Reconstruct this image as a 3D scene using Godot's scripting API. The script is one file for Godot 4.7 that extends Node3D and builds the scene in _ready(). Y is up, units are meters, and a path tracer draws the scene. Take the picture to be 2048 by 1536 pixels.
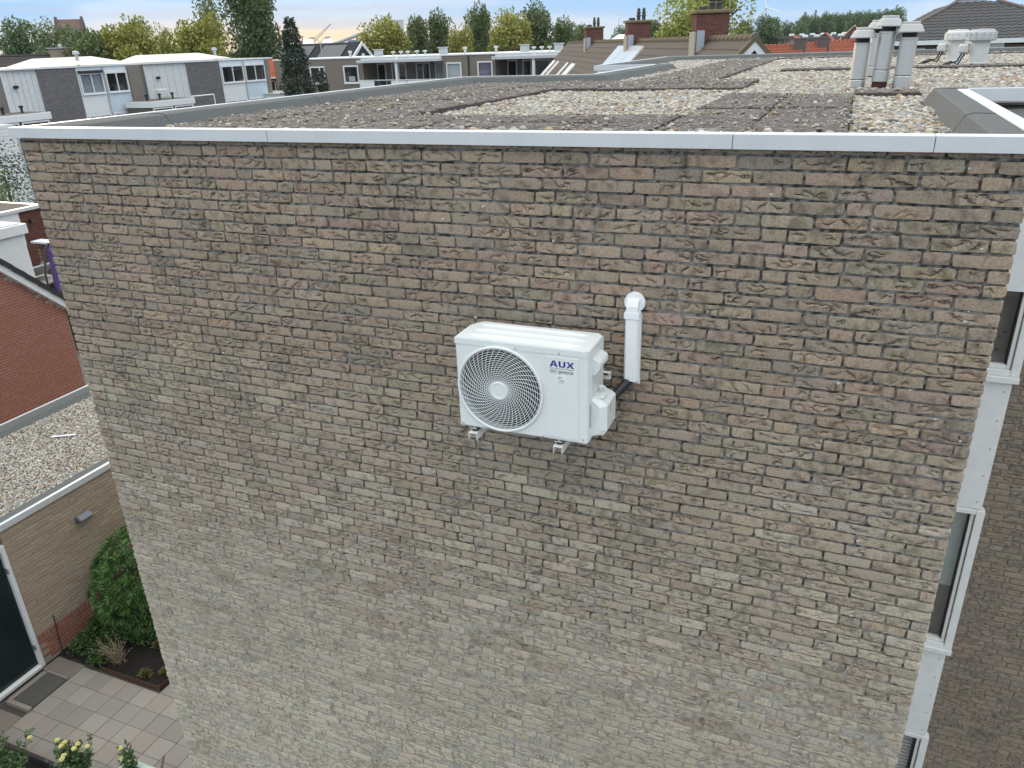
extends Node3D
# A brick gable with an outdoor air-conditioning unit, a gravel roof behind its edge and a Dutch town beyond.
# Metres; y is up; the gable is the plane z = 0 and faces +z; the ground is y = 0.

var rng := RandomNumberGenerator.new()
var EYE := Vector3(0.0, 8.458, 3.609)
var taken := {}

# ---------------------------------------------------------------- mesh builder
class MB:
	var v := PackedVector3Array()
	var n := PackedVector3Array()
	var c := PackedColorArray()
	var i := PackedInt32Array()
	var xf := Transform3D.IDENTITY
	var col := Color.WHITE

	func vert(p: Vector3, nn: Vector3) -> int:
		v.append(xf * p)
		n.append((xf.basis * nn).normalized())
		c.append(col)
		return v.size() - 1

	func tri(a: Vector3, b: Vector3, d: Vector3) -> void:   # counter-clockwise from outside
		var nn := (b - a).cross(d - a).normalized()
		var k := vert(a, nn)
		vert(b, nn)
		vert(d, nn)
		i.append_array(PackedInt32Array([k, k + 2, k + 1]))

	func quad(a: Vector3, b: Vector3, d: Vector3, e: Vector3) -> void:
		var nn := (d - a).cross(e - b).normalized()
		var k := vert(a, nn)
		vert(b, nn)
		vert(d, nn)
		vert(e, nn)
		i.append_array(PackedInt32Array([k, k + 2, k + 1, k, k + 3, k + 2]))

	func box(a: Vector3, b: Vector3, bev := 0.0) -> void:
		if bev <= 0.0:
			quad(Vector3(a.x, a.y, b.z), Vector3(b.x, a.y, b.z), Vector3(b.x, b.y, b.z), Vector3(a.x, b.y, b.z))
			quad(Vector3(b.x, a.y, a.z), Vector3(a.x, a.y, a.z), Vector3(a.x, b.y, a.z), Vector3(b.x, b.y, a.z))
			quad(Vector3(b.x, a.y, b.z), Vector3(b.x, a.y, a.z), Vector3(b.x, b.y, a.z), Vector3(b.x, b.y, b.z))
			quad(Vector3(a.x, a.y, a.z), Vector3(a.x, a.y, b.z), Vector3(a.x, b.y, b.z), Vector3(a.x, b.y, a.z))
			quad(Vector3(a.x, b.y, b.z), Vector3(b.x, b.y, b.z), Vector3(b.x, b.y, a.z), Vector3(a.x, b.y, a.z))
			quad(Vector3(a.x, a.y, a.z), Vector3(b.x, a.y, a.z), Vector3(b.x, a.y, b.z), Vector3(a.x, a.y, b.z))
			return
		# chamfered: a rounded outline swept in three rings
		var m := (a + b) / 2.0
		var h := (b - a) / 2.0
		var bb := minf(bev, minf(h.x, minf(h.y, h.z)) * 0.95)
		var corner := func(sx: float, sy: float, sz: float, ax: int) -> Vector3:
			var p := Vector3(sx * h.x, sy * h.y, sz * h.z)
			for k in 3:
				if k != ax:
					p[k] -= (sx if k == 0 else sy if k == 1 else sz) * bb
			return m + p
		for ax in 3:
			for s in [-1.0, 1.0]:
				var q := []
				for t in [[-1.0, -1.0], [1.0, -1.0], [1.0, 1.0], [-1.0, 1.0]]:
					var sg := [0.0, 0.0, 0.0]
					sg[ax] = s
					sg[(ax + 1) % 3] = t[0]
					sg[(ax + 2) % 3] = t[1]
					q.append(corner.call(sg[0], sg[1], sg[2], ax))
				if s > 0:
					quad(q[0], q[1], q[2], q[3])
				else:
					quad(q[3], q[2], q[1], q[0])
		for ax in 3:      # twelve edges
			var u := (ax + 1) % 3
			var w := (ax + 2) % 3
			for su in [-1.0, 1.0]:
				for sw in [-1.0, 1.0]:
					var e := []
					for k in [[-1.0, u], [1.0, u], [1.0, w], [-1.0, w]]:
						var sg := [0.0, 0.0, 0.0]
						sg[ax] = k[0]
						sg[u] = su
						sg[w] = sw
						e.append(corner.call(sg[0], sg[1], sg[2], k[1]))
					var nn: Vector3 = (e[1] - e[0]).cross(e[2] - e[0])
					var out := Vector3.ZERO
					out[u] = su
					out[w] = sw
					if nn.dot(out) > 0:
						quad(e[0], e[1], e[2], e[3])
					else:
						quad(e[3], e[2], e[1], e[0])
		for sx in [-1.0, 1.0]:
			for sy in [-1.0, 1.0]:
				for sz in [-1.0, 1.0]:
					var p0: Vector3 = corner.call(sx, sy, sz, 0)
					var p1: Vector3 = corner.call(sx, sy, sz, 1)
					var p2: Vector3 = corner.call(sx, sy, sz, 2)
					if (p1 - p0).cross(p2 - p0).dot(Vector3(sx, sy, sz)) > 0:
						tri(p0, p1, p2)
					else:
						tri(p0, p2, p1)

	func prism(poly: PackedVector2Array, z0: float, z1: float) -> void:   # outline in x, y; z0 < z1
		var p := poly
		if Geometry2D.is_polygon_clockwise(p):
			p = p.duplicate()
			p.reverse()
		var t := Geometry2D.triangulate_polygon(p)
		for k in range(0, t.size(), 3):
			var a := p[t[k]]
			var b := p[t[k + 1]]
			var d := p[t[k + 2]]
			if (b - a).cross(d - a) < 0:
				var s := b
				b = d
				d = s
			tri(Vector3(a.x, a.y, z1), Vector3(b.x, b.y, z1), Vector3(d.x, d.y, z1))
			tri(Vector3(a.x, a.y, z0), Vector3(d.x, d.y, z0), Vector3(b.x, b.y, z0))
		for k in p.size():
			var a := p[k]
			var b := p[(k + 1) % p.size()]
			quad(Vector3(a.x, a.y, z0), Vector3(b.x, b.y, z0), Vector3(b.x, b.y, z1), Vector3(a.x, a.y, z1))

	func tube(pts: Array, radii, sides := 8, caps := true) -> void:
		var rings := []
		var last := Vector3(0.3, 0.9, 0.2)
		for k in pts.size():
			var d: Vector3 = (pts[mini(k + 1, pts.size() - 1)] - pts[maxi(k - 1, 0)]).normalized()
			var side := d.cross(last)
			if side.length() < 0.05:
				side = d.cross(Vector3(0.9, 0.1, 0.3))
			side = side.normalized()
			var up := side.cross(d).normalized()
			last = up
			var r: float = radii[k] if radii is Array else radii
			var ring := []
			for s in sides:
				var an := TAU * s / sides
				var o := side * cos(an) + up * sin(an)
				ring.append(vert(pts[k] + o * r, o))
			rings.append(ring)
		for k in pts.size() - 1:
			for s in sides:
				var a: int = rings[k][s]
				var b: int = rings[k][(s + 1) % sides]
				var d: int = rings[k + 1][(s + 1) % sides]
				var e: int = rings[k + 1][s]
				i.append_array(PackedInt32Array([a, b, d, a, d, e]))
		if caps:
			for q in [0, pts.size() - 1]:
				var d: Vector3 = (pts[1] - pts[0]).normalized() * -1.0 if q == 0 else (pts[-1] - pts[-2]).normalized()
				var mid := vert(pts[q], d)
				var edge := []
				for s in sides:
					v.append(v[rings[q][s]])
					n.append((xf.basis * d).normalized())
					c.append(col)
					edge.append(v.size() - 1)
				for s in sides:
					i.append_array(PackedInt32Array([mid, edge[s], edge[(s + 1) % sides]] if q else [mid, edge[(s + 1) % sides], edge[s]]))

	func lathe(prof: Array, at: Vector3, sides := 20, sharp := true) -> void:   # prof: Vector2(radius, height) upwards
		for k in prof.size() - 1:
			var p: Vector2 = prof[k]
			var q: Vector2 = prof[k + 1]
			var dn := Vector2(q.y - p.y, -(q.x - p.x)).normalized()
			var first := v.size()
			for s in sides + 1:
				var an := TAU * s / sides
				var o := Vector3(cos(an), 0, sin(an))
				var nn := o * dn.x + Vector3(0, dn.y, 0)
				vert(at + o * p.x + Vector3(0, p.y, 0), nn)
				vert(at + o * q.x + Vector3(0, q.y, 0), nn)
			for s in sides:
				var a := first + s * 2
				i.append_array(PackedInt32Array([a, a + 3, a + 1, a, a + 2, a + 3]))

	func torus(at: Vector3, rad: float, r: float, seg := 48, sides := 4, nz := 1.0) -> void:   # in the x-y plane
		var first := v.size()
		for s in seg:
			var an := TAU * s / seg
			var o := Vector3(cos(an), sin(an), 0)
			for k in sides:
				var b := TAU * (k + 0.5) / sides
				var d := o * cos(b) + Vector3(0, 0, sin(b) * nz)
				vert(at + o * rad + d * r, d)
		for s in seg:
			for k in sides:
				var a := first + s * sides + k
				var b := first + s * sides + (k + 1) % sides
				var d := first + ((s + 1) % seg) * sides + (k + 1) % sides
				var e := first + ((s + 1) % seg) * sides + k
				i.append_array(PackedInt32Array([a, b, d, a, d, e]))

	func mesh() -> ArrayMesh:
		var arr := []
		arr.resize(Mesh.ARRAY_MAX)
		arr[Mesh.ARRAY_VERTEX] = v
		arr[Mesh.ARRAY_NORMAL] = n
		arr[Mesh.ARRAY_COLOR] = c
		arr[Mesh.ARRAY_INDEX] = i
		var m := ArrayMesh.new()
		m.add_surface_from_arrays(Mesh.PRIMITIVE_TRIANGLES, arr)
		return m

# ---------------------------------------------------------------- nodes
func numbered(called: String) -> String:
	var k: int = taken.get(called, -1) + 1
	taken[called] = k
	return called if k == 0 else "%s_%03d" % [called, k]

func origin_of(o: Node3D) -> Vector3:
	var p := o.position
	var q := o.get_parent()
	while q is Node3D and q != self:
		p += (q as Node3D).position
		q = q.get_parent()
	return p

func thing(called: String, label: String, category: String, at: Vector3, group := "") -> Node3D:
	var o := Node3D.new()
	o.name = numbered(called)
	o.position = at
	tag(o, label, category, group)
	add_child(o)
	return o

func tag(o: Node3D, label: String, category: String, group := "", kind := "") -> void:
	if label:
		o.set_meta("label", label)
	if category:
		o.set_meta("category", category)
	if group:
		o.set_meta("group", group)
	if kind:
		o.set_meta("kind", kind)

func put(parent: Node3D, called: String, m: Mesh, material: Material) -> MeshInstance3D:   # mesh in world metres, parent not turned
	var o := MeshInstance3D.new()
	o.name = called
	o.mesh = m
	o.material_override = material
	if parent == self:
		o.name = numbered(called)
		add_child(o)
	else:
		o.position = -origin_of(parent)
		parent.add_child(o, true)
	return o

func part(parent: Node3D, called: String, mb: MB, material: Material) -> MeshInstance3D:
	return put(parent, called, mb.mesh(), material)

func bx(parent: Node3D, called: String, a: Vector3, b: Vector3, material: Material, bev := 0.0) -> MeshInstance3D:
	var mb := MB.new()
	mb.box(a.min(b), a.max(b), bev)
	return part(parent, called, mb, material)

func struct(called: String, mb: MB, material: Material) -> MeshInstance3D:
	var o := part(self, called, mb, material)
	o.set_meta("kind", "structure")
	return o

# ---------------------------------------------------------------- materials
var noises := {}

func lin(r: float, g: float, b: float) -> Color:
	return Color(r, g, b).linear_to_srgb()

func noise_tex(key: String, freq: float, octaves: int, stops: Array, size := 512, kind := FastNoiseLite.TYPE_SIMPLEX_SMOOTH, stretch := 1.0) -> NoiseTexture2D:
	if noises.has(key):
		return noises[key]
	var f := FastNoiseLite.new()
	f.noise_type = kind
	f.seed = key.hash() % 10000
	f.frequency = freq
	f.fractal_octaves = octaves
	var t := NoiseTexture2D.new()
	t.width = size
	t.height = int(size * stretch)
	t.seamless = true
	t.noise = f
	if stops:
		var g := Gradient.new()
		var offs := PackedFloat32Array()
		var cols := PackedColorArray()
		for s in stops:
			offs.append(s[0])
			var x: Variant = s[1]
			cols.append(lin(x, x, x) if x is float else lin(x[0], x[1], x[2]))
		g.offsets = offs
		g.colors = cols
		t.color_ramp = g
	noises[key] = t
	return t

func mat(c: Array, rough := 0.8, metal := 0.0) -> StandardMaterial3D:   # c is a linear base colour
	var m := StandardMaterial3D.new()
	m.albedo_color = lin(c[0], c[1], c[2])
	m.roughness = rough
	m.metallic = metal
	return m

func grainy(c: Array, rough: float, tex: Texture2D, scale: float, bump: Texture2D = null, depth := 0.0, vertex := false) -> StandardMaterial3D:
	var m := mat(c, rough)
	m.albedo_texture = tex
	m.uv1_triplanar = true
	m.uv1_world_triplanar = true
	m.uv1_scale = Vector3.ONE * scale
	m.vertex_color_use_as_albedo = vertex
	if bump:
		m.heightmap_enabled = true
		m.heightmap_texture = bump
		m.heightmap_scale = depth
	return m

func glass(tint: Array, a: float, rough := 0.03) -> StandardMaterial3D:
	var m := mat(tint, rough)
	m.transparency = BaseMaterial3D.TRANSPARENCY_ALPHA
	m.albedo_color.a = a
	return m

var K := {}      # shared materials

func make_materials() -> void:
	var fine := noise_tex("fine", 0.09, 3, [[0.0, 0.62], [0.5, 0.86], [1.0, 1.0]], 512)
	var fine_h := noise_tex("fine_h", 0.12, 3, [], 512)
	var mott := noise_tex("mottled", 0.024, 6, [[0.0, [0.55, 0.53, 0.51]], [0.34, [0.80, 0.78, 0.76]], [0.50, [0.92, 0.90, 0.88]], [0.66, [0.98, 0.97, 0.96]], [1.0, 1.0]], 1024)
	var soft := noise_tex("soft", 0.008, 4, [[0.0, 0.90], [0.5, 0.96], [1.0, 1.0]], 512)
	var speck := noise_tex("speck", 0.2, 2, [[0.0, 0.35], [0.35, 0.7], [0.6, 0.9], [1.0, 1.0]], 512)
	K.brick = grainy([1, 1, 1], 0.95, mott, 2.3, fine_h, 0.4, true)
	K.mortar = grainy([1, 1, 1], 0.97, speck, 2.1, fine_h, 0.5, true)
	K.plain_brick = grainy([1, 1, 1], 0.95, mott, 1.6, fine_h, 0.12, true)
	K.bitumen = grainy([0.19, 0.197, 0.186], 0.95, noise_tex("felt", 0.25, 2, [[0.0, 0.12], [0.40, 0.42], [0.60, 0.8], [1.0, 1.0]], 512), 1.1, fine_h, 0.9)
	K.paver = grainy([1, 1, 1], 0.95, speck, 2.2, fine_h, 0.6, true)
	K.gravel_base = grainy([0.20, 0.175, 0.145], 0.95, noise_tex("pebbly", 0.12, 2, [[0.0, 0.3], [0.45, 0.7], [1.0, 1.0]], 512, FastNoiseLite.TYPE_CELLULAR), 2.0, noise_tex("pebbly_h", 0.12, 2, [], 512, FastNoiseLite.TYPE_CELLULAR), 1.2)
	K.pebble = grainy([1, 1, 1], 0.85, fine, 6.0, null, 0.0, true)
	K.trim = grainy([0.66, 0.67, 0.67], 0.45, soft, 0.9)
	K.trim.metallic = 0.15
	K.white = grainy([0.80, 0.80, 0.77], 0.5, soft, 1.1)
	K.casing = mat([0.74, 0.76, 0.73], 0.34)
	K.black = mat([0.012, 0.012, 0.013], 0.5)
	K.rubber = mat([0.02, 0.02, 0.021], 0.75)
	K.steel = mat([0.55, 0.56, 0.57], 0.35, 0.85)
	K.galv = grainy([0.46, 0.47, 0.47], 0.5, soft, 3.0)
	K.galv.metallic = 0.35
	K.duct = mat([0.84, 0.84, 0.83], 0.3)
	K.blue_ink = mat([0.012, 0.012, 0.22], 0.5)
	K.dark_ink = mat([0.06, 0.065, 0.07], 0.6)
	K.label = mat([0.8, 0.82, 0.82], 0.5)
	K.green_ink = mat([0.03, 0.10, 0.06], 0.6)
	K.grey_label = mat([0.35, 0.40, 0.44], 0.5)
	K.pipe_alu = grainy([0.66, 0.64, 0.60], 0.42, soft, 5.0)
	K.pipe_alu.metallic = 0.8
	K.cap_alu = grainy([0.60, 0.59, 0.56], 0.7, speck, 2.5)
	K.rust = grainy([0.085, 0.035, 0.022], 0.9, fine, 8.0, fine_h, 0.2)
	K.plastic_grey = grainy([0.48, 0.49, 0.48], 0.6, soft, 4.0)
	K.plastic_white = grainy([0.68, 0.67, 0.62], 0.6, soft, 4.0)
	K.glass = glass([0.05, 0.06, 0.06], 0.10)
	K.room = mat([0.24, 0.22, 0.20], 0.9)
	K.blind = mat([0.45, 0.53, 0.50], 0.85)
	K.curtain = mat([0.55, 0.6, 0.6], 0.9)
	K.wood = grainy([0.16, 0.10, 0.06], 0.85, fine, 3.0)
	K.steel_rust = grainy([0.10, 0.048, 0.024], 0.9, fine, 5.0, fine_h, 0.2)
	K.tile = grainy([1, 1, 1], 0.93, speck, 1.5, fine_h, 0.25, true)
	K.soil = grainy([0.022, 0.016, 0.012], 1.0, fine, 4.0, fine_h, 1.5)
	K.ground = grainy([0.16, 0.15, 0.13], 0.97, mott, 0.05)
	K.leaf = mat([1, 1, 1], 0.55)
	K.leaf.vertex_color_use_as_albedo = true
	K.leaf.backlight_enabled = true
	K.leaf.backlight = Color(0.45, 0.5, 0.25)
	K.bark = grainy([0.09, 0.07, 0.055], 0.95, fine, 3.0)
	K.rooftile = grainy([1, 1, 1], 0.9, fine, 1.3, null, 0.0, true)
	K.curtain_pale = mat([0.62, 0.68, 0.68], 0.9)
	K.curtain_violet = mat([0.22, 0.20, 0.28], 0.9)
	K.crane = mat([0.30, 0.27, 0.25], 0.8)
	K.turbine = mat([0.80, 0.81, 0.82], 0.6)
	K.far = mat([1, 1, 1], 0.85)
	K.far.vertex_color_use_as_albedo = true

# ---------------------------------------------------------------- sky
func sky_texture() -> ImageTexture:
	var w := 2048
	var h := 2048
	var data := PackedFloat32Array()
	data.resize(w * h * 3)
	var f := FastNoiseLite.new()
	f.seed = 11
	f.fractal_octaves = 4
	f.frequency = 1.0
	var g := FastNoiseLite.new()
	g.seed = 5
	g.fractal_octaves = 3
	g.frequency = 1.0
	var blue := Color(0.36, 0.60, 0.90)
	var haze := Color(0.56, 0.72, 0.90)
	var white := Color(0.93, 0.95, 0.98)
	var cloud_low := Color(0.50, 0.58, 0.74)
	var cream := Color(1.45, 0.95, 0.36)
	var high := Color(2.10, 2.16, 2.18)
	for y in h:
		var el := (0.5 - (y + 0.5) / h) * 180.0
		if el < -1.0:
			for x in w:
				var k := (y * w + x) * 3
				data[k] = 0.22
				data[k + 1] = 0.22
				data[k + 2] = 0.20
			continue
		var e := maxf(el, 0.0)
		var up := smoothstep(4.0, 60.0, e)
		var step := 1 if e < 14.0 else 4
		var last := Color.WHITE
		for x in w:
			if x % step == 0:
				var az := fposmod((x + 0.5) / w + 0.5, 1.0) * 360.0 - 180.0
				var ra := deg_to_rad(az)
				var p := Vector3(cos(ra) * 3.0, e * 0.34, sin(ra) * 3.0)
				if e > 14.0:
					p = Vector3(cos(ra) * cos(deg_to_rad(e)) * 3.0, 4.8 + sin(deg_to_rad(e)) * 2.5, sin(ra) * cos(deg_to_rad(e)) * 3.0)
				var a := f.get_noise_3dv(p)
				var b := g.get_noise_3dv(Vector3(p.x * 2.2, p.y * 1.6 + 7.0, p.z * 2.2))
				var c := haze.lerp(blue, smoothstep(0.0, 2.4, e))
				c = c.lerp(white, clampf((a + 0.05) * 1.4, 0.0, 0.42))
				# the west, where the sun has gone down: cream under lavender cloud bars
				var west := exp(-pow((az + 40.0) / 17.0, 2.0))
				var band := smoothstep(3.0, 0.4, e)
				var warm := cream.lerp(Color(0.98, 0.86, 0.70), smoothstep(0.6, 2.6, e))
				c = c.lerp(warm, minf(1.0, west * band * 1.15))
				var bar := smoothstep(-0.05, 0.30, sin(e * 5.2 + a * 3.0 + 0.6) * 0.5 + b * 0.6)
				c = c.lerp(cloud_low.lerp(Color(0.66, 0.66, 0.72), west), bar * west * 0.55 * smoothstep(0.25, 0.9, e))
				c = c.lerp(high * (0.93 + 0.16 * b), up)
				last = c
			var k := (y * w + x) * 3
			data[k] = last.r
			data[k + 1] = last.g
			data[k + 2] = last.b
	var im := Image.create_from_data(w, h, false, Image.FORMAT_RGBF, data.to_byte_array())
	return ImageTexture.create_from_image(im)

func set_stage() -> void:
	var cam := Camera3D.new()
	cam.name = "camera"
	cam.position = EYE
	cam.basis = Basis(Vector3.UP, 0.403701605) * Basis(Vector3.RIGHT, -0.412252987) * Basis(Vector3.BACK, -0.0352655)
	cam.fov = rad_to_deg(2.0 * atan(768.0 / 1555.0))
	cam.near = 0.05
	cam.far = 12000.0
	cam.current = true
	add_child(cam)
	var sky := Sky.new()
	var sm := PanoramaSkyMaterial.new()
	sm.panorama = sky_texture()
	sky.sky_material = sm
	var e := Environment.new()
	e.background_mode = Environment.BG_SKY
	e.sky = sky
	e.tonemap_mode = Environment.TONE_MAPPER_LINEAR
	e.tonemap_exposure = 1.15
	e.sdfgi_enabled = true
	e.ssao_enabled = true
	e.ssil_enabled = true
	e.fog_enabled = true
	e.fog_density = 0.00009
	e.fog_light_color = Color(0.80, 0.88, 0.96)
	var we := WorldEnvironment.new()
	we.name = "environment"
	we.environment = e
	add_child(we)
	var sun := DirectionalLight3D.new()
	sun.name = "sun"
	sun.light_color = Color(1.0, 0.88, 0.70)
	sun.light_energy = 0.4
	sun.light_angular_distance = 12.0
	sun.shadow_enabled = true
	var az := deg_to_rad(-56.0)
	var el := deg_to_rad(13.0)
	var towards := Vector3(sin(az) * cos(el), sin(el), -cos(az) * cos(el))
	sun.basis = Basis.looking_at(-towards)
	add_child(sun)

func _ready() -> void:
	rng.seed = 7
	set_stage()
	make_materials()
	build_ground()
	build_own_building()
	build_roof()
	build_unit()
	build_vents()
	build_yard()
	build_near_left()
	build_terrace()
	build_gallery_block()
	build_dark_roof_house()
	build_far_right()
	build_far_left()
	build_trees()
	build_horizon()

# ---------------------------------------------------------------- our building
const XL := -4.915
const XR := 0.682
const TOP := 8.01          # underside of the roof trim
const SETBACK := -3.15     # plane of the facade beside the gable
var house: Node3D
var shapes := {}           # brick shapes: "s" stretchers, "h" headers, each {v, n, i}
var grime := FastNoiseLite.new()
var grime2 := FastNoiseLite.new()

func brick_shape(w: float, h: float, seed_: int, folded: bool) -> Dictionary:
	var r := RandomNumberGenerator.new()
	r.seed = seed_
	var pts := PackedVector2Array()
	var zz := PackedFloat32Array()
	var nx := 9 if w > 0.15 else 5
	var ny := 3
	var bow := r.randf_range(-0.0015, 0.0025)
	var tilt := Vector2(r.randf_range(-0.008, 0.008), r.randf_range(-0.03, 0.03))
	var inset := 0.0022
	# outline ring, a little uneven
	var ring := PackedVector2Array()
	for k in nx:
		ring.append(Vector2(-w / 2 + w * k / nx, -h / 2))
	for k in ny:
		ring.append(Vector2(w / 2, -h / 2 + h * k / ny))
	for k in nx:
		ring.append(Vector2(w / 2 - w * k / nx, h / 2))
	for k in ny:
		ring.append(Vector2(-w / 2, h / 2 - h * k / ny))
	var m := ring.size()
	var rough := 0.0024 if folded else 0.0014
	var wave := r.randf_range(0.6, 2.2)
	var ph := r.randf() * TAU
	for k in m:
		var q := ring[k]
		ring[k] = q + Vector2(r.randf_range(-rough, rough), r.randf_range(-rough, rough) + 0.0012 * sin(q.x * 30.0 * wave + ph + (2.0 if q.y > 0 else 0.0)))
	for k in [0, nx, nx + ny, nx * 2 + ny]:       # knocked corners
		ring[k] -= ring[k].sign() * r.randf_range(0.0, 0.0025)
	var height := func(p: Vector2) -> float:
		return bow * (1.0 - pow(p.x / (w / 2), 2.0)) + p.dot(tilt)
	for k in m:
		pts.append(ring[k] - Vector2(signf(ring[k].x) * inset, signf(ring[k].y) * inset) * 0.9)
		zz.append(height.call(ring[k]) + r.randf_range(-0.0012, 0.0008))
	var front := m
	if folded:
		var count := r.randi_range(3, 6) if w > 0.15 else r.randi_range(1, 2)
		for q in count:
			var p := Vector2(r.randf_range(-w * 0.44, w * 0.3), r.randf_range(-h * 0.36, h * 0.36))
			var an := r.randf_range(-0.6, 0.6) if r.randf() < 0.8 else r.randf_range(-1.6, 1.6)
			var n := r.randi_range(4, 9)
			var width := r.randf_range(0.0026, 0.0046)
			var deep := r.randf_range(0.011, 0.021)
			var lip := r.randf_range(0.001, 0.006)
			for k in n:
				var d := Vector2(cos(an), sin(an))
				var s := Vector2(-d.y, d.x)
				if s.y < 0:
					s = -s
				var fade := sin(PI * (k + 0.7) / (n + 0.4))
				if absf(p.x) > w / 2 - 0.008 or absf(p.y) > h / 2 - 0.007:
					break
				for o in [[-1.0, -lip * 0.5], [0.0, -deep], [1.0, lip]]:
					var t: Vector2 = p + s * (width * (0.35 + fade) * o[0])
					if absf(t.x) < w / 2 - 0.006 and absf(t.y) < h / 2 - 0.0055:
						pts.append(t)
						zz.append(height.call(t) + o[1] * fade)
				p += d * r.randf_range(0.008, 0.014)
				an += r.randf_range(-0.75, 0.75) - an * 0.12
	for k in (10 if w > 0.15 else 5):
		var p := Vector2(r.randf_range(-w * 0.45, w * 0.45), r.randf_range(-h * 0.38, h * 0.38))
		var free := true
		for q in pts:
			if q.distance_squared_to(p) < 0.00007:
				free = false
		if free:
			pts.append(p)
			zz.append(height.call(p) + r.randf_range(-0.0010, 0.0014))
	var V := PackedVector3Array()
	for k in pts.size():
		V.append(Vector3(pts[k].x, pts[k].y, zz[k]))
	var I := PackedInt32Array()
	var t := Geometry2D.triangulate_delaunay(pts)
	for k in range(0, t.size(), 3):
		var a := t[k]
		var b := t[k + 1]
		var d := t[k + 2]
		var cr := (pts[b] - pts[a]).cross(pts[d] - pts[a])
		if absf(cr) < 1e-8:
			continue
		I.append_array(PackedInt32Array([a, d, b] if cr > 0 else [a, b, d]))
	# edge: rounding ring, then back into the bed
	var base := V.size()
	for k in m:
		V.append(Vector3(ring[k].x, ring[k].y, zz[k] - 0.0022))
	for k in m:
		V.append(Vector3(ring[k].x, ring[k].y, -0.03))
	for k in m:
		var l := (k + 1) % m
		for e in [[k, l, base + l, base + k], [base + k, base + l, base + m + l, base + m + k]]:
			I.append_array(PackedInt32Array([e[0], e[1], e[2], e[0], e[2], e[3]]))
	# averaged normals
	var N := PackedVector3Array()
	N.resize(V.size())
	for k in range(0, I.size(), 3):
		var nn := (V[I[k + 2]] - V[I[k]]).cross(V[I[k + 1]] - V[I[k]])
		for q in 3:
			N[I[k + q]] += nn
	for k in N.size():
		N[k] = N[k].normalized() if N[k].length() > 1e-12 else Vector3.BACK
	return {"v": V, "n": N, "i": I}

# one brick into a builder: centre, frame, mirrored or not, tone
func lay(mb: MB, shape: Dictionary, at: Transform3D, tone: Color, dirt := true) -> void:
	var first := mb.v.size()
	var V: PackedVector3Array = shape.v
	var N: PackedVector3Array = shape.n
	var I: PackedInt32Array = shape.i
	var flip := at.basis.determinant() < 0
	for k in V.size():
		var p := at * V[k]
		mb.v.append(p)
		mb.n.append(at.basis * N[k])
		if dirt:
			var g := grime.get_noise_3d(p.x * 22.0, p.y * 26.0, p.z * 22.0)
			var s := 1.0 - 0.42 * smoothstep(0.16, 0.34, g + (grime2.get_noise_2d(p.x * 2.6 + p.z, p.y * 0.9) * 0.28))
			mb.c.append(Color(tone.r * s, tone.g * s, tone.b * s))
		else:
			mb.c.append(tone)
	if flip:
		for k in range(0, I.size(), 3):
			mb.i.append(first + I[k])
			mb.i.append(first + I[k + 2])
			mb.i.append(first + I[k + 1])
	else:
		for k in I:
			mb.i.append(first + k)

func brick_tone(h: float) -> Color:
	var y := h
	if h > 4.0 and h < 6.7:      # upper and lower tones mixed at random between these heights
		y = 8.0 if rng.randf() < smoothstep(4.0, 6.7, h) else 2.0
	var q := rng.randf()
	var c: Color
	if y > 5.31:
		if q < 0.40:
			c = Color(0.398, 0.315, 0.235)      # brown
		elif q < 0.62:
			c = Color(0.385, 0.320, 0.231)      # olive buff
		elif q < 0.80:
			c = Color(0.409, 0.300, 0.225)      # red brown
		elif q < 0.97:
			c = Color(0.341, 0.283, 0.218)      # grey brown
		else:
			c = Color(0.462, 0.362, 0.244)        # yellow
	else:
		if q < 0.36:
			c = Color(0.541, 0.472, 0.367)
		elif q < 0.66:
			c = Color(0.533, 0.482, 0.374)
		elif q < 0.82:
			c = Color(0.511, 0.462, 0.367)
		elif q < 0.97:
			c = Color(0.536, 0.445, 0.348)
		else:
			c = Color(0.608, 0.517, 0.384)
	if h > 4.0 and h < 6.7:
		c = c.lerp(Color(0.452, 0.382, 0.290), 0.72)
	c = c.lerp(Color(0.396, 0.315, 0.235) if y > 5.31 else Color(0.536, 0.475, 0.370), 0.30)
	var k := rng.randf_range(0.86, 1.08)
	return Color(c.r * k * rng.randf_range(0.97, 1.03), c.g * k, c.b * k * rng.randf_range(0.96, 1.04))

# rows of bricks in wild bond: returns [centre x, course y, width, is_header]
func wild_bond(x0: float, x1: float, y_top: float, y_low: float, course: float) -> Array:
	var out := []
	var below := []
	var y := y_top - course * 0.5
	var row := 0
	while y > y_low:
		var x := x0
		var joints := []
		var w := 0.10 if row % 2 else 0.21
		if rng.randf() < 0.3:
			w = 0.155
		while x < x1 - 0.02:
			var wid := w
			if x + wid > x1 - 0.05:
				wid = x1 - x
			out.append([x + wid / 2, y, wid, wid < 0.17])
			x += wid + 0.0105
			joints.append(x)
			w = 0.10 if rng.randf() < 0.27 else 0.21
			for tries in 4:
				var nxt := x + w
				var clash := false
				for j in below:
					if absf(j - nxt) < 0.035:
						clash = true
				if not clash:
					break
				w = 0.21 if tries == 0 and w < 0.15 else 0.10 if tries == 1 else 0.21
			w *= rng.randf_range(0.965, 1.03)
		below = joints
		row += 1
		y -= course
	return out

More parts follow.
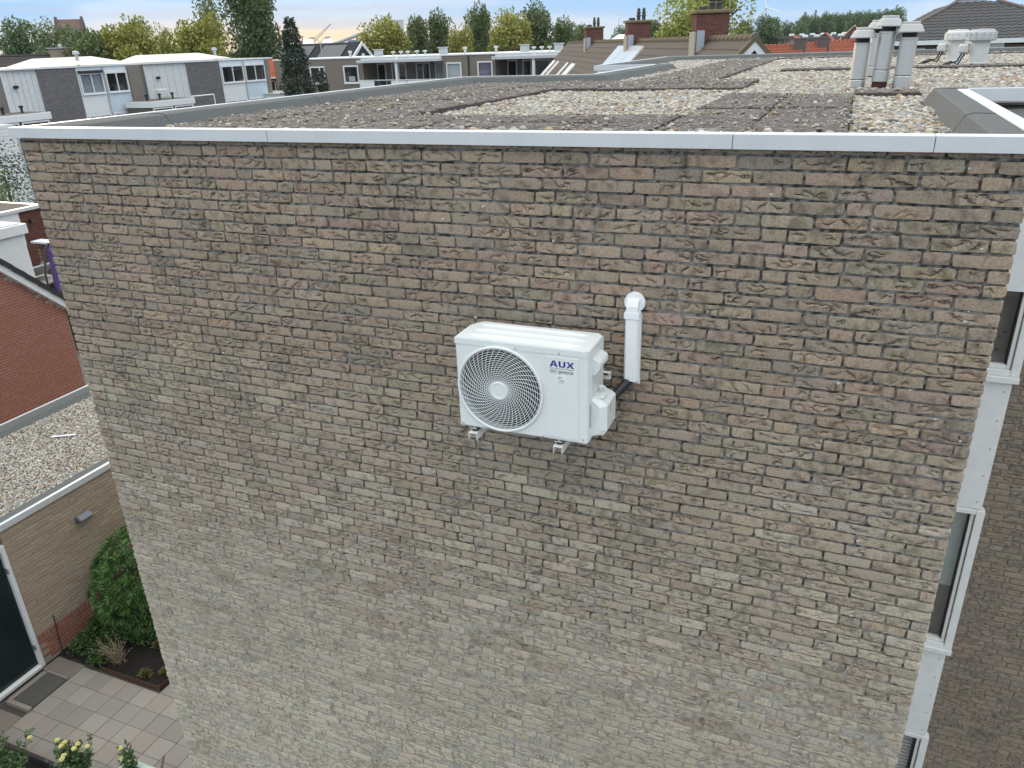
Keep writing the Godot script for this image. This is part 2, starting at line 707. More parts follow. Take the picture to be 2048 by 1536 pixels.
func build_own_building() -> void:
	grime.seed = 3
	grime.frequency = 1.0
	grime.fractal_octaves = 3
	grime2.seed = 9
	grime2.frequency = 1.0
	for k in 46:
		shapes["s%d" % k] = brick_shape(0.21, 0.0505, 100 + k, k % 10 < 7)
	for k in 16:
		shapes["h%d" % k] = brick_shape(0.10, 0.0505, 300 + k, k % 10 < 4)
	house = thing("apartment_building", "brown brick apartment block with gravel roof and white roof trim, carrying the fan unit", "building", Vector3(-2.1, 0, -5))
	# core of the block: solid mass behind bricks and joints
	var core := MB.new()
	var cm := Color(0.20, 0.18, 0.155)
	core.col = cm
	var outline := PackedVector2Array([Vector2(XL + 0.03, 0.03), Vector2(XR - 0.03, 0.03), Vector2(XR - 0.03, 3.3), Vector2(-1.4, 3.3), Vector2(-1.4, 7.4), Vector2(9.0, 7.4), Vector2(9.0, 15.9), Vector2(-4.12, 15.9), Vector2(-4.12, 10.25), Vector2(-3.1, 10.25), Vector2(-3.1, 6.55), Vector2(XL + 0.03, 6.55)])
	core.xf = Transform3D(Basis(Vector3(1, 0, 0), Vector3(0, 0, -1), Vector3(0, 1, 0)), Vector3.ZERO)
	core.prism(outline, 0.0, 7.93)
	part(house, "core", core, K.plain_brick)
	# the gable
	var wall := MB.new()
	var nxm := 330
	var y0 := 1.5
	var nym := 390
	var fr := FastNoiseLite.new()
	fr.seed = 21
	fr.frequency = 1.0
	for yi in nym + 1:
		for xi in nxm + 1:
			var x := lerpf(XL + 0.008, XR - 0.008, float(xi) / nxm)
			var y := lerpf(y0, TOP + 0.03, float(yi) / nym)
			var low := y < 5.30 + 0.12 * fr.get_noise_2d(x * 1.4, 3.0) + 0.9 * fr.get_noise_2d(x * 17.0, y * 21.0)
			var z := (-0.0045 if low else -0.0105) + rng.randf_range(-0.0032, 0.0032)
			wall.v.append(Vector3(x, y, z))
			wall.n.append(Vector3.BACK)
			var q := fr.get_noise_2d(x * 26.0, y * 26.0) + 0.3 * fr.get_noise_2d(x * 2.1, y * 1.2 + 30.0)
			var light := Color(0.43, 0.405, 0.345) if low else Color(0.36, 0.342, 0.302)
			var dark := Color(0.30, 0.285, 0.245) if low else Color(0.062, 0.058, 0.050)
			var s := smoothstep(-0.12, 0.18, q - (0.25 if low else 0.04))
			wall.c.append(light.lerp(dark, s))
	for yi in nym:
		for xi in nxm:
			var a := yi * (nxm + 1) + xi
			wall.i.append_array(PackedInt32Array([a, a + nxm + 2, a + 1, a, a + nxm + 1, a + nxm + 2]))
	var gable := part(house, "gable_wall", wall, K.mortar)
	gable.set_meta("label", "gable wall of rough folded bricks, paler joints in its lower part")
	bx(gable, "lower_wall", Vector3(XL + 0.01, 0, -0.02), Vector3(XR - 0.01, 1.52, -0.004), K.mortar)
	var rows := wild_bond(XL, XR, TOP + 0.036, 1.5, 0.0625)
	var order := []
	for k in rows.size():
		var b: Array = rows[k]
		var hidden: bool = b[0] > -1.7 and b[0] < -1.0 and b[1] < 6.95 and b[1] > 6.4
		var inside: bool = b[1] > 3.0 and b[0] < 0.66 + (b[1] - 8.0) * -0.0 and not hidden
		order.append([EYE.distance_squared_to(Vector3(b[0], b[1], 0)) / b[2] + (0.0 if inside else 1e6), k])
	order.sort()
	var single := {}
	for k in 300:
		single[order[k][1]] = true
	var rest := MB.new()
	for k in rows.size():
		var b: Array = rows[k]
		var key: String = ("h%d" % rng.randi_range(0, 15)) if b[3] else ("s%d" % rng.randi_range(0, 45))
		var sx: float = b[2] / (0.10 if b[3] else 0.21)
		var bas := Basis.IDENTITY.scaled(Vector3(sx * (1.0 if rng.randf() < 0.5 else -1.0), (1.0 if rng.randf() < 0.7 else -1.0) * rng.randf_range(0.95, 1.03), 1.0))
		bas = Basis(Vector3.BACK, rng.randf_range(-0.010, 0.010)) * bas
		var at := Transform3D(bas, Vector3(b[0], b[1] + rng.randf_range(-0.002, 0.002), rng.randf_range(-0.0035, 0.003)))
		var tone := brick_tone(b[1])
		if single.has(k):
			var one := MB.new()
			lay(one, shapes[key], Transform3D(at.basis, Vector3.ZERO), tone)
			for q in one.v.size():      # dirt by its place on the wall
				var p: Vector3 = one.v[q] + at.origin
				var g := grime.get_noise_3d(p.x * 22.0, p.y * 26.0, p.z * 22.0)
				var s := 1.0 - 0.42 * smoothstep(0.16, 0.34, g + (grime2.get_noise_2d(p.x * 2.6 + p.z, p.y * 0.9) * 0.28))
				one.c[q] = Color(tone.r * s, tone.g * s, tone.b * s)
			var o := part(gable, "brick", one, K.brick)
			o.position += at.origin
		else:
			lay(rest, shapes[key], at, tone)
	# return of the gable towards the set-back facade, and the set-back brick wall
	var ret := wild_bond(0.02, -SETBACK, TOP + 0.036, 1.5, 0.0625)
	for b in ret:
		var key: String = ("h%d" % rng.randi_range(0, 15)) if b[3] else ("s%d" % rng.randi_range(0, 45))
		var bas := Basis(Vector3(0, 0, -b[2] / (0.10 if b[3] else 0.21)), Vector3.UP, Vector3.RIGHT)
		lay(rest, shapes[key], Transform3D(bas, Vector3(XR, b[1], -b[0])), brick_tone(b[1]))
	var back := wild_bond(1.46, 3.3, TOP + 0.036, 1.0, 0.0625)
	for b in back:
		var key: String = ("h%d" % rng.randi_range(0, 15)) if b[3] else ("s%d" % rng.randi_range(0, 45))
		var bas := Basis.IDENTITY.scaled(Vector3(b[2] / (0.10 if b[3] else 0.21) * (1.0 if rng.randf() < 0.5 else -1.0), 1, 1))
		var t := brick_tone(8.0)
		lay(rest, shapes[key], Transform3D(bas, Vector3(b[0], b[1], SETBACK - 0.16)), Color(t.r * 0.88, t.g * 0.88, t.b * 0.88))  # tone darkened to paint in the shade of the recess
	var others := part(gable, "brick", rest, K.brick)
	others.set_meta("kind", "stuff")
	var back_wall := MB.new()
	back_wall.col = Color(0.29, 0.275, 0.24)
	back_wall.box(Vector3(1.3, 0, SETBACK - 0.3), Vector3(9.0, 8.0, SETBACK - 0.168))
	part(house, "set_back_wall", back_wall, K.mortar)
	# splashes of old white mortar on the gable
	var dots := MB.new()
	dots.col = Color(0.62, 0.61, 0.57)
	for k in 170:
		var p := Vector3(rng.randf_range(XL, XR), rng.randf_range(2.5, 7.95), 0.001)
		var s := rng.randf_range(0.003, 0.008)
		dots.xf = Transform3D(Basis.from_euler(Vector3(0, 0, rng.randf() * TAU)).scaled(Vector3(s * rng.randf_range(0.8, 2.2), s, s * 0.35)), p)
		dots.torus(Vector3.ZERO, 0.5, 0.5, 6, 4)
	var sp := part(gable, "mortar_splash", dots, K.far)
	sp.set_meta("kind", "stuff")
	build_trim()
	build_window_strip()

# white metal roof trim along every edge: pieces with open joints
func build_trim() -> void:
	var y0 := TOP
	var y1 := 8.072
	var zf := 0.032
	var ends := [XL - 0.045, -2.928, -0.457, 0.32, XR + 0.045]
	for k in ends.size() - 1:
		var m := MB.new()
		var a: float = ends[k] + (0.0015 if k else 0.0)
		var b: float = ends[k + 1] - 0.0015
		m.box(Vector3(a, y0, zf - 0.003), Vector3(b, y1, zf), 0.0008)
		m.box(Vector3(a, y1 - 0.004, -0.06), Vector3(b, y1 + 0.0005, zf - 0.0032))
		m.box(Vector3(a, y0, zf - 0.012), Vector3(b, y0 + 0.004, zf - 0.0032))
		part(house, "roof_trim", m, K.trim)
	bx(house, "trim_batten", Vector3(XL, TOP + 0.005, -0.05), Vector3(XR, 8.066, 0.02), K.room)
	# left, notch, back and right edges: [from, to] along the outline
	for e in [[Vector3(XL - 0.04, 0, -0.062), Vector3(XL - 0.04, 0, -6.6), Vector3.LEFT], [Vector3(XL - 0.04, 0, -6.64), Vector3(-3.09, 0, -6.64), Vector3.FORWARD], [Vector3(-3.13, 0, -6.68), Vector3(-3.13, 0, -10.1), Vector3.LEFT], [Vector3(-3.11, 0, -10.17), Vector3(-4.16, 0, -10.17), Vector3.BACK], [Vector3(-4.16, 0, -10.2), Vector3(-4.16, 0, -15.9), Vector3.LEFT], [Vector3(-4.16, 0, -15.94), Vector3(9, 0, -15.94), Vector3.FORWARD], [Vector3(XR + 0.042, 0, -0.062), Vector3(XR + 0.042, 0, -2.86), Vector3.RIGHT], [Vector3(XR + 0.05, 0, -2.9), Vector3(2.6, 0, -2.9), Vector3.BACK], [Vector3(2.604, 0, -2.9), Vector3(9, 0, -2.9), Vector3.BACK]]:
		var m := MB.new()
		var a: Vector3 = e[0]
		var b: Vector3 = e[1]
		var nn: Vector3 = e[2]
		var lo := a.min(b)
		var hi := a.max(b)
		m.box(Vector3(lo.x - (0.003 if nn.x else 0.0), TOP - 0.02, lo.z - (0.003 if nn.z else 0.0)), Vector3(hi.x + (0.003 if nn.x else 0.0), y1, hi.z + (0.003 if nn.z else 0.0)))
		var q := -nn * 0.07
		m.box((a + q).min(b) + Vector3(0, y1 - 0.004, 0) + (nn.abs() * 0.0032 if (nn.x + nn.z) < 0 else Vector3.ZERO), (a + q).max(b) + Vector3(0, y1 + 0.001, 0) - (nn.abs() * 0.0032 if (nn.x + nn.z) > 0 else Vector3.ZERO))
		part(house, "roof_trim", m, K.trim)
	# white boarded fascia under the trim of the set-back facade and of the roof notch
	bx(house, "fascia_panel", Vector3(XR + 0.012, 6.6, SETBACK - 0.05), Vector3(9.0, TOP - 0.024, SETBACK + 0.02), K.white)
	bx(house, "soffit", Vector3(XR + 0.012, TOP - 0.03, SETBACK + 0.022), Vector3(9.0, TOP - 0.021, -2.91), K.white)
	bx(house, "fascia_panel", Vector3(-4.1, 6.2, -10.24), Vector3(-3.12, TOP - 0.022, -10.18), K.white)
	bx(house, "fascia_panel", Vector3(-3.128, 6.2, -10.1), Vector3(-3.108, TOP - 0.022, -6.6), K.white)

# column of windows and white panels beside the gable
func build_window_strip() -> void:
	var z := SETBACK
	var x0 := 0.70
	var x1 := 1.495
	# [bottom, top] of each window opening; panels fill the gaps
	var sill := [5.90, 3.12, 0.34]
	var head := [7.45, 4.60, 1.95]
	var low := 0.0
	for k in 3:
		var a: float = sill[k]
		var b: float = head[k]
		var t: float = 6.6 if k == 0 else sill[k - 1]
		if k > 0:
			var pm := MB.new()
			pm.box(Vector3(x0, b + 0.052, z - 0.06), Vector3(x1 - 0.03, t - 0.056, z - 0.004), 0.002)
			var pn := part(house, "panel", pm, K.white)
			for q in 5:
				var sm := MB.new()
				sm.xf = Transform3D(Basis(Vector3.RIGHT, PI / 2), Vector3(x1 - 0.075, lerpf(b + 0.12, t - 0.14, q / 4.0), z - 0.004))
				sm.lathe([Vector2(0.009, 0), Vector2(0.009, 0.002), Vector2(0.005, 0.0035), Vector2(0, 0.0035)], Vector3.ZERO, 8)
				part(pn, "screw", sm, K.steel)
		var w := Node3D.new()
		w.name = "window"
		house.add_child(w, true)
		w.position = -house.position
		var fm := MB.new()
		var fw := 0.065
		fm.box(Vector3(x1 - fw, a, z - 0.07), Vector3(x1, b + 0.045, z + 0.012), 0.004)
		fm.box(Vector3(x0, b, z - 0.07), Vector3(x1 - fw - 0.001, b + 0.045, z + 0.010), 0.003)
		fm.box(Vector3(x0, a, z - 0.07), Vector3(x1 - fw - 0.001, a + 0.05, z + 0.010), 0.003)
		part(w, "frame", fm, K.white)
		var sm := MB.new()
		sm.box(Vector3(x1 - fw - 0.034, a + 0.052, z - 0.075), Vector3(x1 - fw - 0.006, b - 0.002, z - 0.012), 0.003)
		sm.box(Vector3(x0, a + 0.052, z - 0.075), Vector3(x1 - fw - 0.035, a + 0.085, z - 0.012), 0.003)
		part(w, "sash", sm, K.white)
		bx(w, "seal", Vector3(x1 - fw - 0.046, a + 0.086, z - 0.07), Vector3(x1 - fw - 0.0345, b - 0.003, z - 0.03), K.rubber)
		bx(w, "sill", Vector3(x0, a - 0.054, z - 0.06), Vector3(x1 + 0.004, a - 0.002, z + 0.035), K.white, 0.004)
		bx(w, "pane", Vector3(x0, a + 0.087, z - 0.055), Vector3(x1 - fw - 0.047, b - 0.003, z - 0.050), K.glass)
		# the room behind
		var rm := MB.new()
		rm.quad(Vector3(x0 - 2, a - 0.6, z - 3.9), Vector3(x1 - 0.03, a - 0.6, z - 3.9), Vector3(x1 - 0.03, b + 0.2, z - 3.9), Vector3(x0 - 2, b + 0.2, z - 3.9))
		rm.box(Vector3(x0 - 2.1, a - 0.6, z - 3.9), Vector3(x0 - 2.0, b + 0.2, z - 0.09))
		rm.box(Vector3(x0 - 2.1, a - 0.7, z - 0.30), Vector3(x0 - 0.05, b + 0.3, z - 0.26))
		rm.box(Vector3(x0 - 2, a - 0.75, z - 3.9), Vector3(x1 - 0.03, a - 0.6, z - 0.09))
		rm.box(Vector3(x0 - 2, b + 0.2, z - 3.9), Vector3(x1 - 0.03, b + 0.3, z - 0.09))
		rm.box(Vector3(x1 - 0.04, a - 0.6, z - 3.9), Vector3(x1 - 0.03, b + 0.2, z - 0.09))
		part(w, "room", rm, K.room)
		bx(w, "window_board", Vector3(x0, a + 0.0, z - 0.42), Vector3(x1 - 0.05, a + 0.03, z - 0.08), K.room if k == 1 else K.white, 0.004)
		if k == 0:
			bx(w, "roller_blind", Vector3(x0, a + 0.62, z - 0.14), Vector3(x1 - 0.10, b, z - 0.135), mat([0.30, 0.30, 0.28], 0.9))
		elif k == 1:
			bx(w, "roller_blind", Vector3(x0, a + 0.66, z - 0.12), Vector3(x1 - 0.10, b, z - 0.115), K.blind)
			bx(w, "blind_bar", Vector3(x0, a + 0.625, z - 0.125), Vector3(x1 - 0.10, a + 0.659, z - 0.11), K.blind, 0.004)
		else:
			for q in 34:
				var sl := MB.new()
				sl.xf = Transform3D(Basis(Vector3.RIGHT, 0.7), Vector3(0, b - 0.05 - q * 0.045, z - 0.11))
				sl.box(Vector3(x0, -0.0006, -0.013), Vector3(x1 - 0.115, 0.0006, 0.013))
				part(w, "blind_slat", sl, K.white)
	# brick reveal beside the strip stands back; the dark gap is real
	# things on the window boards
	var can := MB.new()
	can.lathe([Vector2(0, 0), Vector2(0.042, 0), Vector2(0.045, 0.02), Vector2(0.045, 0.10), Vector2(0.036, 0.125), Vector2(0, 0.128)], Vector3(1.16, sill[1] + 0.03, z - 0.24), 18)
	var c := part(self, "jar", can, mat([0.42, 0.44, 0.38], 0.5))
	tag(c, "pale rounded jar standing on the sill behind the dark window", "jar")
	var pot := thing("potted_plant", "dark leafy plant in white patterned pot behind upper window", "plant", Vector3(1.26, sill[0] + 0.03, z - 0.27))
	var pm2 := MB.new()
	pm2.lathe([Vector2(0, 0), Vector2(0.055, 0), Vector2(0.075, 0.13), Vector2(0.068, 0.13), Vector2(0.06, 0.1), Vector2(0, 0.1)], pot.position, 18)
	part(pot, "pot", pm2, K.white)
	var lm := MB.new()
	for k in 160:
		var d := Vector3(rng.randfn(), rng.randfn() * 0.9 + 0.4, rng.randfn()).normalized()
		leaf(lm, pot.position + Vector3(0, 0.2, 0) + d * rng.randf_range(0.03, 0.17), d, 0.05, 0.02, Color(0.03, 0.05, 0.02))
	part(pot, "foliage", lm, K.leaf)
	var bm := MB.new()
	bm.xf = Transform3D(Basis(Vector3.UP, 0.3), Vector3(1.0, sill[0] + 0.031, z - 0.2))
	bm.box(Vector3(-0.16, 0, -0.035), Vector3(0.13, 0.02, 0.02), 0.004)
	bm.tube([Vector3(-0.15, 0.03, -0.03), Vector3(-0.05, 0.055, 0), Vector3(0.05, 0.05, 0.02), Vector3(0.1, 0.02, 0.03)], 0.006, 6)
	tag(part(self, "cable_adapter", bm, K.white), "white adapter and loop of cable on upper window sill", "adapter")

# one leaf: two triangles folded a little along the rib
func leaf(mb: MB, at: Vector3, dir: Vector3, length: float, width: float, tone: Color) -> void:
	mb.col = tone
	var side := dir.cross(Vector3(rng.randf_range(-1, 1), rng.randf_range(-1, 1), rng.randf_range(-1, 1))).normalized()
	var up := side.cross(dir).normalized()
	var tip := at + dir * length
	var mid := at + dir * length * 0.5 - up * width * 0.18
	mb.tri(at, mid + side * width * 0.5, tip)
	mb.tri(at, tip, mid - side * width * 0.5)

# ---------------------------------------------------------------- flat roof with kerbs, pavers and gravel
const DECK := 7.945
var kerb_polys := []

func sweep_kerb(called: String, path: Array, inner: float, parent: Node3D) -> void:   # path: outer line; the deck lies to the right of travel (inner > 0)
	var prof := [Vector2(0.0, 8.066), Vector2(inner * 0.55, 8.070), Vector2(inner * 0.68, 8.060), Vector2(inner, DECK - 0.02)]
	var total := 0.0
	for k in path.size() - 1:
		var a: Vector2 = path[k]
		var b: Vector2 = path[k + 1]
		var d := (b - a).normalized()
		var nrm := Vector2(-d.y, d.x)      # to the right in x, z
		var da := Vector2.ZERO
		var db := Vector2.ZERO
		if k > 0:
			da = ((a - path[k - 1]) as Vector2).normalized()
		if k + 2 < path.size():
			db = ((path[k + 2] - b) as Vector2).normalized()
		var len := a.distance_to(b)
		var pieces := maxi(1, int(round(len / 1.0)))
		for q in pieces:
			var m := MB.new()
			for s in prof.size() - 1:
				var p: Vector2 = prof[s]
				var r: Vector2 = prof[s + 1]
				var pts := []
				for e in [[q, p], [q + 1, p], [q + 1, r], [q, r]]:
					var t := float(e[0]) / pieces
					var off: float = e[1].x
					var base := a.lerp(b, t) + nrm * off
					if e[0] == 0 and k > 0:
						base += d * off * (da.cross(d)) * 1.0
					if e[0] == pieces and k + 2 < path.size():
						base -= d * off * (d.cross(db)) * 1.0
					if e[0] == q and q > 0:
						base += d * 0.0025
					pts.append(Vector3(base.x, e[1].y + (0.0025 if q % 2 else 0.0), base.y))
				m.quad(pts[0], pts[1], pts[2], pts[3])
			part(parent, called, m, K.bitumen)

func pebble_mesh() -> ArrayMesh:
	var mb := MB.new()
	var fn := FastNoiseLite.new()
	fn.seed = 4
	fn.frequency = 0.9
	var rows := 5
	var cols := 8
	for a in rows + 1:
		for b in cols:
			var th := PI * a / rows
			var ph := TAU * b / cols + (0.3 if a % 2 else 0.0)
			var d := Vector3(sin(th) * cos(ph), cos(th), sin(th) * sin(ph))
			mb.vert(d * (1.0 + 0.28 * fn.get_noise_3dv(d * 1.3)), d)
	for a in rows:
		for b in cols:
			var p := a * cols + b
			var q := a * cols + (b + 1) % cols
			mb.i.append_array(PackedInt32Array([p, p + cols, q + cols, p, q + cols, q]))
	return mb.mesh()

func pebble_tone() -> Color:
	var q := rng.randf()
	var c := Color(0.42, 0.385, 0.32)
	if q < 0.16:
		c = Color(0.58, 0.545, 0.475)
	elif q < 0.30:
		c = Color(0.24, 0.225, 0.205)
	elif q < 0.42:
		c = Color(0.42, 0.315, 0.19)
	elif q < 0.50:
		c = Color(0.27, 0.175, 0.115)
	elif q < 0.62:
		c = Color(0.33, 0.32, 0.30)
	var k := rng.randf_range(0.78, 1.12)
	return Color(c.r * k, c.g * k, c.b * k)

func gravel_part(parent: Node3D, called: String, spots: Array) -> void:   # spots: [Transform3D, Color]
	var mm := MultiMesh.new()
	mm.transform_format = MultiMesh.TRANSFORM_3D
	mm.use_colors = true
	mm.mesh = pebble_mesh()
	mm.instance_count = spots.size()
	for k in spots.size():
		mm.set_instance_transform(k, spots[k][0])
		mm.set_instance_color(k, spots[k][1])
	var o := MultiMeshInstance3D.new()
	o.name = called
	o.multimesh = mm
	o.material_override = K.pebble
	o.position = -origin_of(parent)
	o.set_meta("kind", "stuff")
	parent.add_child(o, true)

func pebble_at(p: Vector3, s: float) -> Array:
	var b := Basis.from_euler(Vector3(rng.randf_range(-0.5, 0.5), rng.randf() * TAU, rng.randf_range(-0.5, 0.5)))
	return [Transform3D(b * Basis.from_scale(Vector3(s * rng.randf_range(0.9, 1.5), s * rng.randf_range(0.45, 0.8), s * rng.randf_range(0.75, 1.1))), p), pebble_tone()]

func on_roof(x: float, z: float) -> bool:
	if z > -0.30 or z < -15.6 or x > 6.5:
		return false
	if (z > -2.92 and x > 0.50) or (x > 0.44 and z > -3.22 and z < -2.6):
		return false
	if x < -4.52 or (z < -6.25 and x < -2.80 and z > -10.6) or (z < -10.4 and x < -3.75):
		return false
	return z > -6.25 or x > -3.75

func build_roof() -> void:
	var deck := MB.new()
	deck.xf = Transform3D(Basis(Vector3(1, 0, 0), Vector3(0, 0, -1), Vector3(0, 1, 0)), Vector3.ZERO)
	deck.prism(PackedVector2Array([Vector2(XL + 0.05, 0.06), Vector2(XR - 0.05, 0.06), Vector2(XR - 0.05, 3.0), Vector2(9.0, 3.0), Vector2(9.0, 15.85), Vector2(-4.1, 15.85), Vector2(-4.1, 10.3), Vector2(-3.08, 10.3), Vector2(-3.08, 6.52), Vector2(XL + 0.05, 6.52)]), 7.931, DECK)
	var roof := part(house, "roof_deck", deck, K.gravel_base)
	roof.set_meta("label", "flat gravel roof with rows of worn concrete pavers")
	# kerbs, travelling so that the deck lies to the right
	sweep_kerb("kerb", [Vector2(XL, -0.06), Vector2(XL, -6.62), Vector2(-3.11, -6.62), Vector2(-3.11, -10.19), Vector2(-4.14, -10.19), Vector2(-4.14, -15.92), Vector2(8.5, -15.92)], 0.36, roof)
	sweep_kerb("kerb", [Vector2(8.5, -2.92), Vector2(XR + 0.01, -2.92), Vector2(XR + 0.01, -0.06)], 0.24, roof)
	# pavers on a half-metre grid
	var cells := []
	for cz in 30:
		for cx in 16:
			var x := -4.2 + cx * 0.5 - 0.3
			var z := -0.69 - cz * 0.5
			var mx := x + 0.25
			var mz := z - 0.25
			var yes := false
			if mx < -2.75:
				yes = mz > -6.2
			elif mx < -1.0:
				yes = mz > -1.7 or (mz < -4.7 and mz > -6.2) or (mz < -6.2 and mx > -2.5 and mx < -1.4 and mz > -15)
			elif mx < 0.0:
				yes = mz > -3.7 or (mz < -8.6 and mz > -9.2)
			else:
				yes = (mz < -8.6 and mz > -9.2 and mx < 3.2) or (mz < -3.6 and mz > -4.25 and mx < 0.5)
			if mz < -14.6 and mx > -1.4 and mx < 3.5:
				yes = mz > -15.1
			if yes and on_roof(mx - 0.22, mz) and on_roof(mx + 0.22, mz):
				cells.append(Vector2(x, z))
	var pv := []
	var fn := FastNoiseLite.new()
	fn.frequency = 1.0
	fn.seed = 33
	for k in 5:                     # five worn slabs: a coarse grid whose top is pitted
		var m := MB.new()
		var r := 14
		var tone := [Color(0.135, 0.112, 0.094), Color(0.118, 0.10, 0.087), Color(0.15, 0.125, 0.105), Color(0.13, 0.105, 0.094), Color(0.11, 0.095, 0.082)][k] as Color
		for a in r + 1:
			for b in r + 1:
				var e: bool = a == 0 or b == 0 or a == r or b == r
				var q := fn.get_noise_2d(a * 0.9 + k * 50.0, b * 0.9)
				var y := 0.0 if not e else -0.008
				y += -0.006 * smoothstep(0.0, 0.5, q) + rng.randf_range(-0.0025, 0.0025)
				m.col = tone.lerp(Color(0.27, 0.25, 0.22), smoothstep(0.05, 0.4, -q) * 0.8)
				m.vert(Vector3(-0.243 + 0.486 * a / r, y, -0.243 + 0.486 * b / r), Vector3.UP)
		for a in r:
			for b in r:
				var p := a * (r + 1) + b
				m.i.append_array(PackedInt32Array([p, p + r + 1, p + r + 2, p, p + r + 2, p + 1]))
		m.col = tone
		for s in 4:
			var an := Basis(Vector3.UP, PI / 2 * s)
			m.quad(an * Vector3(-0.243, -0.055, 0.243), an * Vector3(0.243, -0.055, 0.243), an * Vector3(0.243, -0.007, 0.243), an * Vector3(-0.243, -0.007, 0.243))
		pv.append(m.mesh())
	var spots := []
	for c in cells:
		var o := MeshInstance3D.new()
		o.name = "paver"
		o.mesh = pv[rng.randi_range(0, 4)]
		o.material_override = K.paver
		var top := 8.008 + rng.randf_range(-0.006, 0.006)
		o.transform = Transform3D(Basis(Vector3.UP, rng.randi_range(0, 3) * PI / 2 + rng.randf_range(-0.012, 0.012)) * Basis(Vector3.RIGHT, rng.randf_range(-0.008, 0.008)), Vector3(c.x + 0.25, top, c.y - 0.25) - origin_of(roof))
		roof.add_child(o, true)
		# loose stones and grit lying on the slab
		var mess := fn.get_noise_2d(c.x * 0.7, c.y * 0.7)
		for k in 170:              # exposed aggregate
			var s := rng.randf_range(0.003, 0.0065)
			var one := pebble_at(Vector3(c.x + 0.01 + rng.randf() * 0.48, top - 0.002, c.y - 0.01 - rng.randf() * 0.48), s)
			if rng.randf() < 0.6:
				var q := rng.randf_range(0.6, 1.5)
				one[1] = Color(0.175 * q, 0.138 * q, 0.108 * q)
			spots.append(one)
		for k in int(34 + 60 * maxf(0.0, mess)):
			var s := rng.randf_range(0.004, 0.010) if rng.randf() < 0.9 else rng.randf_range(0.012, 0.020)
			spots.append(pebble_at(Vector3(c.x + rng.randf() * 0.5, top + s * 0.3, c.y - rng.randf() * 0.5), s))
	var grid := {}
	for c in cells:
		grid[Vector2i(int(round(c.x * 2 + 0.001)), int(round((c.y - 0.31) * 2)))] = true
	# gravel: a bed of pebbles wherever no slab lies
	var covered := func(x: float, z: float) -> bool:
		for c in cells:
			if x > c.x - 0.006 and x < c.x + 0.506 and z < c.y + 0.006 and z > c.y - 0.506:
				return true
		return false
	var near := 0
	var z := -0.34
	while z > -15.6:
		var st := clampf(0.026 + (-z) * 0.0022, 0.027, 0.055)
		var x := -4.6
		while x < 5.5:
			var px := x + rng.randf_range(-0.5, 0.5) * st
			var pz := z + rng.randf_range(-0.5, 0.5) * st
			x += st
			if not on_roof(px, pz):
				continue
			if px > 2.6 + (-pz) * 0.2 or covered.call(px, pz):
				continue
			var s := st * rng.randf_range(0.42, 0.72)
			var heap := 0.018 + 0.014 * fn.get_noise_2d(px * 1.5, pz * 1.5)
			if px < -4.15:
				heap += 0.012
			spots.append(pebble_at(Vector3(px, DECK + heap + rng.randf_range(-0.004, 0.010), pz), s))
		z -= st * 0.9
	for k in 260:                  # a few big ones in the gap between trim and slabs
		var q := pow(rng.randf(), 0.7)
		var px := lerpf(-4.3, 0.45, q)
		spots.append(pebble_at(Vector3(px, 8.005 + rng.randf_range(-0.02, 0.018), rng.randf_range(-0.66, -0.40)), rng.randf_range(0.014, 0.028)))
	gravel_part(roof, "gravel", spots)

# ---------------------------------------------------------------- chimneys and fans on the roof
func vent_pipe(label: String, x: float, z: float, r: float, h: float, rust: float, lean: float) -> void:
	var t := thing("vent_pipe", label, "vent pipe", Vector3(x, DECK, z), "metal vent pipes on the gravel roof")
	var tilt := Transform3D(Basis(Vector3.BACK, lean), Vector3(x, DECK, z))
	var a := MB.new()
	a.xf = tilt
	var b0 := 0.0
	if rust > 0.0:
		var u := MB.new()
		u.xf = tilt
		u.lathe([Vector2(r * 0.93, -0.02), Vector2(r * 0.93, rust)], Vector3.ZERO, 24)
		part(t, "base", u, K.rust)
		b0 = rust - 0.004
	a.lathe([Vector2(r * 1.06, b0), Vector2(r * 1.06, b0 + 0.092), Vector2(r * 1.02, b0 + 0.096)], Vector3.ZERO, 28)
	part(t, "collar", a, K.pipe_alu)
	var g := MB.new()
	g.xf = tilt
	g.lathe([Vector2(r * 0.97, b0 + 0.094), Vector2(r * 0.97, b0 + 0.106)], Vector3.ZERO, 24)
	part(t, "seal", g, K.rubber)
	var p := MB.new()
	p.xf = tilt
	p.lathe([Vector2(r * 1.01, b0 + 0.104), Vector2(r * 1.01, h - 0.058), Vector2(r * 1.05, h - 0.052), Vector2(r * 1.05, h - 0.040), Vector2(r * 0.9, h - 0.036)], Vector3.ZERO, 28)
	part(t, "pipe", p, K.pipe_alu)
	var nk := MB.new()
	nk.xf = tilt
	nk.lathe([Vector2(r * 0.86, h - 0.038), Vector2(r * 0.86, h + 0.03)], Vector3.ZERO, 24)
	for k in 3:
		nk.torus(Vector3(0, 0, 0), 0.001, 0.0005, 4, 3)
	part(t, "neck", nk, K.rubber)
	var c := MB.new()
	c.xf = tilt
	c.lathe([Vector2(0, h + 0.012), Vector2(r * 1.52, h + 0.004), Vector2(r * 1.60, h + 0.002), Vector2(r * 1.62, h + 0.010), Vector2(r * 1.25, h + 0.062), Vector2(r * 1.02, h + 0.070), Vector2(r * 1.02, h + 0.086), Vector2(r * 0.96, h + 0.092), Vector2(0, h + 0.094)], Vector3.ZERO, 32)
	part(t, "rain_cap", c, K.cap_alu)

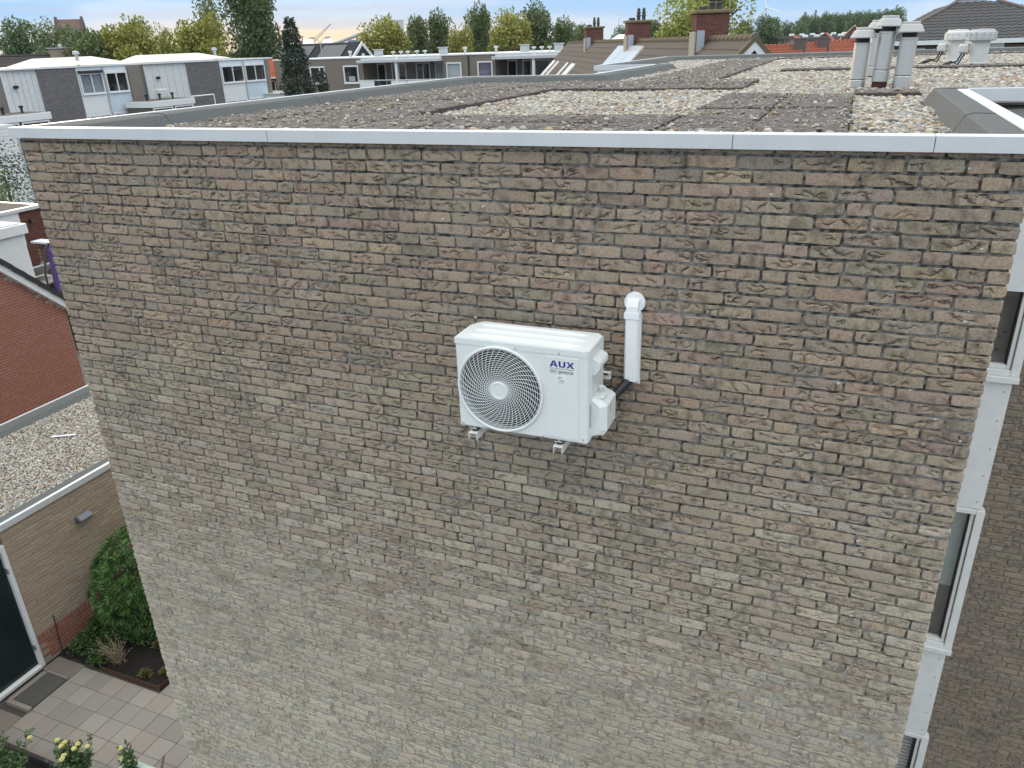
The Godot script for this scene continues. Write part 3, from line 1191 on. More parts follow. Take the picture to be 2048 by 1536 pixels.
func build_vents() -> void:
	vent_pipe("shortest metal vent pipe, pale collar standing straight on gravel", 0.012, -4.93, 0.070, 0.455, 0.0, -0.012)
	vent_pipe("tallest metal vent pipe with long rust-brown base", 0.205, -4.90, 0.070, 0.545, 0.085, -0.030)
	vent_pipe("metal vent pipe with short rust-stained foot beside dark paver", 0.392, -4.86, 0.072, 0.490, 0.035, -0.016)
	vent_pipe("metal vent pipe with white cap half hidden behind three others", 0.165, -6.6, 0.075, 0.53, 0.06, 0.0)
	for q in [["grey roof fan with ribbed lid and junction box, front one", Vector3(1.49, DECK, -9.35), 0.113], ["white roof fan standing behind the grey one", Vector3(1.32, DECK, -10.6), 0.11]]:
		var at: Vector3 = q[1]
		var t := thing("roof_fan", q[0], "roof fan", at, "roof fans with cables")
		var r: float = q[2]
		var m := MB.new()
		m.lathe([Vector2(r * 1.1, 0), Vector2(r * 1.1, 0.075), Vector2(r * 1.02, 0.08), Vector2(r * 1.02, 0.36)], at, 28)
		part(t, "body", m, K.plastic_white)
		var c := MB.new()
		c.lathe([Vector2(0, 0.34), Vector2(r * 1.45, 0.345), Vector2(r * 1.58, 0.36), Vector2(r * 1.58, 0.40), Vector2(r * 1.5, 0.405), Vector2(r * 1.5, 0.43), Vector2(r * 1.42, 0.46), Vector2(r * 1.3, 0.472), Vector2(r * 1.24, 0.49), Vector2(0, 0.495)], at, 12)
		for k in 12:
			var an := TAU * k / 12
			c.xf = Transform3D(Basis(Vector3.UP, -an), at)
			c.box(Vector3(r * 1.40, 0.35, -0.008), Vector3(r * 1.62, 0.455, 0.008), 0.004)
		part(t, "lid", c, K.plastic_grey if q[2] > 0.112 else K.plastic_white)
		var b := MB.new()
		b.box(at + Vector3(-r * 2.2, 0.20, 0.0), at + Vector3(-r * 1.25, 0.31, 0.10), 0.012)
		b.tube([at + Vector3(-r * 2.0, 0.255, 0.09), at + Vector3(-r * 2.0, 0.255, 0.13)], 0.04, 14)
		part(t, "junction_box", b, K.plastic_white)
		var w := MB.new()
		w.tube([at + Vector3(-r * 1.8, 0.20, 0.05), at + Vector3(-r * 2.2, 0.10, 0.06), at + Vector3(-r * 3.2, 0.06, 0.08), at + Vector3(-r * 4.6, 0.02, 0.1)], 0.011, 6)
		w.tube([at + Vector3(-r * 1.5, 0.20, 0.05), at + Vector3(-r * 2.1, 0.06, 0.10), at + Vector3(-r * 2.9, 0.10, 0.12), at + Vector3(-r * 4.4, 0.03, 0.13)], 0.011, 6)
		part(t, "cable", w, K.rubber)

# ---------------------------------------------------------------- the outdoor unit and what belongs to it
func text_part(parent: Node3D, called: String, s: String, font: SystemFont, height: float, at: Vector3, width: float, m: Material, depth := 0.0012) -> void:
	var t := TextMesh.new()
	t.text = s
	t.font = font
	t.font_size = 64
	t.pixel_size = 0.001
	t.depth = 0.02
	t.curve_step = 1.0
	t.horizontal_alignment = HORIZONTAL_ALIGNMENT_CENTER
	t.vertical_alignment = VERTICAL_ALIGNMENT_CENTER
	var box := t.get_aabb()
	var o := MeshInstance3D.new()
	o.name = called
	o.mesh = t
	o.material_override = m
	var sc := Vector3(width / box.size.x, height / box.size.y, depth / 0.02)
	o.transform = Transform3D(Basis.from_scale(sc), at - origin_of(parent) - box.get_center() * sc)
	parent.add_child(o, true)

func rounded_rect(x0: float, y0: float, x1: float, y1: float, r: float, n := 5) -> PackedVector2Array:
	var p := PackedVector2Array()
	for q in [[x1 - r, y0 + r, -PI / 2], [x1 - r, y1 - r, 0.0], [x0 + r, y1 - r, PI / 2], [x0 + r, y0 + r, PI]]:
		for k in n + 1:
			var an: float = q[2] + PI / 2 * k / n
			p.append(Vector2(q[0] + r * cos(an), q[1] + r * sin(an)))
	return p

func build_unit() -> void:
	var x0 := -1.679
	var x1 := -0.988
	var y0 := 6.652
	var y1 := 7.128
	var zf := 0.380
	var zb := 0.125
	var u := thing("air_conditioner", "white outdoor air-conditioning unit with round fan grille mounted on brick wall", "air conditioner", Vector3((x0 + x1) / 2, y0, (zf + zb) / 2))
	var fc := Vector2(-1.444, 6.884)
	var fr := 0.226
	# front sheet with the round opening, rounded upright edges
	var m := MB.new()
	var seg := 96
	var hole := []
	var outer := []
	for k in seg:
		var an := TAU * k / seg
		var d := Vector2(cos(an), sin(an))
		hole.append(fc + d * fr)
		var t := 1e9
		if absf(d.x) > 1e-6:
			t = minf(t, ((x1 - 0.022 if d.x > 0 else x0 + 0.006) - fc.x) / d.x)
		if absf(d.y) > 1e-6:
			t = minf(t, ((y1 if d.y > 0 else y0 + 0.006) - fc.y) / d.y)
		outer.append(fc + d * t)
	for k in seg:
		var l := (k + 1) % seg
		var a: Vector2 = hole[k]
		var b: Vector2 = outer[k]
		var c: Vector2 = outer[l]
		var d: Vector2 = hole[l]
		m.quad(Vector3(a.x, a.y, zf), Vector3(b.x, b.y, zf), Vector3(c.x, c.y, zf), Vector3(d.x, d.y, zf))
		if absf(b.x - c.x) > 1e-4 and absf(b.y - c.y) > 1e-4:      # corner of the sheet
			var e := Vector2(c.x if absf(c.x - fc.x) > absf(b.x - fc.x) else b.x, c.y if absf(c.y - fc.y) > absf(b.y - fc.y) else b.y)
			m.tri(Vector3(b.x, b.y, zf), Vector3(e.x, e.y, zf), Vector3(c.x, c.y, zf))
		# throat of the opening
		m.quad(Vector3(d.x, d.y, zf), Vector3(d.x, d.y, zf - 0.05), Vector3(a.x, a.y, zf - 0.05), Vector3(a.x, a.y, zf))
	# upright right-hand corner, rounded, then the side sheets
	var r := 0.022
	for k in 6:
		var a := PI / 2 * k / 6
		var b := PI / 2 * (k + 1) / 6
		var p := Vector3(x1 - r + r * sin(a), 0, zf - r + r * cos(a))
		var q := Vector3(x1 - r + r * sin(b), 0, zf - r + r * cos(b))
		m.quad(p + Vector3(0, y0 + 0.006, 0), q + Vector3(0, y0 + 0.006, 0), q + Vector3(0, y1, 0), p + Vector3(0, y1, 0))
	m.quad(Vector3(x1, y0 + 0.006, zf - r), Vector3(x1, y0 + 0.006, zb), Vector3(x1, y1, zb), Vector3(x1, y1, zf - r))
	m.quad(Vector3(x0, y0 + 0.006, zb), Vector3(x0, y0 + 0.006, zf - 0.006), Vector3(x0, y1, zf - 0.006), Vector3(x0, y1, zb))
	m.quad(Vector3(x0, y0 + 0.006, zf - 0.006), Vector3(x0 + 0.006, y0 + 0.006, zf), Vector3(x0 + 0.006, y1, zf), Vector3(x0, y1, zf - 0.006))
	m.quad(Vector3(x1, y0, zb), Vector3(x0, y0, zb), Vector3(x0, y1, zb), Vector3(x1, y1, zb))
	m.box(Vector3(x0 + 0.003, y0, zb), Vector3(x1 - 0.006, y0 + 0.006, zf - 0.004))
	part(u, "casing", m, K.casing)
	var th := MB.new()
	var seg2 := 48
	for k in seg2:
		var a := TAU * k / seg2
		var b := TAU * (k + 1) / seg2
		var p := Vector3(fc.x + fr * cos(a), fc.y + fr * sin(a), 0)
		var q := Vector3(fc.x + fr * cos(b), fc.y + fr * sin(b), 0)
		th.quad(q + Vector3(0, 0, zf - 0.05), q + Vector3(0, 0, zb + 0.05), p + Vector3(0, 0, zb + 0.05), p + Vector3(0, 0, zf - 0.05))
		th.tri(Vector3(fc.x, fc.y, zb + 0.05), p + Vector3(0, 0, zb + 0.05), q + Vector3(0, 0, zb + 0.05))
	part(u, "fan_chamber", th, K.black)
	var fan := MB.new()
	fan.xf = Transform3D(Basis.IDENTITY, Vector3(fc.x, fc.y, zf - 0.075))
	fan.tube([Vector3(0, 0, -0.05), Vector3(0, 0, 0.02)], 0.055, 20)
	for k in 3:
		for s in 6:
			var a0 := TAU * k / 3 + s * 0.24
			var a1 := a0 + 0.24
			var z0 := 0.015 - s * 0.012
			var z1 := z0 - 0.012
			fan.quad(Vector3(cos(a0) * 0.05, sin(a0) * 0.05, z0), Vector3(cos(a0 + 0.25) * 0.205, sin(a0 + 0.25) * 0.205, z0 + 0.01), Vector3(cos(a1 + 0.25) * 0.205, sin(a1 + 0.25) * 0.205, z1 + 0.01), Vector3(cos(a1) * 0.05, sin(a1) * 0.05, z1))
	part(u, "fan", fan, mat([0.025, 0.025, 0.027], 0.5))
	# grille: rim, rings, curved spokes, hub
	var g := Node3D.new()
	g.name = "fan_grille"
	u.add_child(g)
	g.position = -u.position
	var rim := MB.new()
	rim.torus(Vector3(fc.x, fc.y, zf + 0.006), fr - 0.002, 0.0075, 96, 8)
	part(g, "rim", rim, K.casing)
	for k in 15:
		var t := k / 14.0
		var rad := lerpf(0.058, fr - 0.014, t)
		var ring := MB.new()
		ring.torus(Vector3(fc.x, fc.y, zf + 0.014 - 0.010 * t * t), rad, 0.0016, 72, 5)
		part(g, "ring", ring, K.casing)
	for k in 42:
		var pts := []
		for s in 9:
			var t := s / 8.0
			var an := TAU * k / 42 - 1.05 * sqrt(t) * 1.0
			var rad := lerpf(0.047, fr - 0.004, t)
			pts.append(Vector3(fc.x + rad * cos(an), fc.y + rad * sin(an), zf + 0.016 - 0.011 * t * t))
		var sp := MB.new()
		sp.tube(pts, 0.0017, 5)
		part(g, "spoke", sp, K.casing)
	var hub := MB.new()
	hub.xf = Transform3D(Basis(Vector3.RIGHT, PI / 2), Vector3(fc.x, fc.y, zf + 0.010))
	hub.lathe([Vector2(0.049, 0), Vector2(0.049, 0.010), Vector2(0.046, 0.013), Vector2(0.037, 0.013), Vector2(0.035, 0.0105), Vector2(0, 0.0115)], Vector3.ZERO, 40)
	part(g, "hub", hub, K.casing)
	# raised service panel
	var pn := MB.new()
	pn.prism(rounded_rect(-1.199, 6.667, -1.034, 7.096, 0.006), zf - 0.002, zf + 0.003)
	pn.prism(rounded_rect(-1.1965, 6.6695, -1.0365, 7.0935, 0.005), zf + 0.003, zf + 0.0046)
	var panel := part(u, "front_panel", pn, K.casing)
	var bold := SystemFont.new()
	bold.font_names = PackedStringArray(["Droid Sans"])
	bold.font_weight = 800
	var plain := SystemFont.new()
	plain.font_names = PackedStringArray(["Droid Sans"])
	var zt := zf + 0.0052
	text_part(panel, "lettering", "AUX", bold, 0.031, Vector3(-1.1175, 7.0605, zt), 0.122, K.blue_ink)
	bx(panel, "underline", Vector3(-1.180, 7.0365, zt - 0.0006), Vector3(-1.056, 7.0378, zt + 0.0004), K.dark_ink)
	text_part(panel, "lettering", "DC", plain, 0.0155, Vector3(-1.159, 7.0215, zt), 0.033, K.dark_ink)
	text_part(panel, "lettering", "INVERTER", plain, 0.0125, Vector3(-1.0975, 7.0205, zt), 0.074, K.dark_ink)
	bx(panel, "underline", Vector3(-1.135, 7.0105, zt - 0.0006), Vector3(-1.122, 7.0113, zt + 0.0004), K.dark_ink)
	var st := bx(u, "sticker", Vector3(-1.149, 6.955, zf + 0.0047), Vector3(-1.099, 7.004, zf + 0.0053), K.label)
	var ic := MB.new()
	for l in [[Vector2(-0.017, 0.006), Vector2(-0.006, 0.014)], [Vector2(-0.006, 0.014), Vector2(0.010, 0.008)], [Vector2(-0.012, 0.003), Vector2(-0.002, 0.010)], [Vector2(-0.002, 0.010), Vector2(0.004, 0.004)], [Vector2(-0.004, 0.002), Vector2(-0.010, -0.008)]]:
		ic.tube([Vector3(-1.124 + l[0].x, 6.983 + l[0].y, zf + 0.0055), Vector3(-1.124 + l[1].x, 6.983 + l[1].y, zf + 0.0055)], 0.0009, 4)
	part(st, "house_emblem", ic, K.green_ink)
	text_part(st, "lettering", "G&R", plain, 0.008, Vector3(-1.116, 6.976, zf + 0.0055), 0.020, K.green_ink, 0.0006)
	text_part(st, "lettering", "INSTALLATIE", plain, 0.0035, Vector3(-1.124, 6.965, zf + 0.0055), 0.036, K.green_ink, 0.0006)
	# lid with three pressed ribs
	var lid := MB.new()
	var outline := PackedVector2Array([Vector2(x0 - 0.002, zf + 0.003), Vector2(x1 - 0.02, zf + 0.003), Vector2(x1 - 0.006, zf - 0.003), Vector2(x1 + 0.003, zf - 0.02), Vector2(x1 + 0.003, zb + 0.03), Vector2(x1 - 0.022, zb - 0.002), Vector2(x0 + 0.045, zb - 0.002), Vector2(x0 + 0.02, zb + 0.03), Vector2(x0 - 0.002, zb + 0.08)])
	lid.xf = Transform3D(Basis(Vector3(1, 0, 0), Vector3(0, 0, 1), Vector3(0, -1, 0)), Vector3(0, 0, 0))
	lid.prism(outline, -(y1 + 0.008), -(y1 - 0.022))
	var slim := Geometry2D.offset_polygon(outline, -0.004)
	lid.prism(slim[0], -(y1 + 0.0115), -(y1 + 0.008))
	lid.xf = Transform3D.IDENTITY
	for k in 3:
		var z := lerpf(zf - 0.052, zb + 0.052, k / 2.0)
		var pts := []
		var rr := []
		for s in 15:
			var t := s / 14.0
			pts.append(Vector3(lerpf(x0 + 0.045, x1 - 0.045, t), y1 + 0.0085, z))
			rr.append(0.0135 * minf(1.0, 0.15 + 9.0 * minf(t, 1.0 - t)))
		lid.tube(pts, rr, 14, false)
	part(u, "lid", lid, K.casing)
	for p in [Vector2(-1.354, y1 - 0.012), Vector2(-1.131, y1 - 0.012), Vector2(-1.52, y0 + 0.010), Vector2(-1.22, y0 + 0.010), Vector2(-1.66, y0 + 0.014), Vector2(-1.012, y0 + 0.022)]:
		var s := MB.new()
		s.xf = Transform3D(Basis(Vector3.RIGHT, PI / 2), Vector3(p.x, p.y, zf + (0.003 if p.y > 7.0 else 0.0)))
		s.lathe([Vector2(0.0055, 0), Vector2(0.0055, 0.0022), Vector2(0.003, 0.004), Vector2(0, 0.004)], Vector3.ZERO, 10)
		part(u, "screw", s, K.steel)
	# right side: grip, ridge, valve cover, rating label
	var side := MB.new()
	side.box(Vector3(x1 - 0.002, y0 + 0.24, zf - 0.04), Vector3(x1 + 0.004, y1 - 0.03, zf - 0.036))
	side.box(Vector3(x1 - 0.002, y0 + 0.235, zb + 0.01), Vector3(x1 + 0.003, y1 - 0.025, zf - 0.05), 0.002)
	part(u, "side_panel", side, K.casing)
	var grip := MB.new()
	grip.xf = Transform3D(Basis(Vector3(1, 0, 0), Vector3(0, 1, 0), Vector3(0, 0, 1)), Vector3.ZERO)
	var gp := PackedVector2Array([Vector2(x1, y1 - 0.045), Vector2(x1 + 0.034, y1 - 0.062), Vector2(x1 + 0.040, y1 - 0.072), Vector2(x1 + 0.040, y1 - 0.094), Vector2(x1 + 0.020, y1 - 0.125), Vector2(x1, y1 - 0.132)])
	grip.prism(gp, zb + 0.06, zf - 0.055)
	part(u, "handle", grip, K.casing)
	var vc := MB.new()
	# wedge-topped cover: outline seen from the front, drawn out along z, front edge chamfered
	var va := [Vector3(x1, 6.872, 0), Vector3(x1 + 0.060, 6.845, 0), Vector3(x1 + 0.072, 6.835, 0), Vector3(x1 + 0.072, 6.700, 0), Vector3(x1 + 0.056, 6.672, 0), Vector3(x1, 6.660, 0)]
	var zs := [zf - 0.060, zf - 0.085, zb + 0.02]
	var shrink := [0.55, 1.0, 1.0]
	for q in 2:
		for k in va.size() - 1:
			var a: Vector3 = va[k]
			var b: Vector3 = va[k + 1]
			var f0 := func(p: Vector3, t: int) -> Vector3:
				return Vector3(x1 + (p.x - x1) * shrink[t], lerpf(6.766, p.y, 0.9 if t == 0 else 1.0), zs[t])
			vc.quad(f0.call(a, q), f0.call(b, q), f0.call(b, q + 1), f0.call(a, q + 1))
	var cap := PackedVector2Array()
	for p in va:
		cap.append(Vector2(x1 + (p.x - x1) * 0.55, lerpf(6.766, p.y, 0.9)))
	vc.prism(cap, zs[0] - 0.001, zs[0])
	vc.box(Vector3(x1 + 0.01, 6.858, zf - 0.16), Vector3(x1 + 0.05, 6.872, zf - 0.10), 0.004)
	part(u, "valve_cover", vc, K.casing)
	bx(u, "rating_label", Vector3(x1 - 0.001, 6.725, zf - 0.052), Vector3(x1 + 0.0008, 6.85, zf - 0.024), K.grey_label)
	bx(u, "warning_label", Vector3(x1 + 0.0722, 6.775, zb + 0.10), Vector3(x1 + 0.0730, 6.832, zb + 0.14), K.label)
	var lt := MB.new()
	for k in 4:
		lt.box(Vector3(x1 + 0.073, 6.785 + k * 0.011, zb + 0.108), Vector3(x1 + 0.0735, 6.789 + k * 0.011, zb + 0.132 - 0.006 * (k % 2)))
	part(u, "label_print", lt, K.dark_ink)
	var gl := MB.new()
	gl.tube([Vector3(x1 + 0.012, 6.90, zb + 0.11), Vector3(x1 + 0.022, 6.905, zb + 0.10), Vector3(x1 + 0.034, 6.893, zb + 0.09), Vector3(x1 + 0.036, 6.865, zb + 0.09)], 0.008, 8)
	part(u, "cable_gland", gl, K.casing)
	# bracket under the unit
	var br := thing("wall_bracket", "white steel wall bracket of two arms and cross rail under fan unit", "bracket", Vector3((x0 + x1) / 2, 6.30, 0.0))
	for x in [-1.605, -1.140]:
		var a := MB.new()
		a.box(Vector3(x - 0.021, 6.618, 0.006), Vector3(x + 0.021, 6.6205, 0.395))
		a.box(Vector3(x - 0.0235, 6.583, 0.006), Vector3(x - 0.0211, 6.6205, 0.395))
		a.box(Vector3(x + 0.0211, 6.583, 0.006), Vector3(x + 0.0235, 6.6205, 0.395))
		part(br, "arm", a, K.white)
		var upr := MB.new()
		upr.box(Vector3(x - 0.0235, 6.624, 0.004), Vector3(x + 0.0235, 6.96, 0.03), 0.002)
		part(br, "upright", upr, K.white)
		for z in [0.352, 0.16]:
			var f := MB.new()
			f.lathe([Vector2(0.0, 0.0), Vector2(0.018, 0), Vector2(0.021, 0.006), Vector2(0.021, 0.012), Vector2(0.018, 0.018), Vector2(0, 0.018)], Vector3(x, 6.6215, z), 16)
			var rub := part(br, "rubber_foot", f, K.rubber)
			var p := MB.new()
			p.box(Vector3(x - 0.021, 6.6397, z - 0.02), Vector3(x + 0.021, 6.6425, z + (0.03 if z > 0.3 else 0.02)), 0.001)
			part(rub, "foot_plate", p, K.steel)
			if z > 0.3:
				var b := MB.new()
				b.lathe([Vector2(0.012, 0), Vector2(0.012, 0.002), Vector2(0.0075, 0.002), Vector2(0.0075, 0.0075), Vector2(0, 0.0075)], Vector3(x, 6.6426, z + 0.012), 6)
				part(rub, "bolt", b, K.steel)
	var rail := MB.new()
	rail.box(Vector3(-1.72, 6.868, 0.031), Vector3(-0.972, 6.871, 0.058))
	rail.box(Vector3(-1.72, 6.900, 0.031), Vector3(-0.972, 6.903, 0.058))
	rail.box(Vector3(-1.72, 6.8712, 0.031), Vector3(-0.972, 6.8998, 0.034))
	part(br, "rail", rail, K.white)
	bx(br, "slot", Vector3(-1.015, 6.880, 0.0342), Vector3(-0.99, 6.891, 0.0352), K.black)
	# trunking on the wall
	var d := thing("pipe_trunking", "white plastic pipe trunking with rounded wall cap above black hose", "trunking", Vector3(-0.868, 6.85, 0.0))
	var body := MB.new()
	body.xf = Transform3D(Basis(Vector3.BACK, 0.0), Vector3.ZERO)
	var sec := PackedVector2Array([Vector2(-0.036, 0), Vector2(-0.036, 0.038), Vector2(-0.026, 0.052), Vector2(0.026, 0.052), Vector2(0.036, 0.038), Vector2(0.036, 0)])
	var frame := Transform3D(Basis(Vector3(1, 0, 0), Vector3(0, 0, 1), Vector3(0, -1, 0)), Vector3(-0.868, 0, 0.004))
	body.xf = frame
	body.prism(sec, -7.204, -6.872)
	part(d, "cover", body, K.duct)
	bx(d, "back_plate", Vector3(-0.862, 6.850, 0.0035), Vector3(-0.826, 6.880, 0.022), K.duct, 0.002)
	bx(d, "rail_edge", Vector3(-0.8315, 6.850, 0.004), Vector3(-0.8275, 7.22, 0.03), K.duct)
	var cap2 := MB.new()
	cap2.xf = Transform3D(Basis.IDENTITY, Vector3(-0.866, 7.275, 0.0))
	var oval := PackedVector2Array()
	for k in 28:
		var an := TAU * k / 28
		oval.append(Vector2(0.052 * cos(an), 0.055 * sin(an) if sin(an) > 0 else 0.048 * sin(an)))
	cap2.prism(oval, 0.003, 0.016)
	cap2.prism(Geometry2D.offset_polygon(oval, -0.004)[0], 0.016, 0.020)
	part(d, "wall_cap", cap2, K.duct)
	var elbow := MB.new()
	elbow.xf = Transform3D(Basis(Vector3(0, 0, 1), Vector3(0, 1, 0), Vector3(-1, 0, 0)), Vector3(-0.868, 0, 0.018))
	elbow.prism(PackedVector2Array([Vector2(0, 7.205), Vector2(0.044, 7.205), Vector2(0.044, 7.235), Vector2(0.0, 7.235)]), -0.0385, 0.0385)
	elbow.prism(PackedVector2Array([Vector2(0, 7.235), Vector2(0.042, 7.235), Vector2(0.041, 7.268), Vector2(0.032, 7.290), Vector2(0.016, 7.298), Vector2(0.0, 7.299)]), -0.029, 0.029)
	part(d, "elbow", elbow, K.duct)
	var sc := MB.new()
	sc.xf = Transform3D(Basis(Vector3.RIGHT, PI / 2), Vector3(-0.866, 7.318, 0.016))
	sc.lathe([Vector2(0.004, 0), Vector2(0.004, 0.003), Vector2(0, 0.003)], Vector3.ZERO, 8)
	part(d, "screw", sc, K.steel)
	# taped hose
	var h := thing("refrigerant_hose", "black taped refrigerant hose between fan unit and white trunking", "hose", Vector3(-0.9, 6.82, 0.06))
	var line := [Vector3(-0.975, 6.775, 0.16), Vector3(-0.955, 6.792, 0.14), Vector3(-0.925, 6.816, 0.10), Vector3(-0.897, 6.846, 0.06), Vector3(-0.878, 6.872, 0.034), Vector3(-0.868, 6.90, 0.03)]
	var cv := Curve3D.new()
	for p in line:
		cv.add_point(p)
	var pts := []
	var rad := []
	for k in 40:
		pts.append(cv.sample_baked(cv.get_baked_length() * k / 39.0))
		rad.append(0.0225 + 0.0018 * sin(k * 1.7) + rng.randf_range(-0.001, 0.001))
	var hm := MB.new()
	hm.tube(pts, rad, 14)
	part(h, "hose", hm, mat([0.015, 0.015, 0.018], 0.42))
	for k in 8:
		var tp := MB.new()
		var loop := []
		var at: Vector3 = pts[4 + k * 4]
		var dir: Vector3 = (pts[5 + k * 4] - pts[3 + k * 4]).normalized()
		var sd := dir.cross(Vector3.UP).normalized()
		var up := sd.cross(dir)
		for s in 13:
			var an := TAU * s / 12
			loop.append(at + (sd * cos(an) + up * sin(an)) * 0.0245 + dir * 0.010 * sin(an + k))
		tp.tube(loop, 0.0018, 4, false)
		part(h, "tape_edge", tp, mat([0.05, 0.05, 0.055], 0.35))

# ---------------------------------------------------------------- helpers for walls of small bricks, windows and tiled roofs
func facing(n: Vector3, at: Vector3) -> Transform3D:     # local x to the right as one looks at the face, y up, z out of it
	return Transform3D(Basis(Vector3.UP.cross(n).normalized(), Vector3.UP, n), at)

func small_brick(w: float, h: float) -> ArrayMesh:
	var m := MB.new()
	var e := 0.004
	var a := Vector2(w / 2, h / 2)
	var f := [Vector3(-a.x + e, -a.y + e, 0), Vector3(a.x - e, -a.y + e, 0), Vector3(a.x - e, a.y - e, 0), Vector3(-a.x + e, a.y - e, 0)]
	var g := [Vector3(-a.x, -a.y, -0.004), Vector3(a.x, -a.y, -0.004), Vector3(a.x, a.y, -0.004), Vector3(-a.x, a.y, -0.004)]
	m.quad(f[0], f[1], f[2], f[3])
	for k in 4:
		var l := (k + 1) % 4
		m.quad(g[k], g[l], f[l], f[k])
		m.quad(g[k] + Vector3(0, 0, -0.012), g[l] + Vector3(0, 0, -0.012), g[l], g[k])
	return m.mesh()

# bricks over a face: each one that is large enough is an object; wanted(u, v) says where bricks show
func brick_face(parent: Node3D, frame: Transform3D, u0: float, u1: float, v0: float, v1: float, mats: Array, wanted: Callable, headers := 0.3, course := 0.0625) -> void:
	var st := small_brick(0.21, course - 0.0150)
	var hd := small_brick(0.10, course - 0.0150)
	var rows := wild_bond(u0, u1, v1, v0, course)
	var list := []
	for b in rows:
		if wanted.call(b[0], b[1]):
			list.append([EYE.distance_to(frame * Vector3(b[0], b[1], 0)) / b[2], b])
	list.sort_custom(func(p, q): return p[0] < q[0])
	var rest := MB.new()
	var org := origin_of(parent)
	for k in list.size():
		var b: Array = list[k][1]
		var sx: float = b[2] / (0.10 if b[3] else 0.21)
		var loc := Transform3D(Basis.from_scale(Vector3(sx, 1, 1)), Vector3(b[0], b[1], rng.randf_range(-0.002, 0.002)))
		var at := frame * loc
		if k < 300:
			var o := MeshInstance3D.new()
			o.name = "brick"
			o.mesh = hd if b[3] else st
			o.material_override = mats[rng.randi_range(0, mats.size() - 1)]
			o.transform = Transform3D(at.basis, at.origin - org)
			parent.add_child(o, true)
		else:
			var m := MB.new()
			rest.xf = at
			var w := 0.05 if b[3] else 0.105
			rest.box(Vector3(-w, -course / 2 + 0.005, -0.015), Vector3(w, course / 2 - 0.005, 0.0))
	if rest.v.size():
		var o := part(parent, "brick", rest, mats[0])
		o.set_meta("kind", "stuff")

func tones(list: Array, tex: String, scale: float) -> Array:
	var out := []
	for c in list:
		out.append(grainy(c, 0.92, noises[tex], scale))
	return out

func win(parent: Node3D, frame: Transform3D, u0: float, u1: float, v0: float, v1: float, bars := [], fw := 0.07, inside: Material = null, called := "window", deep := 3.0) -> Node3D:
	var w := Node3D.new()
	w.name = called
	parent.add_child(w, true)
	w.position = -origin_of(parent)
	if parent.position != Vector3.ZERO and parent.get_parent() != self and parent is MeshInstance3D:
		w.position = Vector3.ZERO
	var m := MB.new()
	m.xf = frame
	m.box(Vector3(u0, v0, -0.02), Vector3(u0 + fw, v1, 0.07))
	m.box(Vector3(u1 - fw, v0, -0.02), Vector3(u1, v1, 0.07))
	m.box(Vector3(u0 + fw, v1 - fw, -0.02), Vector3(u1 - fw, v1, 0.068))
	m.box(Vector3(u0 + fw, v0, -0.02), Vector3(u1 - fw, v0 + fw, 0.068))
	for b in bars:
		m.box(Vector3(b - fw * 0.45, v0 + fw, -0.02), Vector3(b + fw * 0.45, v1 - fw, 0.064))
	part(w, "frame", m, K.white)
	var edges := [u0 + fw]
	for b in bars:
		edges.append(b - fw * 0.45)
		edges.append(b + fw * 0.45)
	edges.append(u1 - fw)
	for k in range(0, edges.size(), 2):
		var p := MB.new()
		p.xf = frame
		p.box(Vector3(edges[k], v0 + fw, 0.036), Vector3(edges[k + 1], v1 - fw, 0.040))
		part(w, "pane", p, K.dark_glass)
		if inside:
			var q := MB.new()
			q.xf = frame
			var x: float = edges[k]
			var z := -0.05
			while x < edges[k + 1] - 0.02:
				q.quad(Vector3(x, v0 + fw, z), Vector3(x + 0.06, v0 + fw, z - 0.015), Vector3(x + 0.06, v1 - fw, z - 0.015), Vector3(x, v1 - fw, z))
				q.quad(Vector3(x + 0.06, v0 + fw, z - 0.015), Vector3(x + 0.12, v0 + fw, z), Vector3(x + 0.12, v1 - fw, z), Vector3(x + 0.06, v1 - fw, z - 0.015))
				x += 0.12
			part(w, "curtain", q, inside)
	var s := MB.new()
	s.xf = frame
	s.box(Vector3(u0 - 0.03, v0 - 0.06, -0.02), Vector3(u1 + 0.03, v0 - 0.002, 0.10))
	part(w, "sill", s, K.white)
	var d := MB.new()
	d.xf = frame
	for q in [[Vector3(u0, v0, -deep), Vector3(u1, v0, -deep), Vector3(u1, v1, -deep), Vector3(u0, v1, -deep)], [Vector3(u0, v0, 0), Vector3(u1, v0, 0), Vector3(u1, v0, -deep), Vector3(u0, v0, -deep)], [Vector3(u0, v1, -deep), Vector3(u1, v1, -deep), Vector3(u1, v1, 0), Vector3(u0, v1, 0)], [Vector3(u0, v0, 0), Vector3(u0, v0, -deep), Vector3(u0, v1, -deep), Vector3(u0, v1, 0)], [Vector3(u1, v0, -deep), Vector3(u1, v0, 0), Vector3(u1, v1, 0), Vector3(u1, v1, -deep)]]:
		d.quad(q[0], q[1], q[2], q[3])
	part(w, "room", d, K.room)
	return w

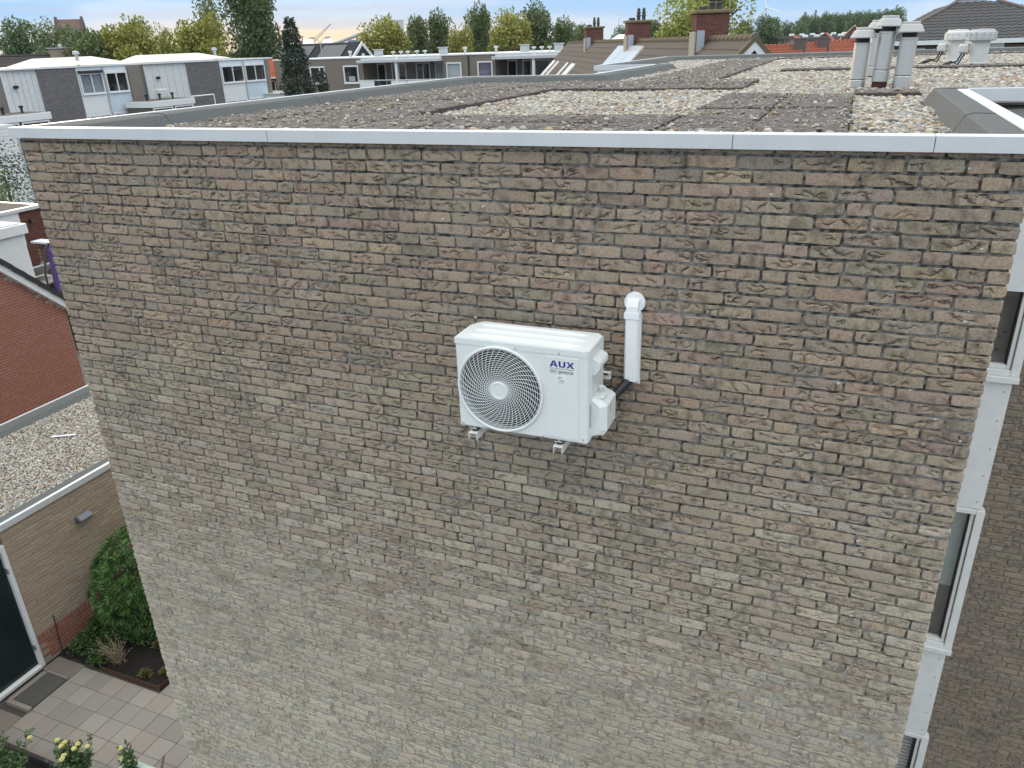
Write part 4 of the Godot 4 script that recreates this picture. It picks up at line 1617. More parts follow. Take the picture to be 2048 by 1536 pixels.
# a wall sheet with openings: cells of a grid drawn by the edges of the holes
func pierced(mb: MB, u0: float, u1: float, v0: float, v1: float, n0: float, n1: float, holes: Array) -> void:   # hole: [u0, u1, v0, v1]
	var us := [u0, u1]
	var vs := [v0, v1]
	for h in holes:
		us.append_array([h[0], h[1]])
		vs.append_array([h[2], h[3]])
	us.sort()
	vs.sort()
	for a in us.size() - 1:
		for b in vs.size() - 1:
			if us[a + 1] - us[a] < 0.001 or vs[b + 1] - vs[b] < 0.001:
				continue
			var mid := Vector2((us[a] + us[a + 1]) / 2.0, (vs[b] + vs[b + 1]) / 2.0)
			var open := mid.x < u0 or mid.x > u1 or mid.y < v0 or mid.y > v1
			for h in holes:
				if mid.x > h[0] and mid.x < h[1] and mid.y > h[2] and mid.y < h[3]:
					open = true
			if not open:
				mb.box(Vector3(us[a], vs[b], n0), Vector3(us[a + 1], vs[b + 1], n1))

# ribbed tiles in stepped rows: origin at the lower left of the slope, u along the eaves, s up the slope
func tile_slope(parent: Node3D, called: String, o: Vector3, u: Vector3, s: Vector3, width: float, length: float, rib: float, row: float, amp: float, tone: Color, wanted = null) -> MeshInstance3D:
	var m := MB.new()
	var nrm := u.cross(s).normalized()
	if nrm.y < 0:
		nrm = -nrm
	var nr := int(ceil(length / row))
	var nu := int(ceil(width / rib)) * 4
	for r in nr:
		var k := rng.randf_range(0.92, 1.08)
		var a0 := r * row
		var a1 := minf(length, a0 + row * 1.04)
		var first := m.v.size()
		for q in nu + 1:
			var x := minf(width, q * rib / 4.0)
			var prof := amp * pow(0.5 + 0.5 * cos(TAU * x / rib), 1.5)
			var slope := amp * PI / rib * sin(TAU * x / rib)
			var nn := (nrm + u * slope * 0.8).normalized()
			m.col = Color(tone.r * k, tone.g * k, tone.b * k) * (0.9 + 0.2 * rng.randf() if q % 4 == 0 else 1.0)
			m.col.a = 1.0
			m.vert(o + u * x + s * a0 + nrm * (prof + 0.022), nn)
			m.vert(o + u * x + s * a1 + nrm * (prof * 0.9 + 0.002), nn)
			m.vert(o + u * x + s * a0 + nrm * (-0.01), -s)
			m.vert(o + u * x + s * a0 + nrm * (prof + 0.022), -s)
		for q in nu:
			if wanted != null and not wanted.call((q + 0.5) * rib / 4.0, a0 + row * 0.5):
				continue
			var a := first + q * 4
			m.i.append_array(PackedInt32Array([a, a + 1, a + 5, a, a + 5, a + 4, a + 2, a + 3, a + 7, a + 2, a + 7, a + 6]))
	var c := part(parent, called, m, K.rooftile)
	return c

# ---------------------------------------------------------------- ground and the yard at the foot of the gable
func build_ground() -> void:
	K.dark_glass = K.glass
	var m := MB.new()
	m.quad(Vector3(-5000, -0.06, 600), Vector3(5000, -0.06, 600), Vector3(5000, -0.06, -6000), Vector3(-5000, -0.06, -6000))
	struct("ground", m, K.ground)
	var pv := MB.new()  # unseen pale paving, added to bounce light onto the lower gable
	pv.box(Vector3(-5.0, -0.05, 0.0), Vector3(12, -0.012, 14.0))
	for k in pv.c.size():
		pv.c[k] = Color(0.42, 0.40, 0.36)
	struct("bounce_pavement", pv, K.tile)

func build_yard() -> void:
	# thirty-centimetre concrete tiles, joints sunk
	var pm := MB.new()
	pm.box(Vector3(-10.28, -0.05, -2.27), Vector3(-5.0, -0.012, 3.0))
	pm.box(Vector3(-8.24, -0.05, -4.6), Vector3(-5.0, -0.0125, -2.271))
	pm.col = Color(0.10, 0.09, 0.075)
	for k in pm.c.size():
		pm.c[k] = Color(0.085, 0.075, 0.06)
	var patio := struct("patio", pm, K.tile)
	var meshes := []
	for k in 6:
		var t := MB.new()
		var c := [Color(0.335, 0.300, 0.258), Color(0.305, 0.272, 0.232), Color(0.36, 0.322, 0.278), Color(0.285, 0.260, 0.226), Color(0.34, 0.292, 0.246), Color(0.318, 0.286, 0.248)][k] as Color
		t.col = c
		t.box(Vector3(-0.1475, -0.03, -0.1475), Vector3(0.1475, 0.0, 0.1475), 0.003)
		meshes.append(t.mesh())
	for ix in range(-6, 12):
		for iz in range(-8, 6):
			var x := -8.827 + 0.3 * ix + 0.15
			var z := -1.938 + 0.3 * iz + 0.15
			if x < -9.72 or z > -0.79 or x > -5.2:
				continue
			if z < -2.27 and x < -8.26:
				continue
			var o := MeshInstance3D.new()
			o.name = "tile"
			o.mesh = meshes[rng.randi_range(0, 5)]
			o.material_override = K.tile
			o.transform = Transform3D(Basis(Vector3.UP, rng.randf_range(-0.004, 0.004)) * Basis(Vector3.RIGHT, rng.randf_range(-0.006, 0.006)), Vector3(x, rng.randf_range(-0.002, 0.002), z))
			patio.add_child(o, true)
	# sandy strip and concrete by the door
	var sd := MB.new()
	sd.col = Color(0.24, 0.205, 0.165)
	sd.box(Vector3(-10.3, -0.04, -2.26), Vector3(-9.735, -0.004, -1.98))
	sd.box(Vector3(-10.3, -0.04, -1.20), Vector3(-9.735, -0.004, -0.8))
	part(patio, "sand_strip", sd, K.tile)
	# brick edge of the next bed
	var m := thing("door_mat", "worn grey coir mat in concrete frame before green door", "mat", Vector3(-9.93, 0, -1.63))
	var mm := MB.new()
	mm.box(Vector3(-10.13, -0.01, -1.94), Vector3(-9.745, 0.012, -1.36), 0.006)
	part(m, "mat", mm, grainy([0.19, 0.18, 0.16], 1.0, noises["speck"], 6.0, noises["fine_h"], 1.0))
	var fm := MB.new()
	fm.col = Color(0.32, 0.28, 0.235)
	fm.box(Vector3(-10.16, -0.02, -1.355), Vector3(-9.70, 0.06, -1.29), 0.006)
	fm.box(Vector3(-10.19, -0.02, -1.975), Vector3(-9.74, 0.03, -1.945), 0.004)
	fm.box(Vector3(-10.21, -0.02, -1.94), Vector3(-10.135, 0.03, -1.36), 0.004)
	part(m, "concrete_frame", fm, K.tile)
	# planting bed with rusty steel edging
	var sm := MB.new()
	var nn := 34
	var fn := FastNoiseLite.new()
	fn.seed = 8
	fn.frequency = 3.0
	for a in nn + 1:
		for b in nn + 1:
			var x := lerpf(-10.32, -8.262, float(a) / nn)
			var z := lerpf(-4.7, -2.285, float(b) / nn)
			sm.vert(Vector3(x, 0.02 + 0.05 * fn.get_noise_2d(x, z) + rng.randf_range(-0.014, 0.014), z), Vector3.UP)
	for a in nn:
		for b in nn:
			var p := a * (nn + 1) + b
			sm.i.append_array(PackedInt32Array([p, p + nn + 1, p + nn + 2, p, p + nn + 2, p + 1]))
	var soil := struct("soil", sm, K.soil)
	var ed := thing("bed_edging", "rusty steel edging strip around the dark soil bed", "edging", Vector3(-8.26, 0, -2.28))
	bx(ed, "strip", Vector3(-9.42, -0.03, -2.283), Vector3(-8.262, 0.075, -2.277), K.steel_rust)
	bx(ed, "strip", Vector3(-8.261, -0.03, -4.5), Vector3(-8.255, 0.075, -2.277), K.steel_rust)
	bx(ed, "corner_post", Vector3(-8.275, 0.0, -2.30), Vector3(-8.25, 0.085, -2.276), K.steel_rust)
	# evergreen shrub: whorls of pointed leaves on short shoots
	var sh := thing("evergreen_shrub", "large dark evergreen shrub of pointed leaves against buff brick shed", "shrub", Vector3(-9.55, 0.03, -3.55))
	var stem := MB.new()
	for k in 9:
		var d := Vector3(rng.randf_range(-0.5, 0.5), 1.0, rng.randf_range(-0.5, 0.5))
		stem.tube([sh.position, sh.position + d * 0.5, sh.position + d * 1.0 + Vector3(0, 0.1, 0)], [0.02, 0.014, 0.008], 5)
	part(sh, "stem", stem, K.bark)
	var lf := MB.new()
	var ctr := Vector3(-9.55, 0.78, -3.55)
	for k in 1300:
		var d := Vector3(rng.randfn(), rng.randfn(), rng.randfn()).normalized()
		var lump := 1.0 + 0.16 * fn.get_noise_3dv(d * 0.8)
		var rad := Vector3(0.72, 0.88, 0.85) * lump * (1.0 if k % 4 else rng.randf_range(0.6, 0.95))
		var at := ctr + d * rad
		if at.y < 0.08 or at.x < -10.30:
			continue
		var out := (d + Vector3(0, 0.55, 0)).normalized()
		var t := rng.randf_range(0.75, 1.25)
		var tone := Color(0.052 * t, 0.118 * t, 0.026 * t) if rng.randf() < 0.7 else Color(0.10 * t, 0.19 * t, 0.04 * t)
		for q in 9:
			var an := TAU * q / 9 + rng.randf() * 0.5
			var s := out.cross(Vector3(0.3, 0.1, 0.9)).normalized()
			var u := s.cross(out)
			var dir := (out * rng.randf_range(0.25, 0.9) + s * cos(an) + u * sin(an)).normalized()
			leaf(lf, at, dir, rng.randf_range(0.075, 0.12), 0.020, tone)
	part(sh, "foliage", lf, K.leaf)
	# low ground cover, four clumps that grow into one
	var gc := thing("ground_cover", "low bright green leafy ground cover between soil bed and brick plinth", "ground cover", Vector3(-9.8, 0.03, -2.7))
	var gm := MB.new()
	for c in [[Vector3(-9.95, 0.10, -2.55), 0.30, 0.20], [Vector3(-9.62, 0.10, -2.85), 0.30, 0.22], [Vector3(-9.55, 0.06, -2.42), 0.20, 0.13], [Vector3(-10.1, 0.12, -2.95), 0.22, 0.22], [Vector3(-9.25, 0.08, -3.05), 0.26, 0.18]]:
		for k in 620:
			var d := Vector3(rng.randfn(), absf(rng.randfn()), rng.randfn()).normalized() * pow(rng.randf(), 0.3)
			var at: Vector3 = c[0] + Vector3(d.x * c[1], d.y * c[2], d.z * c[1])
			if at.x < -10.31:
				continue
			var t := rng.randf_range(0.7, 1.3)
			leaf(gm, at, Vector3(rng.randfn(), 0.5 + rng.randf(), rng.randfn()).normalized(), 0.045, 0.026, Color(0.065 * t, 0.125 * t, 0.030 * t))
	part(gc, "foliage", gm, K.leaf)
	# dead stems
	var dp := thing("dry_plant", "pale dry stalks of a dead plant in dark soil", "dry plant", Vector3(-9.3, 0.03, -2.5))
	var dm := MB.new()
	for k in 46:
		var d := Vector3(rng.randf_range(-0.75, 0.45), rng.randf_range(0.45, 1.0), rng.randf_range(-0.5, 0.5)).normalized()
		var l := rng.randf_range(0.2, 0.48)
		var b := dp.position + Vector3(rng.randf_range(-0.05, 0.05), 0, rng.randf_range(-0.05, 0.05))
		var mid := b + d * l * 0.5 + Vector3(rng.randf_range(-0.03, 0.03), 0.02, rng.randf_range(-0.03, 0.03))
		dm.tube([b, mid, b + d * l + Vector3(rng.randf_range(-0.05, 0.05), 0.03, rng.randf_range(-0.05, 0.05))], [0.005, 0.0035, 0.002], 4)
		dm.tube([mid, mid + Vector3(rng.randf_range(-0.12, 0.12), 0.06, rng.randf_range(-0.12, 0.12))], [0.003, 0.002], 4)
		dm.box(b + d * l - Vector3.ONE * 0.006, b + d * l + Vector3.ONE * 0.006)
	for k in 12:
		var a := rng.randf_range(-0.9, 0.5)
		var b := dp.position + Vector3(rng.randf_range(-0.15, 0.2), 0.02, rng.randf_range(-0.05, 0.15))
		dm.tube([b, b + Vector3(cos(a) * -0.3, 0.02, sin(a) * 0.25)], [0.003, 0.002], 4)
	part(dp, "stalks", dm, mat([0.30, 0.24, 0.15], 0.9))
	# tufts
	for q in [["yellow green tuft at the front edge of soil bed", Vector3(-8.66, 0.03, -2.42)], ["small olive tuft near the rusty corner post", Vector3(-8.40, 0.03, -2.56)], ["sprawling olive tuft close to the gable wall", Vector3(-8.95, 0.03, -2.95)]]:
		var t := thing("grass_tuft", q[0], "plant", q[1], "tufts in the soil bed")
		var tm := MB.new()
		for k in 240:
			var d := Vector3(rng.randfn(), absf(rng.randfn()) * 0.6 + 0.15, rng.randfn() * 0.6).normalized()
			var w := rng.randf_range(0.8, 1.2)
			leaf(tm, t.position + d * rng.randf_range(0.01, 0.07), d, 0.07, 0.012, Color(0.16 * w, 0.15 * w, 0.045 * w))
		part(t, "blades", tm, K.leaf)
	var sk := MB.new()
	sk.tube([Vector3(-10.24, 0.0, -2.30), Vector3(-10.27, 0.72, -2.36)], 0.009, 6)
	tag(part(self, "plant_stake", sk, mat([0.02, 0.02, 0.018], 0.7)), "thin dark stake leaning at the buff brick wall", "stake")
	# bed along the near side of the patio
	var nb := thing("planter_edge", "dark timber edge between patio tiles and flowering plants", "edging", Vector3(-8.6, 0, -0.75))
	bx(nb, "board", Vector3(-10.2, -0.02, -0.775), Vector3(-7.2, 0.10, -0.725), mat([0.035, 0.03, 0.026], 0.9), 0.004)
	bx(nb, "soil", Vector3(-10.2, -0.03, -0.724), Vector3(-6.0, 0.02, 1.0), K.soil)
	for q in [["leafy plant with few yellow flower heads by the dark timber edge", Vector3(-8.75, 0.02, -0.30), 0.62, 0.30, 60, 4], ["tall plant bearing a cluster of pale yellow flower heads", Vector3(-7.85, 0.02, -0.62), 0.80, 0.24, 46, 13], ["single flowering stem rising in front of pale green lid", Vector3(-7.12, 0.02, -0.80), 0.86, 0.09, 16, 3]]:
		var t := thing("flowering_plant", q[0], "plant", q[1], "flowering plants along the patio")
		var s := MB.new()
		var l := MB.new()
		var f := MB.new()
		var base: Vector3 = q[1]
		for k in int(q[4]):
			var d := Vector3(rng.randfn() * 0.5, 1.6, rng.randfn() * 0.5)
			var top: Vector3 = base + Vector3(d.x * q[3], q[2] * rng.randf_range(0.72, 1.05), d.z * q[3])
			s.tube([base + Vector3(d.x, 0, d.z) * q[3] * 0.35, base.lerp(top, 0.5) + Vector3(0, 0.02, 0), top], [0.006, 0.005, 0.003], 4)
			for n in 26:
				var y := rng.randf_range(0.35, 1.0)
				var dd := Vector3(rng.randfn(), rng.randf_range(-0.1, 0.7), rng.randfn()).normalized()
				var w := rng.randf_range(0.75, 1.25)
				leaf(l, base.lerp(top, y), dd, rng.randf_range(0.05, 0.085), 0.03, Color(0.075 * w, 0.125 * w, 0.045 * w))
			if k < int(q[5]):
				for n in 46:
					var dd := Vector3(rng.randfn(), absf(rng.randfn()), rng.randfn()).normalized()
					f.xf = Transform3D(Basis.from_euler(Vector3(rng.randf(), rng.randf(), rng.randf()) * TAU), top + dd * Vector3(0.026, 0.02, 0.026))
					f.box(-Vector3.ONE * 0.0055, Vector3.ONE * 0.0055)
		part(t, "stem", s, mat([0.07, 0.09, 0.04], 0.8))
		part(t, "leaves", l, K.leaf)
		part(t, "flower_heads", f, mat([0.60, 0.56, 0.22], 0.8))
	var bn := thing("storage_box", "pale green garden box with chamfered lid among flowering plants", "box", Vector3(-6.95, 0.0, -0.72))
	bx(bn, "body", Vector3(-7.25, 0.0, -0.90), Vector3(-6.62, 0.46, -0.30), mat([0.36, 0.45, 0.38], 0.6), 0.02)
	bx(bn, "lid", Vector3(-7.30, 0.462, -0.96), Vector3(-6.57, 0.51, -0.26), mat([0.42, 0.52, 0.44], 0.55), 0.03)
	for k in 4:
		bx(bn, "rib", Vector3(-7.2 + k * 0.16, 0.508, -0.88), Vector3(-7.14 + k * 0.16, 0.518, -0.34), mat([0.42, 0.52, 0.44], 0.55), 0.004)
	var br := MB.new()
	br.tube([Vector3(-6.62, 0.82, -0.93), Vector3(-6.30, 0.55, -0.35), Vector3(-6.0, 0.0, 0.3)], 0.014, 8)
	tag(part(self, "broom_handle", br, K.wood), "brown wooden broom handle sticking up beside pale green box", "broom")

# ---------------------------------------------------------------- shed and red house to the left
func build_near_left() -> void:
	var shed := thing("shed", "flat-roofed buff brick shed with dark green door and red brick plinth", "shed", Vector3(-11.8, 0, -3.0))
	var fx := -10.33
	var frame := facing(Vector3.RIGHT, Vector3(fx, 0, 0))       # local x = -z
	var buff := tones([[0.45, 0.345, 0.240], [0.42, 0.318, 0.224], [0.47, 0.368, 0.262], [0.40, 0.298, 0.208], [0.435, 0.348, 0.254], [0.385, 0.294, 0.212]], "mottled", 2.0)
	var red := tones([[0.345, 0.125, 0.080], [0.30, 0.110, 0.075], [0.375, 0.140, 0.088], [0.315, 0.128, 0.096]], "mottled", 2.0)
	var wm := MB.new()
	wm.col = Color(0.46, 0.39, 0.31)
	wm.box(Vector3(-13.3, 0, -7.5), Vector3(fx - 0.004, 2.40, -2.06))
	wm.box(Vector3(-13.3, 0, -2.059), Vector3(fx - 0.15, 2.40, 2.0))
	var wall := part(shed, "wall", wm, K.mortar)
	brick_face(wall, frame, 2.07, 4.6, 0.53, 2.42, buff, func(u, v): return v > 0.53)
	# plinth: a soldier course over stretchers
	var so := small_brick(0.0505, 0.10)
	for k in 30:
		var o := MeshInstance3D.new()
		o.name = "plinth_brick"
		o.mesh = so
		o.material_override = red[k % 4]
		var at := frame * Transform3D(Basis.IDENTITY, Vector3(2.105 + k * 0.0625, 0.472, 0.001))
		o.transform = Transform3D(at.basis, at.origin - origin_of(wall))
		wall.add_child(o, true)
	var st := small_brick(0.21, 0.05)
	for r in 6:
		for k in 9:
			var o := MeshInstance3D.new()
			o.name = "plinth_brick"
			o.mesh = st
			o.material_override = red[(k * 3 + r) % 4]
			var at := frame * Transform3D(Basis.IDENTITY, Vector3(2.18 + k * 0.22 + (0.11 if r % 2 else 0.0), 0.39 - r * 0.0625, 0.001))
			o.transform = Transform3D(at.basis, at.origin - origin_of(wall))
			wall.add_child(o, true)
	# roof: trim, kerb, gravel
	bx(shed, "roof_trim", Vector3(fx - 0.03, 2.412, -7.5), Vector3(fx + 0.025, 2.508, 2.0), K.trim, 0.002)
	bx(shed, "roof_edge", Vector3(fx - 0.20, 2.38, -7.5), Vector3(fx - 0.031, 2.500, 2.0), K.bitumen, 0.01)
	var dm := MB.new()
	dm.box(Vector3(-13.05, 2.36, -7.5), Vector3(fx - 0.201, 2.405, 2.0))
	var deck := part(shed, "roof_deck", dm, K.gravel_base)
	var km := MB.new()
	km.xf = Transform3D(Basis.IDENTITY, Vector3(-13.3, 0, 0))
	km.prism(PackedVector2Array([Vector2(0, 2.30), Vector2(0, 2.52), Vector2(0.10, 2.525), Vector2(0.17, 2.50), Vector2(0.30, 2.38), Vector2(0.30, 2.30)]), -7.5, 2.0)
	part(shed, "kerb", km, K.bitumen)
	bx(shed, "kerb_trim", Vector3(-13.34, 2.40, -7.5), Vector3(-13.302, 2.535, 2.0), K.trim)
	var spots := []
	var z := -2.0
	while z > -7.2:
		var x := -13.02
		while x < fx - 0.21:
			spots.append(pebble_at(Vector3(x + rng.randf_range(-0.014, 0.014), 2.412 + rng.randf_range(0, 0.014), z + rng.randf_range(-0.014, 0.014)), rng.randf_range(0.013, 0.024)))
			x += 0.030
		z -= 0.030
	gravel_part(deck, "gravel", spots)
	var ws := MB.new()
	ws.xf = Transform3D(Basis(Vector3.UP, 0.55), Vector3(-12.0, 2.446, -4.5))
	ws.box(Vector3(-0.2, 0, -0.02), Vector3(0.2, 0.015, 0.02), 0.003)
	tag(part(self, "plastic_strip", ws, K.white), "short white plastic strip lying on shed gravel roof", "strip")
	# door in a white frame
	var dr := Node3D.new()
	dr.name = "door"
	shed.add_child(dr)
	dr.position = -shed.position
	bx(dr, "leaf", Vector3(fx - 0.09, 0.06, -1.99), Vector3(fx - 0.045, 2.10, -1.05), mat([0.006, 0.017, 0.018], 0.30), 0.004)
	bx(dr, "jamb", Vector3(fx - 0.10, 0.0, -2.055), Vector3(fx + 0.012, 2.20, -1.995), K.white, 0.003)
	bx(dr, "jamb", Vector3(fx - 0.10, 0.0, -1.045), Vector3(fx + 0.012, 2.20, -0.985), K.white, 0.003)
	bx(dr, "head", Vector3(fx - 0.10, 2.11, -1.99), Vector3(fx + 0.010, 2.40, -1.05), K.white, 0.003)
	bx(dr, "threshold", Vector3(fx - 0.10, 0.0, -1.99), Vector3(fx + 0.03, 0.055, -1.05), K.white, 0.004)
	for y in [0.35, 1.75]:
		bx(dr, "hinge", Vector3(fx - 0.04, y, -2.0), Vector3(fx + 0.022, y + 0.1, -1.975), K.steel, 0.004)
	var lp := thing("wall_lamp", "square grey bulkhead lamp fixed on the buff brick wall", "lamp", Vector3(fx, 1.86, -3.28))
	bx(lp, "back_plate", Vector3(fx, 1.85, -3.40), Vector3(fx + 0.02, 1.97, -3.16), mat([0.08, 0.085, 0.09], 0.5), 0.004)
	var lb := MB.new()
	lb.xf = Transform3D(Basis(Vector3.BACK, -0.5), Vector3(fx + 0.075, 1.93, -3.28))
	lb.box(Vector3(-0.055, -0.035, -0.11), Vector3(0.055, 0.035, 0.11), 0.006)
	part(lp, "housing", lb, mat([0.16, 0.17, 0.185], 0.45))
	var lg := MB.new()
	lg.xf = lb.xf
	lg.box(Vector3(0.0552, -0.025, -0.095), Vector3(0.058, 0.025, 0.095))
	part(lp, "lens", lg, mat([0.30, 0.31, 0.29], 0.2))
	# red brick house beyond the shed
	var rh := thing("brick_house", "red brick house gable with white barge board and dark tiles", "house", Vector3(-20, 0, -6))
	var gx := -16.3
	var gframe := facing(Vector3.RIGHT, Vector3(gx, 0, 0))
	var gm := MB.new()
	gm.col = Color(0.58, 0.50, 0.42)
	gm.xf = facing(Vector3.RIGHT, Vector3(gx - 0.004, 0, 0))
	var line := func(u: float) -> float: return 4.36 - 0.962 * (u - 7.08)
	gm.prism(PackedVector2Array([Vector2(-1.0, 0), Vector2(8.32, 0), Vector2(8.32, line.call(8.32)), Vector2(3.6, line.call(3.6)), Vector2(-1.0, line.call(8.2))]), -7.0, 0.0)
	var gw := part(rh, "gable_wall", gm, K.mortar)
	brick_face(gw, gframe, 4.6, 8.31, 0.8, 6.6, red, func(u, v): return v < line.call(u) - 0.03)
	var bm := MB.new()
	bm.xf = gframe
	bm.prism(PackedVector2Array([Vector2(3.5, line.call(3.5)), Vector2(8.46, line.call(8.46)), Vector2(8.46, line.call(8.46) + 0.235), Vector2(3.5, line.call(3.5) + 0.235)]), 0.10, 0.125)
	bm.prism(PackedVector2Array([Vector2(3.5, line.call(3.5) - 0.002), Vector2(8.44, line.call(8.44) - 0.002), Vector2(8.44, line.call(8.44) + 0.02), Vector2(3.5, line.call(3.5) + 0.02)]), -0.02, 0.0995)
	part(rh, "barge_board", bm, K.white)
	var sl := Vector3(0, 0.962, 1).normalized()
	tile_slope(rh, "roof_tiles", Vector3(gx + 0.16, line.call(8.5) + 0.25, -8.5), Vector3.LEFT, sl, 7.2, 6.6, 0.30, 0.34, 0.035, Color(0.035, 0.034, 0.032))
	var vm := MB.new()
	vm.xf = gframe
	for k in 20:                      # verge tiles lapping over the barge board
		var u := 8.5 - k * 0.245
		vm.prism(PackedVector2Array([Vector2(u, line.call(u) + 0.19), Vector2(u, line.call(u) + 0.33), Vector2(u - 0.27, line.call(u - 0.27) + 0.31), Vector2(u - 0.27, line.call(u - 0.27) + 0.17)]), 0.13 + 0.004 * (k % 2), 0.165 + 0.004 * (k % 2))
	part(rh, "verge_tiles", vm, mat([0.035, 0.034, 0.032], 0.9))
	var dn := Node3D.new()
	dn.name = "dormer"
	rh.add_child(dn)
	dn.position = -rh.position
	bx(dn, "cheek", Vector3(-22, 2.9, -9.03), Vector3(-18.0, 4.67, -7.0), K.white)
	bx(dn, "roof_edge", Vector3(-22.06, 4.672, -9.12), Vector3(-17.92, 4.90, -6.9), K.white, 0.004)
	var dt := MB.new()
	dt.box(Vector3(-22.0, 4.9, -9.06), Vector3(-18.0, 4.915, -9.0))
	dt.box(Vector3(-18.06, 4.9, -8.99), Vector3(-18.0, 4.94, -6.9))
	part(dn, "edge_strip", dt, K.trim)
	# low brick house with gravel roof behind it
	var lh := thing("brick_extension", "low dark red brick extension with gravel roof and white window band", "extension", Vector3(-28, 0, -14))
	var em := MB.new()
	em.col = Color(0.13, 0.055, 0.042)
	em.box(Vector3(-33, 0, -15.55), Vector3(-26, 3.72, -14.66))
	em.box(Vector3(-33, 0, -14.659), Vector3(-26.1, 3.2, -11))
	part(lh, "wall", em, K.plain_brick)
	var eb := MB.new()
	for r in 30:
		for k in 5:
			eb.col = Color(0.15, 0.06, 0.045) * rng.randf_range(0.75, 1.2)
			eb.col.a = 1.0
			var zz := -14.68 - k * 0.22 + (0.1 if r % 2 else 0.0)
			eb.box(Vector3(-26.0, 3.66 - r * 0.0625, maxf(zz - 0.205, -15.55)), Vector3(-25.993, 3.71 - r * 0.0625, minf(zz, -14.665)))
	var eo := part(lh, "brick", eb, K.plain_brick)
	eo.set_meta("kind", "stuff")
	bx(lh, "roof_trim", Vector3(-33, 3.722, -15.6), Vector3(-25.9, 3.83, -11), K.trim)
	bx(lh, "gravel_roof", Vector3(-32.8, 3.831, -15.4), Vector3(-26.1, 3.838, -11), K.gravel_base)
	bx(lh, "kerb", Vector3(-33.2, 3.831, -15.6), Vector3(-32.8, 4.0, -11), K.bitumen)
	bx(lh, "fascia", Vector3(-26.1, 3.40, -14.65), Vector3(-25.97, 3.715, -11), K.white)
	bx(lh, "window_band", Vector3(-26.09, 2.6, -14.58), Vector3(-26.0, 3.395, -11), K.dark_glass)
	bx(lh, "window_post", Vector3(-26.09, 2.6, -14.65), Vector3(-25.97, 3.395, -14.585), K.white)
	var wl := MB.new()
	wl.tube([Vector3(-25.99, 3.35, -15.0), Vector3(-25.86, 3.38, -15.0), Vector3(-25.86, 3.28, -15.0)], 0.05, 8)
	tag(part(self, "wall_lantern", wl, K.black), "small black lantern on low dark red brick extension", "lantern")
	var gw2 := thing("garden_wall", "red brick garden wall with pale coping behind purple parasol", "wall", Vector3(-24, 0, -14))
	var gwm := MB.new()
	for r in 22:
		for k in 8:
			gwm.col = Color(0.15, 0.06, 0.045) * rng.randf_range(0.75, 1.2)
			gwm.col.a = 1.0
			var xx := -24.6 + k * 0.22 + (0.1 if r % 2 else 0.0)
			gwm.box(Vector3(xx, 2.83 - r * 0.0625, -14.2), Vector3(xx + 0.205, 2.88 - r * 0.0625, -14.0))
	gwm.col = Color(0.30, 0.25, 0.2)
	gwm.box(Vector3(-24.6, 0, -14.19), Vector3(-22.7, 2.9, -14.01))
	part(gw2, "brickwork", gwm, K.plain_brick)
	bx(gw2, "coping", Vector3(-24.7, 2.901, -14.3), Vector3(-22.6, 2.96, -13.9), K.trim)
	var fe := thing("wooden_fence", "weathered grey wooden fence panel behind white dormer", "fence", Vector3(-23, 0, -12.5))
	for k in 9:
		bx(fe, "board", Vector3(-23.1, 0.02 + k * 0.28, -12.9), Vector3(-23.05, 0.27 + k * 0.28, -11.3), mat([0.13, 0.12, 0.105], 0.9), 0.008)
	bx(fe, "post", Vector3(-23.12, 0, -13.0), Vector3(-23.02, 2.6, -12.905), mat([0.16, 0.14, 0.12], 0.9))
	var tb := thing("hot_tub", "covered hot tub with dark slatted side and pale lid edge", "hot tub", Vector3(-22.4, 0, -12.5))
	for k in 8:
		bx(tb, "slat", Vector3(-21.9, 0.0, -12.75 + k * 0.14), Vector3(-21.86, 2.22, -12.63 + k * 0.14), mat([0.05, 0.048, 0.042], 0.8), 0.004)
	bx(tb, "shell", Vector3(-22.9, 0, -12.74), Vector3(-21.905, 2.2, -11.65), mat([0.04, 0.04, 0.038], 0.8))
	bx(tb, "rim", Vector3(-22.95, 2.225, -12.8), Vector3(-21.84, 2.28, -11.6), mat([0.42, 0.38, 0.30], 0.8), 0.006)
	var lidm := MB.new()
	lidm.xf = Transform3D(Basis(Vector3.BACK, 0.5), Vector3(-22.8, 2.33, -12.25))
	lidm.box(Vector3(0, 0, -0.45), Vector3(0.9, 0.06, 0.45), 0.01)
	part(tb, "cover", lidm, mat([0.34, 0.36, 0.40], 0.5))
	var pa := thing("parasol", "folded purple parasol hanging from a dark bent pole", "parasol", Vector3(-21.6, 0, -12.2))
	var pm := MB.new()
	var px := Vector3(-21.6, 0, -12.28)
	for k in 10:
		var a := TAU * k / 10
		var b := TAU * (k + 1) / 10
		var ra := 0.10 if k % 2 else 0.20
		var rb := 0.20 if k % 2 else 0.10
		for s in [[3.45, 0.02, 3.22, 0.75], [3.20, 0.62, 2.0, 1.0]]:
			pm.quad(px + Vector3(cos(a) * ra * s[3], s[2], sin(a) * ra * s[3]), px + Vector3(cos(b) * rb * s[3], s[2], sin(b) * rb * s[3]), px + Vector3(cos(b) * rb * s[1], s[0], sin(b) * rb * s[1]), px + Vector3(cos(a) * ra * s[1], s[0], sin(a) * ra * s[1]))
	part(pa, "canopy", pm, mat([0.10, 0.065, 0.22], 0.85))
	var pp := MB.new()
	pp.tube([Vector3(-21.7, 0, -11.85), Vector3(-21.7, 2.6, -11.95), Vector3(-21.65, 3.3, -12.12), Vector3(-21.6, 3.48, -12.26)], 0.03, 8)
	part(pa, "pole", pp, mat([0.05, 0.05, 0.055], 0.5))
